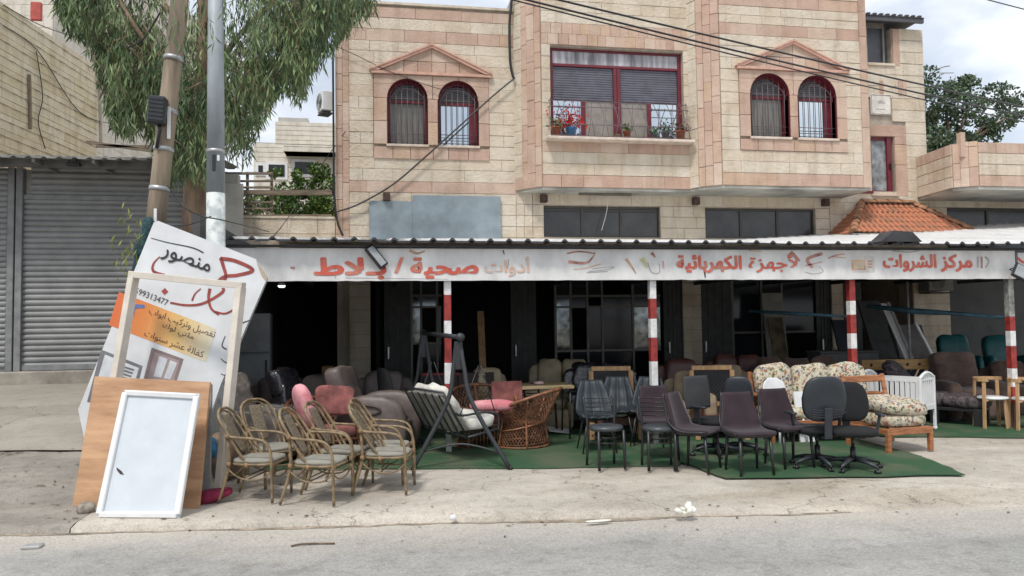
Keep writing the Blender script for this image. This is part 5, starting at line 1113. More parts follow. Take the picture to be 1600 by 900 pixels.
# wood-framed armchairs with dark lattice backs
def lattice_chair(loc, rz, label, cushion=True):
    r = empty('lattice_armchair', loc, R(rz), label, 'armchair', 'wood-framed armchairs with dark woven backs')
    f = MB(); y0, y1 = .30, .38
    f.bb(-.30, .30, y1-.02, y1+.02, .93, 1.0, .008); [f.bb(s*.30-.035, s*.30+.035, y1-.02, y1+.02, .3, .93, .008) for s in (-1, 1)]; f.bb(-.265, .265, y1-.018, y1+.018, .4, .46); f.build('back_frame', LTW, r)
    l = MB()
    for k in range(-7, 14):
        for sgn in (1, -1):
            a = []; 
            for t in (0, 1):
                x = (-.265 if sgn > 0 else .265)+sgn*(k*.06+t*.46); z = .46+.47*t; a.append((x, z))
            (xa_, za_), (xb_, zb_) = a; lo_, hi = -.265, .265
            def clip(x, z, x2, z2):
                if x < lo_: z += (z2-z)*(lo_-x)/(x2-x); x = lo_
                if x > hi: z += (z2-z)*(hi-x)/(x2-x); x = hi
                return x, z
            if max(xa_, xb_) <= lo_ or min(xa_, xb_) >= hi: continue
            p = clip(xa_, za_, xb_, zb_); q_ = clip(xb_, zb_, xa_, za_); l.bar((p[0], y1-.004+.008*(sgn > 0), p[1]), (q_[0], y1-.004+.008*(sgn > 0), q_[1]), .022, .006)
    l.bb(-.265, .265, y1+.008, y1+.012, .46, .93); l.build('woven_back', mat('dark_weave', (.045, .045, .05), .6), r)
    for s in (-1, 1):
        MB().puff((s*.33, -.02, .42), (.13, .74, .42), e=.35, nu=18, nv=10).build('arm', RBR, r); MB().bb(s*.36-.035, s*.36+.035, -.38, .34, .60, .64, .01).build('arm_cap', LTW, r)
        for y in (-.33, .3): MB().bb(s*.34-.035, s*.34+.035, y-.035, y+.035, 0, .6, .008).build('leg', LTW, r)
    MB().bb(-.27, .27, -.36, .34, .20, .32, .01).build('seat_box', RBR, r)
    if cushion: MB().puff((0, -.04, .42), (.54, .66, .22), e=.45, nu=24, nv=10, lump=.8, seed=2).build('cushion', WQF, r)
    return r
lattice_chair(G(960, 684), -12, 'wood-framed armchair with white cushion and dark lattice back behind the tufted chairs'); lattice_chair(G(1122, 684), -14, 'wood-framed armchair with dark lattice back behind the mesh office chair', False)
# wicker barrel armchairs
def wicker(loc, rz, label, cush=None, sc=1.0, low=.46, high=.72):
    r = empty('wicker_armchair', loc, R(rz), label, 'armchair', 'brown wicker barrel armchairs'); r.scale = (sc, sc, sc)
    def S_(a, t):      # a angle -125..125 from the back (+y), t 0 floor..1 rim
        top = low+(high-low)*(.5+.5*math.cos(R(a)*1.2)); rad = .36 if t < .001 else 0
        z = top*t; wz = z/.3; rr = .30+.05*abs(1-wz)**1.2*(1 if wz < 1 else 2.2); fl = 1+.10*(math.cos(R(a)) if t > .5 else 0)*t
        return Vector((rr*1.05*math.sin(R(a))*fl, rr*math.cos(R(a))*fl, z))
    l = MB(); A0, A1 = -128, 128
    for k in range(-8, 46):
        for sgn in (1, -1):
            p = []
            for j in range(13):
                t = j/12; a = A0+k*7.2+sgn*(t-.5)*70
                if A0 <= a <= A1: p.append(S_(a, .03+.95*t))
            if len(p) > 1: l.tube(p, .0048, 4)
    for t in (.08, .22, .62, .80): l.tube([S_(A0+(A1-A0)*j/30, t) for j in range(31)], .005, 4)
    l.build('woven_wall', WIK, r); WR = mat('wicker_rim', (.27, .115, .055), .5, var=.3, nscale=12)
    MB().tube([S_(A0+(A1-A0)*j/36, 1.0) for j in range(37)], .022, 7).tube([S_(A0+(A1-A0)*j/36, .42)*1.01 for j in range(37)], .013, 6).tube([S_(A0+(A1-A0)*j/36, .02) for j in range(37)], .014, 6).build('rim', WR, r)
    for a in (A0, -62, 0, 62, A1): MB().tube([S_(a, t/8)*1.01 for t in range(9)], .016, 6).build('upright', WR, r)
    MB().lathe([(.01, .27), (.28, .27), (.285, .30), (.01, .305)], n=24).build('seat', WIK, r)
    f = MB(); [f.tube([(-.27+.54*k/12, -.24, .02), (-.27+.54*k/12, -.24, .28)], .006, 4) for k in range(13)]; f.tube([(-.28, -.24, .28), (.28, -.24, .28)], .014, 6).build('front_apron', WIK, r)
    if cush: MB().puff((0, .0, .37), (.52, .5, .15), e=.5, nu=22, nv=8, lump=.5).build('seat_cushion', cush, r)
    return r
wicker(G(816, 697), -118, 'brown wicker barrel armchair seen from its back, in front of the wooden table', None, 1.08)
wicker(Dp(758, 10.55), 8, 'brown wicker armchair with pink cushions beyond the swing seat', PNK2, 1.12)
o = MB().puff((0, 0, 0), (.62, .24, .15), e=.7, nu=22, nv=12, lump=.3).build('pink_bolster', PNK); o.location = Dp(770, 10.15, .60); o.rotation_euler = (0, 0, R(-4)); tag(o, 'pink and orange bolster cushion lying on the wicker armchair behind the swing seat', 'cushion')
MB().box((0, 0, 0), (.44, .02, .34), rotm(x=-12), .008).build('pink_board_cushion', PNK2).location = Dp(792, 10.75, .70); tag(bpy.data.objects['pink_board_cushion'], 'faded pink square cushion upright in the wicker armchair near the table', 'cushion')
wicker(Dp(515, 9.7), 40, 'brown wicker armchair with pink cushions behind the cane armchairs', PNK2, 1.08)
o = MB().puff((0, 0, 0), (.20, .40, .52), rotm(x=0), e=.75, nu=22, nv=14, lump=.3).build('pink_oval_cushion', PNK); o.location = Dp(476, 9.3, .76); o.rotation_euler = (0, R(-16), R(20)); tag(o, 'bright pink oval cushion leaning above the cane armchairs', 'cushion')
o = MB().puff((0, 0, 0), (.46, .10, .36), e=.35, nu=22, nv=12, lump=.6, seed=4).build('pink_striped_cushion', PNK2); o.location = Dp(522, 9.75, .76); o.rotation_euler = (R(-14), R(4), R(12)); tag(o, 'faded pink square cushion right of the oval pink cushion', 'cushion')
# ------------------------------------------------------------------ hanging swing seat
g1, g2 = G(796, 734, .0), G(646, 734, .0)
SW = empty('swing_seat', (0, 0, 0), 0, 'charcoal A-frame garden swing seat with white cushions hanging beside the cane chairs', 'swing seat'); SWM = mat('charcoal_tube', (.028, .032, .036), .5, spec=.5)
ap1 = hit(716, 540, 9.15); ap2 = hit(662, 527, 10.9); f1, f2 = Vector((g1.x, g1.y, .02)), Vector((g2.x, g2.y, .02)); off = ap2-ap1; off.z = 0
def crv(a, m_, b): return bez([a, m_, b], 6)
for o_, nm in ((Vector(), 0), (off, 1)):
    ap = (ap1 if nm == 0 else Vector((ap2.x, ap2.y, ap2.z))); A, B = f1+o_, f2+o_
    for foot, s in ((A, 1), (B, -1)):
        top = ap+Vector((s*.03, 0, -.02)); mid = ap.lerp(foot, .45)+Vector((-s*.10, 0, -.04)); MB().tube(bez([top, ap.lerp(foot, .2)+Vector((-s*.045, 0, 0)), mid, foot], 5), .027, 8).build('leg', SWM, SW); MB().tube([foot+Vector((0, 0, -.0)), foot+Vector((s*.03, 0, .0))], .034, 8).build('foot_cap', BLACKM, SW)
    a_, b_ = A.lerp(ap, .13), B.lerp(ap, .13); MB().tube(bez([a_+Vector((-.05, 0, 0)), a_.lerp(b_, .5)+Vector((0, 0, .09)), b_+Vector((.05, 0, 0))], 5), .012, 6).build('brace', SWM, SW)
    MB().box(ap+Vector((0, 0, -.12)), (.10, .07, .34), None, .012).build('apex_bracket', SWM, SW)
t1, t2 = ap1+Vector((.02, -.06, .10)), ap2+Vector((0, .06, .06)); MB().tube([t1, t2], .03, 10).build('top_beam', SWM, SW)
for p in (t1, t2): MB().tube([p-Vector((.0, .03, 0)), p+Vector((0, .03, 0))], .052, 12).build('end_cap', SWM, SW)
# bench: faces right and slightly to the road; local frame placed in the swing
sc_ = Vector(((ap1.x+ap2.x)/2+.12, (ap1.y+ap2.y)/2-.22, -.10)); bf = empty('bench', sc_+Vector((.06, 0, .06)), R(114), parent=SW); bf.scale = (.84, .86, .90)
for nm_, fn in (('seat_rack', lambda m: [m.tube([(x, -.30, .47), (x, .18, .40)], .010, 5) for x in fr(-.62, .62, 7)] and m.tube([(-.66, -.32, .47), (.66, -.32, .47), (.66, .18, .40), (-.66, .18, .40)], .016, 6, True)),
    ('back_rack', lambda m: [m.bar((x, .235, .42), (x, .565, .98), .045, .012) for x in fr(-.54, .54, 5)] and m.tube([(-.66, .18, .40), (.66, .18, .40), (.62, .54, 1.02), (-.62, .54, 1.02)], .017, 6, True))):
    m = MB(); fn(m); m.build(nm_, SWM, bf)
MB().puff((0, .39, .72), (1.24, .035, .62), rotm(x=-31), e=.3, nu=22, nv=12, lump=.3).build('sling_cloth', mat('sling_grey', (.26, .25, .22), .9, var=.2, nscale=8), bf)
MB().puff((0, .31, .84), (1.15, .15, .56), rotm(x=-30), e=.5, nu=30, nv=14, lump=1.2, seed=3).build('back_cushion', WQF, bf)
MB().puff((0, -.12, .56), (1.16, .56, .20), rotm(x=-4), e=.45, nu=30, nv=12, lump=1.3, seed=6).build('seat_cushion', WQF, bf)
for s in (-1, 1):
    MB().tube(bez([(s*.67, -.33, .44), (s*.68, -.32, .66), (s*.68, -.1, .72), (s*.66, .25, .70), (s*.65, .36, .74)], 4), .016, 7).build('arm', SWM, bf)
    for y, z in ((-.28, .68), (.30, .72)): MB().tube([(s*.68, y, z), (s*.72, .02 if y > 0 else -.02, 1.36)], .008, 5).build('hanger_rod', SWM, bf)
# ------------------------------------------------------------------ tables, cabinets and loose things
r = empty('wooden_table', Dp(836, 11.1), R(-3), 'wooden topped table with thin black legs behind the wicker armchair', 'table'); MB().bb(-.52, .52, -.35, .35, .74, .785, .006).build('table_top', mat('pale_table_wood', (.46, .36, .20), .5, var=.2, stretch=(.6, 5, 5)), r)
for a in (-1, 1):
    for b in (-1, 1): MB().tube([(a*.45, b*.3, 0), (a*.47, b*.3, .74)], .014, 6).build('leg', BLACKM, r)
o = MB().puff((0, 0, 0), (.16, .1, .05), e=.8, nu=12, nv=6, lump=1).build('pink_cloth', mat('pale_pink_rag', (.55, .38, .36), .9)); o.location = Dp(841, 11.0, .812); tag(o, 'small pale pink cloth lying on the wooden table', 'cloth')
r = empty('dark_cabinet', Dp(715, 12.6), R(-3), 'low dark brown cabinet with a red edge behind the swing frame', 'cabinet'); MB().bb(-.58, .58, -.25, .25, 0, .9, .01).build('body', DBR, r); MB().bb(-.58, .02, -.262, -.25, .87, .905).build('red_edge', mat('red_edge', (.28, .02, .03), .5), r); [MB().bb(-.56+.56*k, -.01+.56*k, -.27, -.25, .06, .85, .008).build('door', DBR, r) for k in (0, 1)]
r = empty('fridge', Dp(392, 13.2), R(4), 'dull grey upright fridge in the shade left under the canopy', 'fridge'); gm = mat('fridge_grey', (.27, .29, .31), .4, var=.15, nscale=2); MB().bb(-.32, .32, -.28, .3, .02, 1.9, .015).build('body', gm, r); MB().bb(-.32, .32, -.33, -.285, .05, 1.25, .012).build('door', gm, r); MB().bb(-.32, .32, -.33, -.285, 1.27, 1.9, .012).build('door', gm, r); MB().bb(.25, .28, -.36, -.33, .7, 1.15, .006).build('handle', DARKAL, r)
r = empty('dark_wardrobe', Dp(1318, 12.7), R(-4), 'dark grey low chest behind the right office chair and the drilled board', 'chest'); MB().bb(-.55, .55, -.25, .25, 0, 1.08, .01).build('body', mat('charcoal_board', (.07, .075, .075), .7), r); MB().bb(-.57, .57, -.27, .27, 1.083, 1.11, .005).build('top_board', mat('charcoal_board'  , (.07, .075, .075)), r)
r = empty('drilled_board', Dp(1400, 11.9, .0), R(-4), 'pale wooden bench panel with a row of round holes behind the white cot', 'board'); m = MB(); w_, z0, z1 = .62, .80, .98
m.bb(-w_, w_, -.02, .02, z0, z1, .004); m.build('panel', mat('yellow_pine', (.42, .25, .09), .5, var=.2, stretch=(.5, 3, 4)), r)
for k in range(5): MB().tube([(-.45+.22*k, -.024, .89), (-.45+.22*k, -.018, .89)], .026, 12).build('hole', INT, r)
for s in (-1, 1): MB().bb(s*.56-.03, s*.56+.03, -.018, .018, 0, z0-.003).build('leg', LTW, r)
MB().bb(-w_+.02, w_-.02, .03, .55, .62, .80, .01).build('seat_box', NAV, r)
# leaning boards, mattresses and profiles on the right
def lean(px0, px1, ytop, Y0, Y1, m, label, name, cat, th=.05, tilt=0):
    a = hit(px0, ytop, Y1); b_ = hit(px1, ytop, Y1); r = MB(); d = Vector((b_.x-a.x, 0, 0)); top = a; bot = Vector((a.x+tilt, Y0, .02)); vs = [bot, bot+d, top+d, top]; n = Vector((0, th, 0)); r.add(vs+[v+n for v in vs], [(0, 1, 2, 3), (7, 6, 5, 4), (0, 4, 5, 1), (1, 5, 6, 2), (2, 6, 7, 3), (3, 7, 4, 0)]); o = r.build(name, m); return tag(o, label, cat)
lean(1394, 1440, 508, 12.9, 13.4, mat('old_mattress', (.16, .15, .145), .9, var=.2, nscale=3), 'grey mattress leaning in the shade behind the navy sofa', 'mattress', 'mattress', .18); lean(1376, 1385, 474, 12.4, 13.2, WPL, 'thin white board leaning left of the grey mattress', 'white_board', 'board', .03, .3)
lean(1386, 1390, 472, 12.35, 13.1, mat('grey_profile', (.3, .3, .3), .5), 'thin grey aluminium profile leaning beside the white board', 'metal_profile', 'profile', .03, .32); lean(1340, 1374, 470, 12.9, 13.6, DKP, 'tall dark board leaning behind the third striped post', 'dark_board', 'board', .05, .15); lean(1300, 1326, 500, 13.1, 13.7, DKB, 'dark blue board leaning left of the third striped post', 'blue_board', 'board', .05)
lean(746, 756, 486, 14.2, 15.0, LTW, 'wooden ladder rail leaning in the dark doorway right of the first striped post', 'ladder_rail', 'rail', .04, -.05); lean(1200, 1222, 496, 14.3, 14.7, mat('dim_cardboard', (.12, .09, .055), .9, var=.3, nscale=5), 'tan cardboard sheet standing by the glazed front behind the floral sofa', 'cardboard_sheet', 'cardboard', .03); lean(1190, 1222, 458, 14.8, 15.1, mat('grey_poster', (.30, .29, .26), .8), 'grey paper panel hung high behind the tan cardboard', 'paper_poster', 'poster', .01)
lean(432, 448, 575, 12.9, 13.1, mat('dull_box', (.16, .10, .07), .9), 'small brown box on the far side of the grey-brown sofa', 'brown_box', 'box', .3); lean(503, 520, 573, 13.0, 13.2, mat('ochre_box', (.22, .15, .06), .9), 'ochre cardboard box behind the sofa right of the wrapped recliner', 'ochre_box', 'box', .3)
o = MB().puff((0, 0, 0), (.05, .05, .85), rotm(x=0, y=-28), e=.6, lump=1.5).build('white_plastic_strip', WPL); o.location = Dp(1448, 12.6, 1.25); tag(o, 'crumpled white plastic strip hanging beside the grey mattress', 'plastic strip')
o = MB().tube([gnd(1440, 600)*0+hit(1417, 440, 11.9), hit(1423, 580, 11.9)], .022, 7).build('grey_pole', mat('grey_pole', (.22, .22, .23), .5)); tag(o, 'slim grey upright pole before the stone column at right', 'pole')
o = MB().tube([hit(1422, 605, 11.0), hit(1435, 577, 11.0)], .014, 6).build('wooden_stick', LTW); tag(o, 'short wooden stick poking up above the white cot', 'stick')
# ------------------------------------------------------------------ white cot
CT = empty('white_cot', G(1404, 672), R(-60), 'white slatted baby cot with arched ends on castors beside the floral armchair', 'cot'); L_, Wd, z0, z1 = .86, .52, .40, .78
for s in (-1, 1):
    b = MB(); x = s*L_/2; b.bb(x-.02, x+.02, -Wd/2, -Wd/2+.045, .05, z1+.03, .006); b.bb(x-.02, x+.02, Wd/2-.045, Wd/2, .05, z1+.03, .006)
    b.tube(bez([(x, -Wd/2+.02, z1+.01), (x, -Wd/4, z1+.06), (x, 0, z1+.085), (x, Wd/4, z1+.06), (x, Wd/2-.02, z1+.01)], 4), .024, 7); b.bb(x-.015, x+.015, -Wd/2+.04, Wd/2-.04, z0-.08, z0-.01); b.bb(x-.013, x+.013, -Wd/2+.04, Wd/2-.04, z1-.03, z1+.0)
    e = b.build('end_panel', WHITEP, CT)
    for k in range(6): y = -Wd/2+.045+(Wd-.09)*(k+.5)/6; MB().bb(x-.009, x+.009, y-.018, y+.018, z0-.01, z1+.02+.06*math.cos(y/Wd*math.pi)).build('slat', WHITEP, e)
    b = MB(); y = s*(Wd/2-.02); b.bb(-L_/2+.02, L_/2-.02, y-.014, y+.014, z1-.045, z1+.0); b.bb(-L_/2+.02, L_/2-.02, y-.014, y+.014, z0-.07, z0-.02); e = b.build('side_rail', WHITEP, CT)
    for k in range(10): x2 = -L_/2+.05+(L_-.1)*(k+.5)/10; MB().bb(x2-.018, x2+.018, y-.008, y+.008, z0-.02, z1-.045).build('slat', WHITEP, e)
    for t in (-1, 1): MB().lathe([(.005, -.03), (.03, -.02), (.035, 0), (.03, .02), (.005, .03)], (s*L_/2, t*(Wd/2-.02), .035), 10, m=Matrix.Rotation(R(90), 3, 'Y')).build('castor', WHITEP, CT)
MB().bb(-L_/2+.03, L_/2-.03, -Wd/2+.03, Wd/2-.03, z0-.05, z0-.02).build('base', WHITEP, CT)
# dark chaise
CH = empty('chaise', G(1478, 662), R(38), 'dark patterned velour chaise on black panel legs in front of the brown recliner', 'chaise')
MB().puff((0, -.30, .36), (.60, .66, .20), e=.45, nu=26, nv=10, lump=.6, seed=1).build('foot_cushion', DKF, CH); MB().puff((0, .18, .38), (.60, .50, .22), rotm(x=4), e=.45, nu=26, nv=10, lump=.7, seed=2).build('seat_cushion', DKF, CH); MB().puff((0, .62, .66), (.60, .20, .74), rotm(x=-38), e=.45, nu=26, nv=12, lump=.7, seed=3).build('back_cushion', DKF, CH)
for y in (-.5, .1): 
    for s in (-1, 1): MB().bb(s*.25-.035, s*.25+.035, y-.06, y+.06, 0, .26, .006).build('leg', BLACKM, CH)
MB().bb(-.27, .27, -.56, .42, .22, .27, .006).build('frame', BLACKM, CH)
# wooden stools with round white seats
def stool(loc, rz, label):
    r = empty('round_seat_chair', loc, R(rz), label, 'chair', 'light wood chairs with round white seats')
    MB().lathe([(.01, .43), (.20, .432), (.215, .45), (.20, .468), (.01, .475)], n=26).build('seat', WPL, r)
    b = MB(); P_ = [Vector((.27*math.sin(R(a)), .25*math.cos(R(a)), .73)) for a in range(-100, 101, 10)]
    A = [v+Vector((0, 0, .025)) for v in P_]; B = [v-Vector((0, 0, .025)) for v in P_]; C_ = [Vector((v.x*.84, v.y*.84, v.z+.022)) for v in P_]; D_ = [Vector((v.x*.86, v.y*.86, v.z-.022)) for v in P_]
    b.quadstrip(B, A); b.quadstrip(A, C_); b.quadstrip(C_, D_); b.quadstrip(D_, B); b.build('back_rail', LTW, r)
    for a in (-85, 0, 85):
        d = Vector((math.sin(R(a)), math.cos(R(a)), 0)); MB().bar(d*.27, d*.245+Vector((0, 0, .71)), .05 if a else .07, .025, .005).build('leg', LTW, r)
    MB().bar((0, -.19, 0), (0, -.17, .43), .09, .028, .005).build('leg', LTW, r); MB().bar((-.24, 0, .42), (.24, 0, .42), .03, .02).build('seat_bar', LTW, r); return r
stool(G(1553, 670), 28, 'light wood chair with round white seat, left of the two near the post'); stool(G(1608, 673), 22, 'light wood chair with round white seat cut by the right picture edge')
# white things on the floral sofa
r = empty('white_plastic_chair', Dp(1222, 9.75, .02), R(4), 'white plastic chair with rounded back standing against the floral sofa', 'chair')
shell([(-.2, .43, .2, 0), (0, .42, .21, .01), (.16, .44, .2, .02), (.2, .6, .19, .03), (.22, .78, .16, .02), (.235, .86, .06, 0)], 10, .012).build('shell', WPL, r)
for a in (-1, 1):
    for y in (-.18, .16): MB().tube([(a*.17, y, .42), (a*.21, y*1.3, 0)], [.02, .015], 7).build('leg', WPL, r)
lean(1240, 1262, 612, 9.6, 9.75, WPL, 'white rectangular panel propped on the floral sofa behind the tall office chair', 'white_shelf_board', 'board', .03)
o = MB().box((0, 0, 0), (.34, .22, .02), rotm(x=10, y=8), .004).build('paper_sheet', WPL); o.location = G(873, 678, .06); tag(o, 'crumpled white paper bag on the green mat right of the wicker armchair', 'paper')
# ------------------------------------------------------------------ foliage
def leafmat(name, a, b, isl=.45, tr=.25):
    m = mat(name, a, .6, col2=b, nscale=2.2, island=isl, spec=.3, world=True, mask=(.4, .6)); p = m.node_tree.nodes['Principled BSDF']; return m
EUC = leafmat('eucalyptus_leaf', (.17, .225, .10), (.065, .11, .05)); GRN = leafmat('bush_leaf', (.11, .19, .04), (.05, .10, .025)); DGN = leafmat('far_tree_leaf', (.11, .155, .09), (.05, .08, .05))
BARK = mat('peeling_bark', (.27, .19, .125), .9, nscale=4, col2=(.13, .085, .06), mask=(.4, .6), bump=.9, bscale=14, stretch=(1, 1, .25), world=True, bdist=.03)
def leaf(m, p, d, L_, w, s):      # narrow bent leaf
    d = d.normalized(); s = s-d*s.dot(d); s.normalize(); n = d.cross(s); a = p+d*L_*.45+n*L_*.05; b = p+d*L_
    m.v += [tuple(p), tuple(a+s*w), tuple(a-s*w), tuple(b)]; i = len(m.v)-4; m.f += [(i, i+1, i+2), (i+1, i+3, i+2)]; m.sm += [False, False]
def rv(): return Vector((random.gauss(0, 1), random.gauss(0, 1), random.gauss(0, 1)))
TRE = empty('eucalyptus_tree', Dp(306, 12.2), 0, 'drooping grey-green eucalyptus with brown peeling trunk behind the two poles at left', 'tree')
def loc(v): return v-TRE.location
def T2(px, py, Y): return loc(hit(px, py, Y))
tk = bez([loc(Dp(300, 12.2)), T2(303, 370, 12.2), T2(308, 240, 12.15), T2(318, 120, 12.0), T2(322, -20, 12.0), T2(315, -160, 12.2)], 6)
MB().tube(tk, [.20+.05*math.exp(-i*.4)-.0035*i for i in range(len(tk))], 12).build('trunk', BARK, TRE)
LIMBS = [((308, 235, 12.1), (270, 130, 11.4), (210, 40, 11.0), (150, -60, 11.2)), ((315, 150, 12.0), (370, 60, 12.6), (450, -20, 12.8), (520, -90, 12.6)), ((310, 260, 12.2), (345, 190, 12.6), (390, 120, 12.8), (430, 20, 12.6)), ((318, 90, 12.0), (260, 10, 12.8), (220, -90, 13.2)), ((318, 60, 12), (345, -20, 11.2), (400, -110, 10.8))]
for i, l_ in enumerate(LIMBS):
    p = bez([T2(*q_) for q_ in l_], 5); MB().tube(p, [.055-.04*k/len(p) for k in range(len(p))], 7).build('limb', BARK, TRE)
BOT = [(88, 5), (100, 45), (125, 70), (150, 95), (162, 150), (170, 205), (190, 222), (215, 215), (232, 200), (245, 270), (262, 296), (300, 290), (330, 300), (350, 262), (385, 268), (398, 225), (410, 190), (430, 165), (455, 150), (468, 178), (485, 128), (505, 105), (530, 72), (560, 52), (592, 8)]
def botf(x):
    for (a, b), (c, d) in zip(BOT, BOT[1:]):
        if a <= x <= c: return b+(d-b)*(x-a)/(c-a)
    return -100
cr_ = MB(); tw = MB(); nstr = 0
while nstr < 2900:
    px_ = random.uniform(88, 592); yb = botf(px_); Y = random.uniform(10.7, 13.3) if random.random() < .88 or not 235 < px_ < 420 else random.uniform(9.0, 9.5); ye = yb-abs(random.gauss(0, 1))**1.15*95-random.uniform(0, 14)
    if ye < -170 or yb < -50: continue
    if Y < 10 and ye > 95: continue
    if noise.noise(Vector((px_*.022, ye*.018, Y*.9))) < -.15 and random.random() < .93: continue
    nstr += 1; Ls = random.uniform(.28, .75); e_ = T2(px_, ye, Y); st = e_+Vector((random.uniform(-.22, .22), random.uniform(-.2, .2), Ls)); mid = (e_+st)/2+Vector((random.uniform(-.06, .06), 0, .05))
    if random.random() < .35: tw.tube([st+Vector((random.uniform(-.25, .25), random.uniform(-.2, .2), .15)), st, mid, e_], [.007, .005, .004, .002], 3)
    n = int(Ls*20)+3
    for k in range(n):
        t = k/n; p = st*(1-t)**2+mid*2*t*(1-t)+e_*t*t
        leaf(cr_, p+rv()*.02, Vector((random.gauss(0, .36), random.gauss(0, .36), -1)), random.uniform(.11, .22), random.uniform(.008, .016), rv())
cr_.build('leaves', EUC, TRE, kind='stuff'); tw.build('twigs', BARK, TRE, kind='stuff')
def clump_tree(root, centres, n, L_, w, m, droop=0.0):
    b = MB(); tot = sum(c[1]**2 for c in centres)
    for c, r in centres:
        for _ in range(int(n*r*r/tot)):
            d = rv().normalized()*r*random.uniform(.55, 1.0)**.6; d.z *= .62; p = c+d
            if noise.noise(p*1.3/max(.4, r)*1.2) < -.12: continue
            leaf(b, p, rv()+Vector((0, 0, -droop)), L_*random.uniform(.6, 1.2), w*random.uniform(.7, 1.2), rv())
    return b.build('leaves', m, root, kind='stuff')
RT = empty('broad_tree', Vector((hit(1490, 500, 30).x, 30, 0)), 0, 'dark green spreading tree behind the building at the right edge', 'tree')
def R3(px, py, dy=0): return hit(px, py, 30+dy)-RT.location
cs = [(1448, 118, .6), (1470, 150, 1.0), (1465, 190, 1.0), (1455, 215, .9), (1500, 135, .75), (1515, 128, .5), (1510, 165, .9), (1525, 200, .9), (1555, 145, .85), (1575, 165, .6), (1560, 190, .8), (1500, 225, .9), (1475, 235, 1.0), (1540, 218, .7), (1592, 155, .45), (1590, 182, .35), (1440, 160, 1.0), (1440, 230, 1), (1430, 195, 1)]
clump_tree(RT, [(R3(x, y, random.uniform(-1.2, 1.2)), r*.95) for x, y, r in cs], 15000, .20, .055, DGN)
MB().tube(bez([R3(1490, 560), R3(1492, 300), R3(1485, 225)], 4), [.28, .27, .26, .25, .23, .21, .19, .17, .15], 8).build('trunk', BARK, RT)
for q_ in ((1455, 180), (1512, 170), (1555, 180), (1475, 145), (1530, 205), (1590, 170)): MB().tube(bez([R3(1486, 235), R3((1486+q_[0])/2, (235+q_[1])/2+4), R3(*q_)], 4), [.11, .1, .09, .08, .07, .06, .05, .04, .03], 6).build('limb', BARK, RT)
MB().tube(bez([R3(1450, 118), R3(1470, 106), R3(1484, 103)], 3), .02, 4).tube([R3(1455, 114), R3(1490, 114)], .016, 4).build('twigs', BARK, RT)
BU = empty('garden_bush', Vector((hit(470, 345, 17.2).x, 17.2, 3.2)), 0, 'bright green leafy bush above the garden wall between fence and stone corner', 'bush')
def B3(px, py, dy=0): return hit(px, py, 17.2+dy)-BU.location
clump_tree(BU, [(B3(x, y, dy), r) for x, y, r, dy in ((480, 275, .36, 0), (505, 290, .40, .2), (455, 300, .38, .1), (440, 318, .40, 0), (480, 320, .50, -.1), (510, 325, .45, 0), (432, 270, .14, 0), (500, 265, .22, 0), (400, 318, .30, .2), (370, 310, .30, .4), (360, 330, .3, .3))], 9000, .085, .028, GRN)
MB().tube([(0, 0, 0), B3(475, 320)], .03, 6).tube([(0, 0, 0), B3(500, 300)], .02, 6).build('stem', BARK, BU)
BK = empty('dark_bush', Vector((hit(450, 345, 18.6).x, 18.6, 3.2)), 0, 'darker green bush showing low behind the lattice fence', 'bush')
clump_tree(BK, [(hit(x, y, 18.6)-BK.location, r) for x, y, r in ((365, 325, .5), (395, 330, .5), (430, 335, .5), (470, 338, .6), (510, 338, .6))], 4500, .09, .03, DGN)
# ------------------------------------------------------------------ poles
POLE = mat('weathered_pole_wood', (.25, .20, .145), .9, nscale=5, col2=(.12, .095, .07), mask=(.4, .6), bump=.7, bscale=20, stretch=(1, 1, .12), world=True, bdist=.02)
a, b = Dp(218, 9.9, -.1), hit(283, -20, 9.9); a = hit(212, 640, 9.9); a.z = max(a.z, .05); top = b+(b-a)*.12
PO = empty('wooden_pole', (a.x, a.y, 0), 0, 'leaning weathered wooden utility pole left of the eucalyptus trunk with a black junction box', 'utility pole'); o_ = Vector((a.x, a.y, 0))
MB().tube([a-o_-(b-a)*.05, (a+b)/2-o_, top-o_], [.125, .112, .10], 14).build('shaft', POLE, PO)
GALV = mat('galvanised_strap', (.45, .46, .47), .4, metal=.6)
def onp(py): t = (hit(250, py, 9.9).z-a.z)/(b.z-a.z); return a.lerp(b, t)-o_
ax = (b-a).normalized()
for py_ in (91, 174, 233, 295): p = onp(py_); MB().tube([p-ax*.025, p+ax*.025], .121, 14).build('strap', GALV, PO)
p = onp(350); MB().box(p+Vector((.03, -.125, 0)), (.035, .02, .34), None, .004).build('cover_strip', WHITEP, PO); p = onp(195); MB().box(p+Vector((.06, -.118, 0)), (.04, .02, .4), None, .004).build('cover_strip', WHITEP, PO)
c = hit(246, 173, 9.72)-o_; jb = MB().box(c, (.20, .15, .34), rotm(y=5), .02).build('junction_box', BLACKM, PO)
g = MB(); [g.box(c+Vector((0, -.078, -.12+.05*k)), (.17, .012, .02), rotm(y=5)) for k in range(6)]; g.build('cooling_fin', GPL, jb)
MB().tube([c+Vector((.02, 0, -.17)), c+Vector((.03, .0, -.24)), onp(235)+Vector((-.05, -.12, 0))], .02, 6).build('cable_stub', BLACKM, PO)
a2_, b2_ = Dp(338, 9.7), hit(337, -30, 9.7); PM = empty('steel_pole', a2_, 0, 'tall round grey steel lamp pole with peeled whitish lower half beside the tree trunk', 'lamp pole')
PAI = mat('grey_pole_paint', (.33, .37, .395), .5, var=.18, nscale=3, world=True, stretch=(1, 1, .3)); PAW = mat('peeled_pole_paint', (.52, .55, .54), .6, var=.15, nscale=5, col2=(.36, .40, .40), mask=(.38, .5), world=True)
zc = hit(338, 302, 9.7).z; L0 = b2_-a2_; at_ = lambda z: Vector((L0.x*z/L0.z, 0, z))
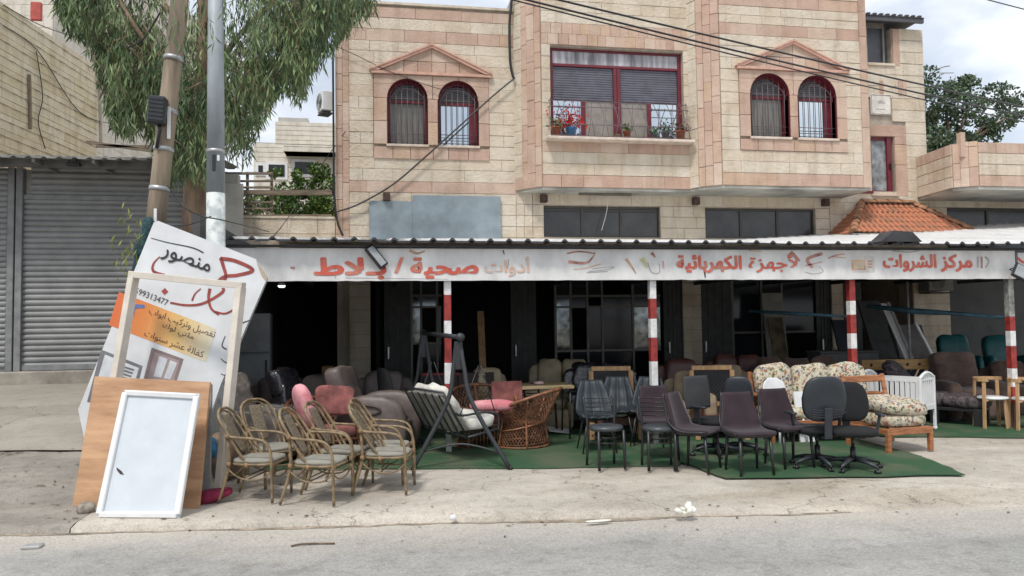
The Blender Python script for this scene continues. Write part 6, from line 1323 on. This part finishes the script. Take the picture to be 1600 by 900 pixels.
MB().tube([at_(zc), at_(L0.z+.4)], [.108, .086], 20).build('shaft', PAI, PM); MB().tube([at_(0), at_(zc-.002)], [.122, .1085], 20).build('lower_shaft', PAW, PM)
z = hit(338, 237, 9.7).z; MB().tube([at_(z-.02), at_(z+.02)], .113, 20).build('collar', GALV, PM); MB().box(at_(z-.16)+Vector((.0, -.11, 0)), (.035, .03, .2), None, .005).build('clip', BLACKM, PM); MB().box(at_(z-.1)+Vector((.05, -.10, 0)), (.03, .02, .07), None, .004).build('tag', WHITEP, PM)
o = MB().puff((0, 0, 0), (.15, .13, .62), rotm(y=12), e=.8, nu=20, nv=18, lump=1.9, seed=5).puff((.07, 0, .2), (.13, .14, .34), e=.7, nu=16, nv=12, lump=1.4, seed=8).build('teal_net', mat('teal_netting', (.025, .075, .085), .8, var=.4, nscale=20)); o.location = hit(222, 385, 9.72); tag(o, 'bunched teal netting tied to the wooden pole above the white panel', 'netting')
o = MB()
for k in range(70):
    p = Vector((random.gauss(0, .10), random.gauss(0, .06), random.gauss(0, .22))); leaf(o, p, Vector((random.gauss(-.2, .4), random.gauss(0, .4), -1)), .12, .009, rv())
o = o.build('hanging_sprig', mat('yellow_green_leaf', (.22, .25, .05), .7)); o.location = hit(205, 375, 9.5); tag(o, 'small yellow-green leafy sprig beside the teal netting', 'sprig'); o['kind'] = 'stuff'
# ------------------------------------------------------------------ sign panel and boards leaning on the poles
TLs, TRs, BLs = hit(240, 347, 9.25), hit(404, 404, 9.28), hit(122, 640, 8.8)
nP = (TRs-TLs).cross(BLs-TLs).normalized(); nP = nP if nP.y < 0 else -nP
def OP(px, py, e=.003): d = ray(px, py); t = nP.dot(TLs-Vector((0, 0, EYE)))/nP.dot(d); return d*t+Vector((0, 0, EYE))+nP*e
SG = empty('sign_panel', gnd(230, 700), 0, 'large tilted white sign panel with red brushwork and orange band, leaning on the poles', 'sign'); sgl = SG.location.copy()
SGM = mat('sign_white_board', (.66, .67, .68), .45, var=.08, nscale=2, world=True)
def spoly(pts, m, name, e=.003, par=None):
    v = [OP(x, y, e)-sgl for x, y in pts]; return MB().add(v, [tuple(range(len(v)))[::-1]]).build(name, m, par or SG)
out_ = [(240, 348), (247, 345), (400, 405), (418, 433), (372, 540), (345, 600), (318, 680), (292, 738), (133, 692), (122, 640)]
F0 = [OP(x, y, 0)-sgl for x, y in out_]; B0 = [v-nP*.13 for v in F0]; n = len(F0)
board = MB().add(F0+B0, [tuple(range(n))[::-1], tuple(range(n, 2*n))]+[(i, (i+1) % n, n+(i+1) % n, n+i) for i in range(n)]).build('board', SGM, SG)
SRED = mat('brush_red', (.30, .045, .035), .55, var=.2); SBLK = mat('print_black', (.02, .02, .022), .5)
def SF(p, e=.006): return lambda u, v: (OP(*[(p[0][i]*(1-u)+p[1][i]*u)*(1-v)+(p[3][i]*(1-u)+p[2][i]*u)*v for i in (0, 1)], e)-sgl)
nb = 22
for k in range(nb):
    t0_, t1_ = k/nb, (k+1)/nb; tt = (k+.5)/nb; c_ = [(.62, .13, .035), (.66, .24, .06), (.70, .46, .17), (.66, .62, .48)]; i = min(2, int(tt*3)); f_ = tt*3-i; cc = tuple(c_[i][j]*(1-f_)+c_[i+1][j]*f_ for j in range(3))
    P_ = lambda t, s: ((186+(338-186)*t)+(-16 if s else 0)*(1), (456+(514-456)*t)+(54 if s else 0)) if s == 0 else (170+(322-170)*t, 508+(566-508)*t)
    spoly([P_(t0_, 0), P_(t1_, 0), P_(t1_, 1), P_(t0_, 1)], mat('band_print_%s' % 'abcdefghijklmnopqrstuvwxyz'[k], cc, .5, var=.04), 'orange_band', .002)
lettering('منصور', SF([(250, 405), (325, 433), (331, 410), (257, 383)]), SBLK, SG, bold=.012)
lettering('599313477', SF([(210, 458), (261, 478), (264, 469), (213, 449)]), SBLK, SG, arabic=False, bold=.0)
TXT = mat('band_text_brown', (.11, .05, .03), .5)
lettering('تفصيل وتركيب ابواب', SF([(231, 492), (334, 531), (338, 518), (235, 480)]), TXT, SG, bold=.0); lettering('ملتي لوك', SF([(252, 515), (301, 535), (304, 523), (256, 503)]), TXT, SG, bold=.0); lettering('كفالة عشر سنوات', SF([(224, 527), (316, 562), (320, 549), (228, 515)]), TXT, SG, bold=.0)
TS = lambda x, y: OP(x, y, .005)-sgl
for pts, w in (([(250, 401), (240, 412), (240, 424), (257, 431)], (1.5, 6)), ([(344, 404), (368, 408), (395, 422), (372, 430), (352, 432), (340, 440)], (6, 5)), ([(345, 403), (349, 416), (353, 431), (350, 440)], (6, 4)), ([(266, 473), (292, 477), (318, 474), (346, 458), (349, 450)], (3, 5)), ([(328, 451), (326, 466), (330, 482), (342, 492)], (5, 3)), ([(300, 470), (305, 459), (314, 451)], (3, 1.5)), ([(336, 487), (352, 490), (368, 482)], (3, 3)), ([(310, 438), (322, 436)], (2, 2))):
    stroke(pts, w, TS, SRED, SG)
spoly([(252, 455), (258, 450), (263, 456), (257, 461)], SRED, 'diamond_dot', .004)
BLU = mat('blue_print', (.10, .16, .36), .5); stroke([(205, 492), (210, 480), (226, 479)], (9, 5), TS, BLU, SG)
MAU = mat('mauve_door_print', (.23, .17, .165), .5); GYP = mat('grey_frame_print', (.16, .16, .17), .5); WPR = mat('white_door_print', (.60, .62, .64), .5)
for base, ins, mm in (([(158, 546), (223, 572), (206, 640), (136, 628)], [(164, 554), (217, 575), (202, 632), (144, 622)], GYP), ([(237, 543), (287, 561), (262, 640), (212, 640)], [(242, 550), (281, 564), (258, 636), (218, 636)], MAU)):
    spoly(base, mm, 'door_print', .002); spoly(ins, WPR if mm is GYP else mat('mauve_light_print', (.36, .27, .26), .5), 'door_print', .0035)
spoly([(249, 556), (262, 561), (252, 590), (240, 588)], WPR, 'door_print', .005); spoly([(266, 563), (277, 567), (266, 593), (256, 591)], WPR, 'door_print', .005)
for k in range(6): spoly([(188-2*k, 570+5*k), (210-2*k, 577+5*k), (209-2*k, 580+5*k), (187-2*k, 573+5*k)], GYP, 'louvre_print', .005)
for pts in ([(236, 372), (262, 379), (300, 387), (318, 395)], [(352, 525), (347, 540), (354, 546)], [(345, 560), (352, 566), (362, 568)], [(345, 584), (356, 590), (350, 600), (358, 607)], [(400, 497), (383, 503), (378, 505)]): stroke(pts, (1.0, 2.2), TS, SBLK, SG, 'tear_mark')
spoly([(400, 406), (418, 433), (416, 440), (409, 432), (403, 416)], mat('tan_core', (.42, .35, .27), .8), 'torn_corner', .004)
def quad_slab(name, px4, Yt, m, th, label=None, cat=None, parent=None, inset=None):
    """px4: TL TR BR BL; the bottom pair stands on the ground, the top pair lies on the plane Y=Yt"""
    bl, br = gnd(*px4[3]), gnd(*px4[2]); tl, tr = hit(*px4[0], bl.y+Yt), hit(*px4[1], br.y+Yt); n = (tr-tl).cross(bl-tl).normalized(); n = n if n.y < 0 else -n
    v = [tl, tr, br, bl]; b_ = [p-n*th for p in v]
    o = MB().add(v+b_, [(3, 2, 1, 0), (4, 5, 6, 7)]+[(i, (i+1) % 4, 4+(i+1) % 4, 4+i) for i in range(4)]).build(name, m, parent)
    if label: tag(o, label, cat)
    return o, v, n
PLY = mat('plywood', (.48, .285, .16), .6, nscale=2.5, col2=(.34, .185, .095), mask=(.35, .65), stretch=(.7, .7, 4), world=True, bump=.15, bscale=30)
quad_slab('grey_board', [(170, 596), (330, 600), (327, 782), (150, 778)], .34, mat('grey_back_board', (.30, .30, .29), .7), .03, 'grey board whose right edge shows behind the plywood sheet', 'board')
quad_slab('plywood_sheet', [(148, 588), (328, 597), (310, 795), (113, 790)], .40, PLY, .03, 'brown plywood sheet leaning behind the white framed door panel', 'plywood')
FRM = mat('cream_frame_wood', (.66, .60, .52), .6, var=.1, nscale=3, bump=.1)
fo = empty('door_frame', gnd(342, 776), 0, 'cream wooden door frame leaning against the sign panel', 'door frame'); fl = fo.location.copy()
br_ = gnd(342, 776); bl_ = Vector((gnd(150, 778).x, gnd(150, 778).y, 0)); tr_ = hit(376, 449, br_.y+.32); tl_ = hit(209, 432, bl_.y+.42)
for a_, b2, nm in ((bl_, tl_, 'jamb'), (br_, tr_, 'jamb')): MB().bar(a_-fl, b2-fl, .075, .10, .004).build(nm, FRM, fo)
dd = (tr_-tl_).normalized()*.037; upv = Vector((0, 0, .02)); MB().bar(tl_-dd-fl+upv, tr_+dd-fl+upv, .10, .07, .004).build('head', FRM, fo)
dp, dv, dn = quad_slab('white_door_panel', [(195, 609), (312, 615), (280, 810), (152, 809)], .38, mat('pvc_panel', (.56, .60, .64), .35, var=.03, bump=.05), .02)
rt = empty('framed_door_panel', dv[3], 0, 'white framed cabinet door panel standing in front of the plywood sheet', 'door panel'); dp.parent = rt; dp.name = 'panel'; dp.location = -dv[3]
for i in range(4):
    a_, b2 = dv[i]-dv[3], dv[(i+1) % 4]-dv[3]; ctr = (dv[0]+dv[2])/2-dv[3]; ins = lambda p: p+(ctr-p).normalized()*.035
    MB().bar(ins(a_)+dn*(.006+.002*(i % 2)), ins(b2)+dn*(.006+.002*(i % 2)), .055 if i % 2 else .05, .05, .008).build('frame', WHITEP, rt)
def onD(px, py, e=.003): d = ray(px, py); t = dn.dot(dv[3]-Vector((0, 0, EYE)))/dn.dot(d); return d*t+Vector((0, 0, EYE))+dn*e-dv[3]
for pts in (((262, 730), (270, 736), (274, 742), (268, 741), (263, 735)),):
    pts = [(p[0]-80, p[1]) for p in pts]; MB().add([onD(x, y) for x, y in pts], [tuple(range(5))]).build('chip', DBR, rt)
o = MB().puff((0, 0, 0), (.34, .14, .13), rotm(y=-12), e=.8, lump=2, seed=2).build('crimson_rag', mat('crimson_cloth', (.22, .015, .05), .9, var=.3, nscale=8)); o.location = G(336, 785, .07); tag(o, 'crumpled crimson cloth on the ground at the foot of the cream frame', 'cloth')
o = MB().puff((0, 0, 0), (.16, .12, .11), e=.8, lump=2, seed=9).build('rough_stone', mat('rubble_stone', (.34, .30, .25), .9, var=.3, nscale=12, bump=.8)); o.location = G(138, 800, .04); tag(o, 'small rough stone under the lower left corner of the plywood', 'stone')
o = MB().puff((0, 0, 0), (.16, .14, .26), e=.8, lump=2, seed=3).build('blue_bag', mat('blue_plastic', (.03, .20, .38), .4, var=.3)); o.location = Dp(331, 8.5, .42); tag(o, 'crumpled light blue plastic bag between plywood edge and frame leg', 'bag')
o = MB().puff((0, 0, 0), (.30, .3, .5), e=.5, lump=1, seed=3).build('brown_sack', mat('brown_sack', (.20, .14, .10), .9, var=.3, nscale=8, bump=.5)); o.location = Dp(352, 9.0, .25); tag(o, 'brown sack of rubbish behind the foot of the cream frame', 'sack')
o = MB().bb(-.18, .18, -.12, .12, 0, .42, .008).build('carton', TAN); o.location = Dp(362, 9.2, .01); tag(o, 'tan carton among the rubbish left of the cane chairs', 'carton')
# ------------------------------------------------------------------ flower pots in the basket grille
TER = mat('terracotta', (.34, .11, .06), .8, var=.25, nscale=8)
def pot(px_, py, r_, h, m, label, plant=None):
    p = hit(px_, py, YBAY-.14); p.z = BW[2]+.01; r = empty('flower_pot', p, 0, label, 'flower pot'); MB().lathe([(.01, 0), (r_*.72, 0), (r_, h*.85), (r_*1.12, h*.86), (r_*1.12, h), (r_*.9, h), (.01, h*.9)], n=14).build('pot', m, r)
    if plant:
        m_, n_, sp = plant; b = MB()
        for _ in range(n_): d = Vector((random.gauss(0, sp), random.gauss(0, .05), abs(random.gauss(0, sp*1.1)))); leaf(b, Vector((0, 0, h))+d, rv(), .07, .022, rv())
        for _ in range(6): b.tube([(0, 0, h*.9), (random.gauss(0, sp*.8), random.gauss(0, .04), h+abs(random.gauss(0, sp)))], .004, 3)
        b.build('plant', m_, r, kind='stuff')
FLR = leafmat('red_flowers', (.55, .035, .03), (.40, .03, .02), .3)
pot(893, 210, .105, .20, mat('blue_pot', (.05, .20, .42), .4), 'blue flower pot with bright red flowers behind the bay window grille', (FLR, 260, .16)); pot(869, 208, .085, .20, TER, 'terracotta pot at the left end of the bay window grille', (GRN, 60, .07))
pot(980, 212, .08, .16, TER, 'terracotta pot in the middle of the bay window grille', (GRN, 40, .06)); pot(965, 214, .06, .08, TAN, 'small tan bowl beside the middle terracotta pot')
pot(1022, 212, .06, .11, mat('slate_pot', (.10, .11, .14), .5), 'small slate blue pot right of the bay window middle', (DGN, 60, .06)); pot(1040, 212, .085, .17, mat('grey_pot', (.11, .11, .12), .6), 'grey round pot near the right end of the bay window', (DGN, 70, .08)); pot(1063, 212, .09, .20, TER, 'terracotta pot at the right end of the bay window grille', (mat('brown_dry_leaf', (.12, .06, .03), .8), 70, .08))
# ------------------------------------------------------------------ cables
def cable(pts, r, label, sag=0, n=10, m=BLACKM):
    o = MB().tube(bez(pts, n), r, 5).build('cable', m); return tag(o, label, 'cable')
def wire(a, b, r, sag, label): pts = [a.lerp(b, k/14)-Vector((0, 0, sag*4*(k/14)*(1-k/14))) for k in range(15)]; o = MB().tube(pts, r, 5).build('overhead_wire', BLACKM); tag(o, label, 'wire', 'overhead wires')
wire(atd(700, -42, 9), atd(1720, 193, 13.6), .014, .04, 'uppermost of the three overhead wires crossing the building'); wire(atd(700, -31, 9), atd(1720, 206, 13.6), .014, .06, 'middle of the three overhead wires crossing the building'); wire(atd(700, -26, 9), atd(1720, 216, 13.6), .010, .06, 'lowest of the three overhead wires crossing the building')
wire(atd(1500, -12, 18), atd(1800, 60, 24), .015, .05, 'short overhead wire in the sky at the top right corner')
H = lambda px, py, d=.12: hit(px, py, YA-d)
cable([H(802, -20), H(799, 4), H(796, 40), H(797, 95), H(801, 118), H(804, 123)], .028, 'thick black cable running down the wall beside the bay')
cable([H(804, 122), H(770, 150), H(720, 195), H(668, 242), H(614, 288), H(560, 319), H(524, 331)], .018, 'black cable sagging from the bay down to the lower left corner of the facade')
cable([H(520, 70), H(521, 180), H(522, 290), H(527, 345), H(536, 368)], .022, 'black cable down the left corner of the stone building')
cable([H(524, 72), H(560, 88), H(610, 112), H(690, 140), H(748, 152)], .007, 'thin wire across the left arched windows'); cable([hit(425, 372, YA-.2), hit(450, 340, YA-.1), hit(500, 262, YA+.3), hit(540, 205, YA-.1)], .008, 'thin wire rising past the green bush')
cable([hit(262, 290, 9.8), hit(290, 325, 9.7), hit(318, 338, 9.4), hit(352, 345, 9.6), hit(420, 362, 11)], .008, 'thin wire strung from the wooden pole past the steel pole')
cable([hit(240, 350, 9.6), hit(290, 352, 9.5), hit(330, 338, 9.2)], .007, 'thin wire behind the top of the white panel'); cable([hit(250, 20, 10), hit(225, 60, 10.4), hit(198, 75, 10.5)], .012, 'broken wire end hanging left of the wooden pole')
cable([H(950, 305), H(948, 330), H(940, 360)], .008, 'white wire hanging over the strip window under the bay', m=WPL)
# ------------------------------------------------------------------ litter
o = MB(); rb_ = random.Random(5)
for k in range(9): o.puff((rb_.uniform(-.07, .07), rb_.uniform(-.03, .03), rb_.uniform(.015, .05)), (rb_.uniform(.05, .09), .06, rb_.uniform(.03, .06)), rotm(rb_.uniform(-40, 40), rb_.uniform(-40, 40), rb_.uniform(0, 90)), e=1.1, nu=10, nv=7, lump=7, seed=k)
o = o.build('white_bag', mat('bag_white', (.78, .77, .68), .6)); o.location = G(1073, 803, .0); tag(o, 'crumpled white plastic bag at the pavement edge right of centre', 'bag')
o = MB().puff((0, 0, .015), (.24, .05, .015), rotm(z=4), e=.8, lump=2, seed=7).build('white_litter', mat('bag_white', (.78, .77, .68))); o.location = G(938, 809, -.04); tag(o, 'flat strip of white litter at the pavement edge below the metal chairs', 'litter')
o = MB().bb(-.07, .07, -.05, .05, 0, .025, .006).build('metal_scrap', mat('scrap_grey', (.36, .36, .35), .5)); o.location = gnd(51, 856, -.06); tag(o, 'small flat grey metal scrap on the road at lower left', 'scrap')
o = MB().tube(bez([gnd(455, 853, -.05), gnd(470, 850, -.045), gnd(495, 849, -.05), gnd(523, 849, -.05)], 3), .008, 5).build('twig', BARK); tag(o, 'thin dry twig on the road below the cane chairs', 'twig')
o = MB().puff((0, 0, .02), (.06, .05, .05), e=.8).build('paper_ball', WPL); o.location = gnd(708, 812, -.02); tag(o, 'tiny white paper ball in the gutter below the swing seat', 'paper')
lt = MB()
for _ in range(170):
    x = random.uniform(-5, 9); y = kerbY(x)+random.gauss(.05, .25) if random.random() < .6 else random.uniform(5.6, 9.5); z = (gz(x, y)+.006) if y > kerbY(x)+.03 else -.052
    s = random.uniform(.006, .022); a_ = random.uniform(0, 6.3); d = Vector((math.cos(a_), math.sin(a_), 0)); e_ = Vector((-d.y, d.x, random.uniform(-.1, .4))); p = Vector((x, y, z)); lt.add([p-d*s*1.6, p+e_*s*.6, p+d*s*1.6, p-e_*s*.5+Vector((0, 0, s*.4))], [(0, 1, 3), (1, 2, 3), (0, 1, 2)])
o = lt.build('leaf_litter', mat('dry_leaf_litter', (.16, .12, .08), .9, island=.7)); tag(o, 'scattered dry leaves and grit along the pavement edge', 'litter', kind='stuff')
lt = MB()
for _ in range(130):
    x = random.uniform(-6, -2.7); y = random.uniform(7.5, 10.2); s = random.uniform(.008, .03); p = Vector((x, y, gz(x, y)+.008)); a_ = random.uniform(0, 6.3); d = Vector((math.cos(a_), math.sin(a_), 0)); e_ = Vector((-d.y, d.x, .3)); lt.add([p-d*s*2, p+e_*s*.4, p+d*s*2, p-e_*s*.3+Vector((0, 0, s*.5))], [(0, 1, 3), (1, 2, 3), (0, 1, 2)])
o = lt.build('leaf_litter', mat('dry_leaf_litter', (.16, .12, .08))); tag(o, 'fallen eucalyptus leaves on the dirty pavement at left', 'litter', kind='stuff')
# worn inscription on the plaque (illegible curved lines)
q = plq; cx_, cz_ = (q[0]+q[1])/2, (q[2]+q[3])/2
for rr, a0, a1 in ((.10, 25, 155), (.06, 30, 150)): 
    for k in range(6): t0_ = a0+(a1-a0)*k/6; MB().tube([(cx_+rr*math.cos(R(t0_+t*12)), YA-.053, cz_-.01+rr*math.sin(R(t0_+t*12))) for t in (0, .6, 1)], .006, 4).build('worn_letter', RUST, pl)
for k in range(6): MB().tube([(cx_-.12+.04*k, YA-.053, cz_-.11), (cx_-.10+.04*k, YA-.053, cz_-.10)], .006, 4).build('worn_letter', RUST, pl)
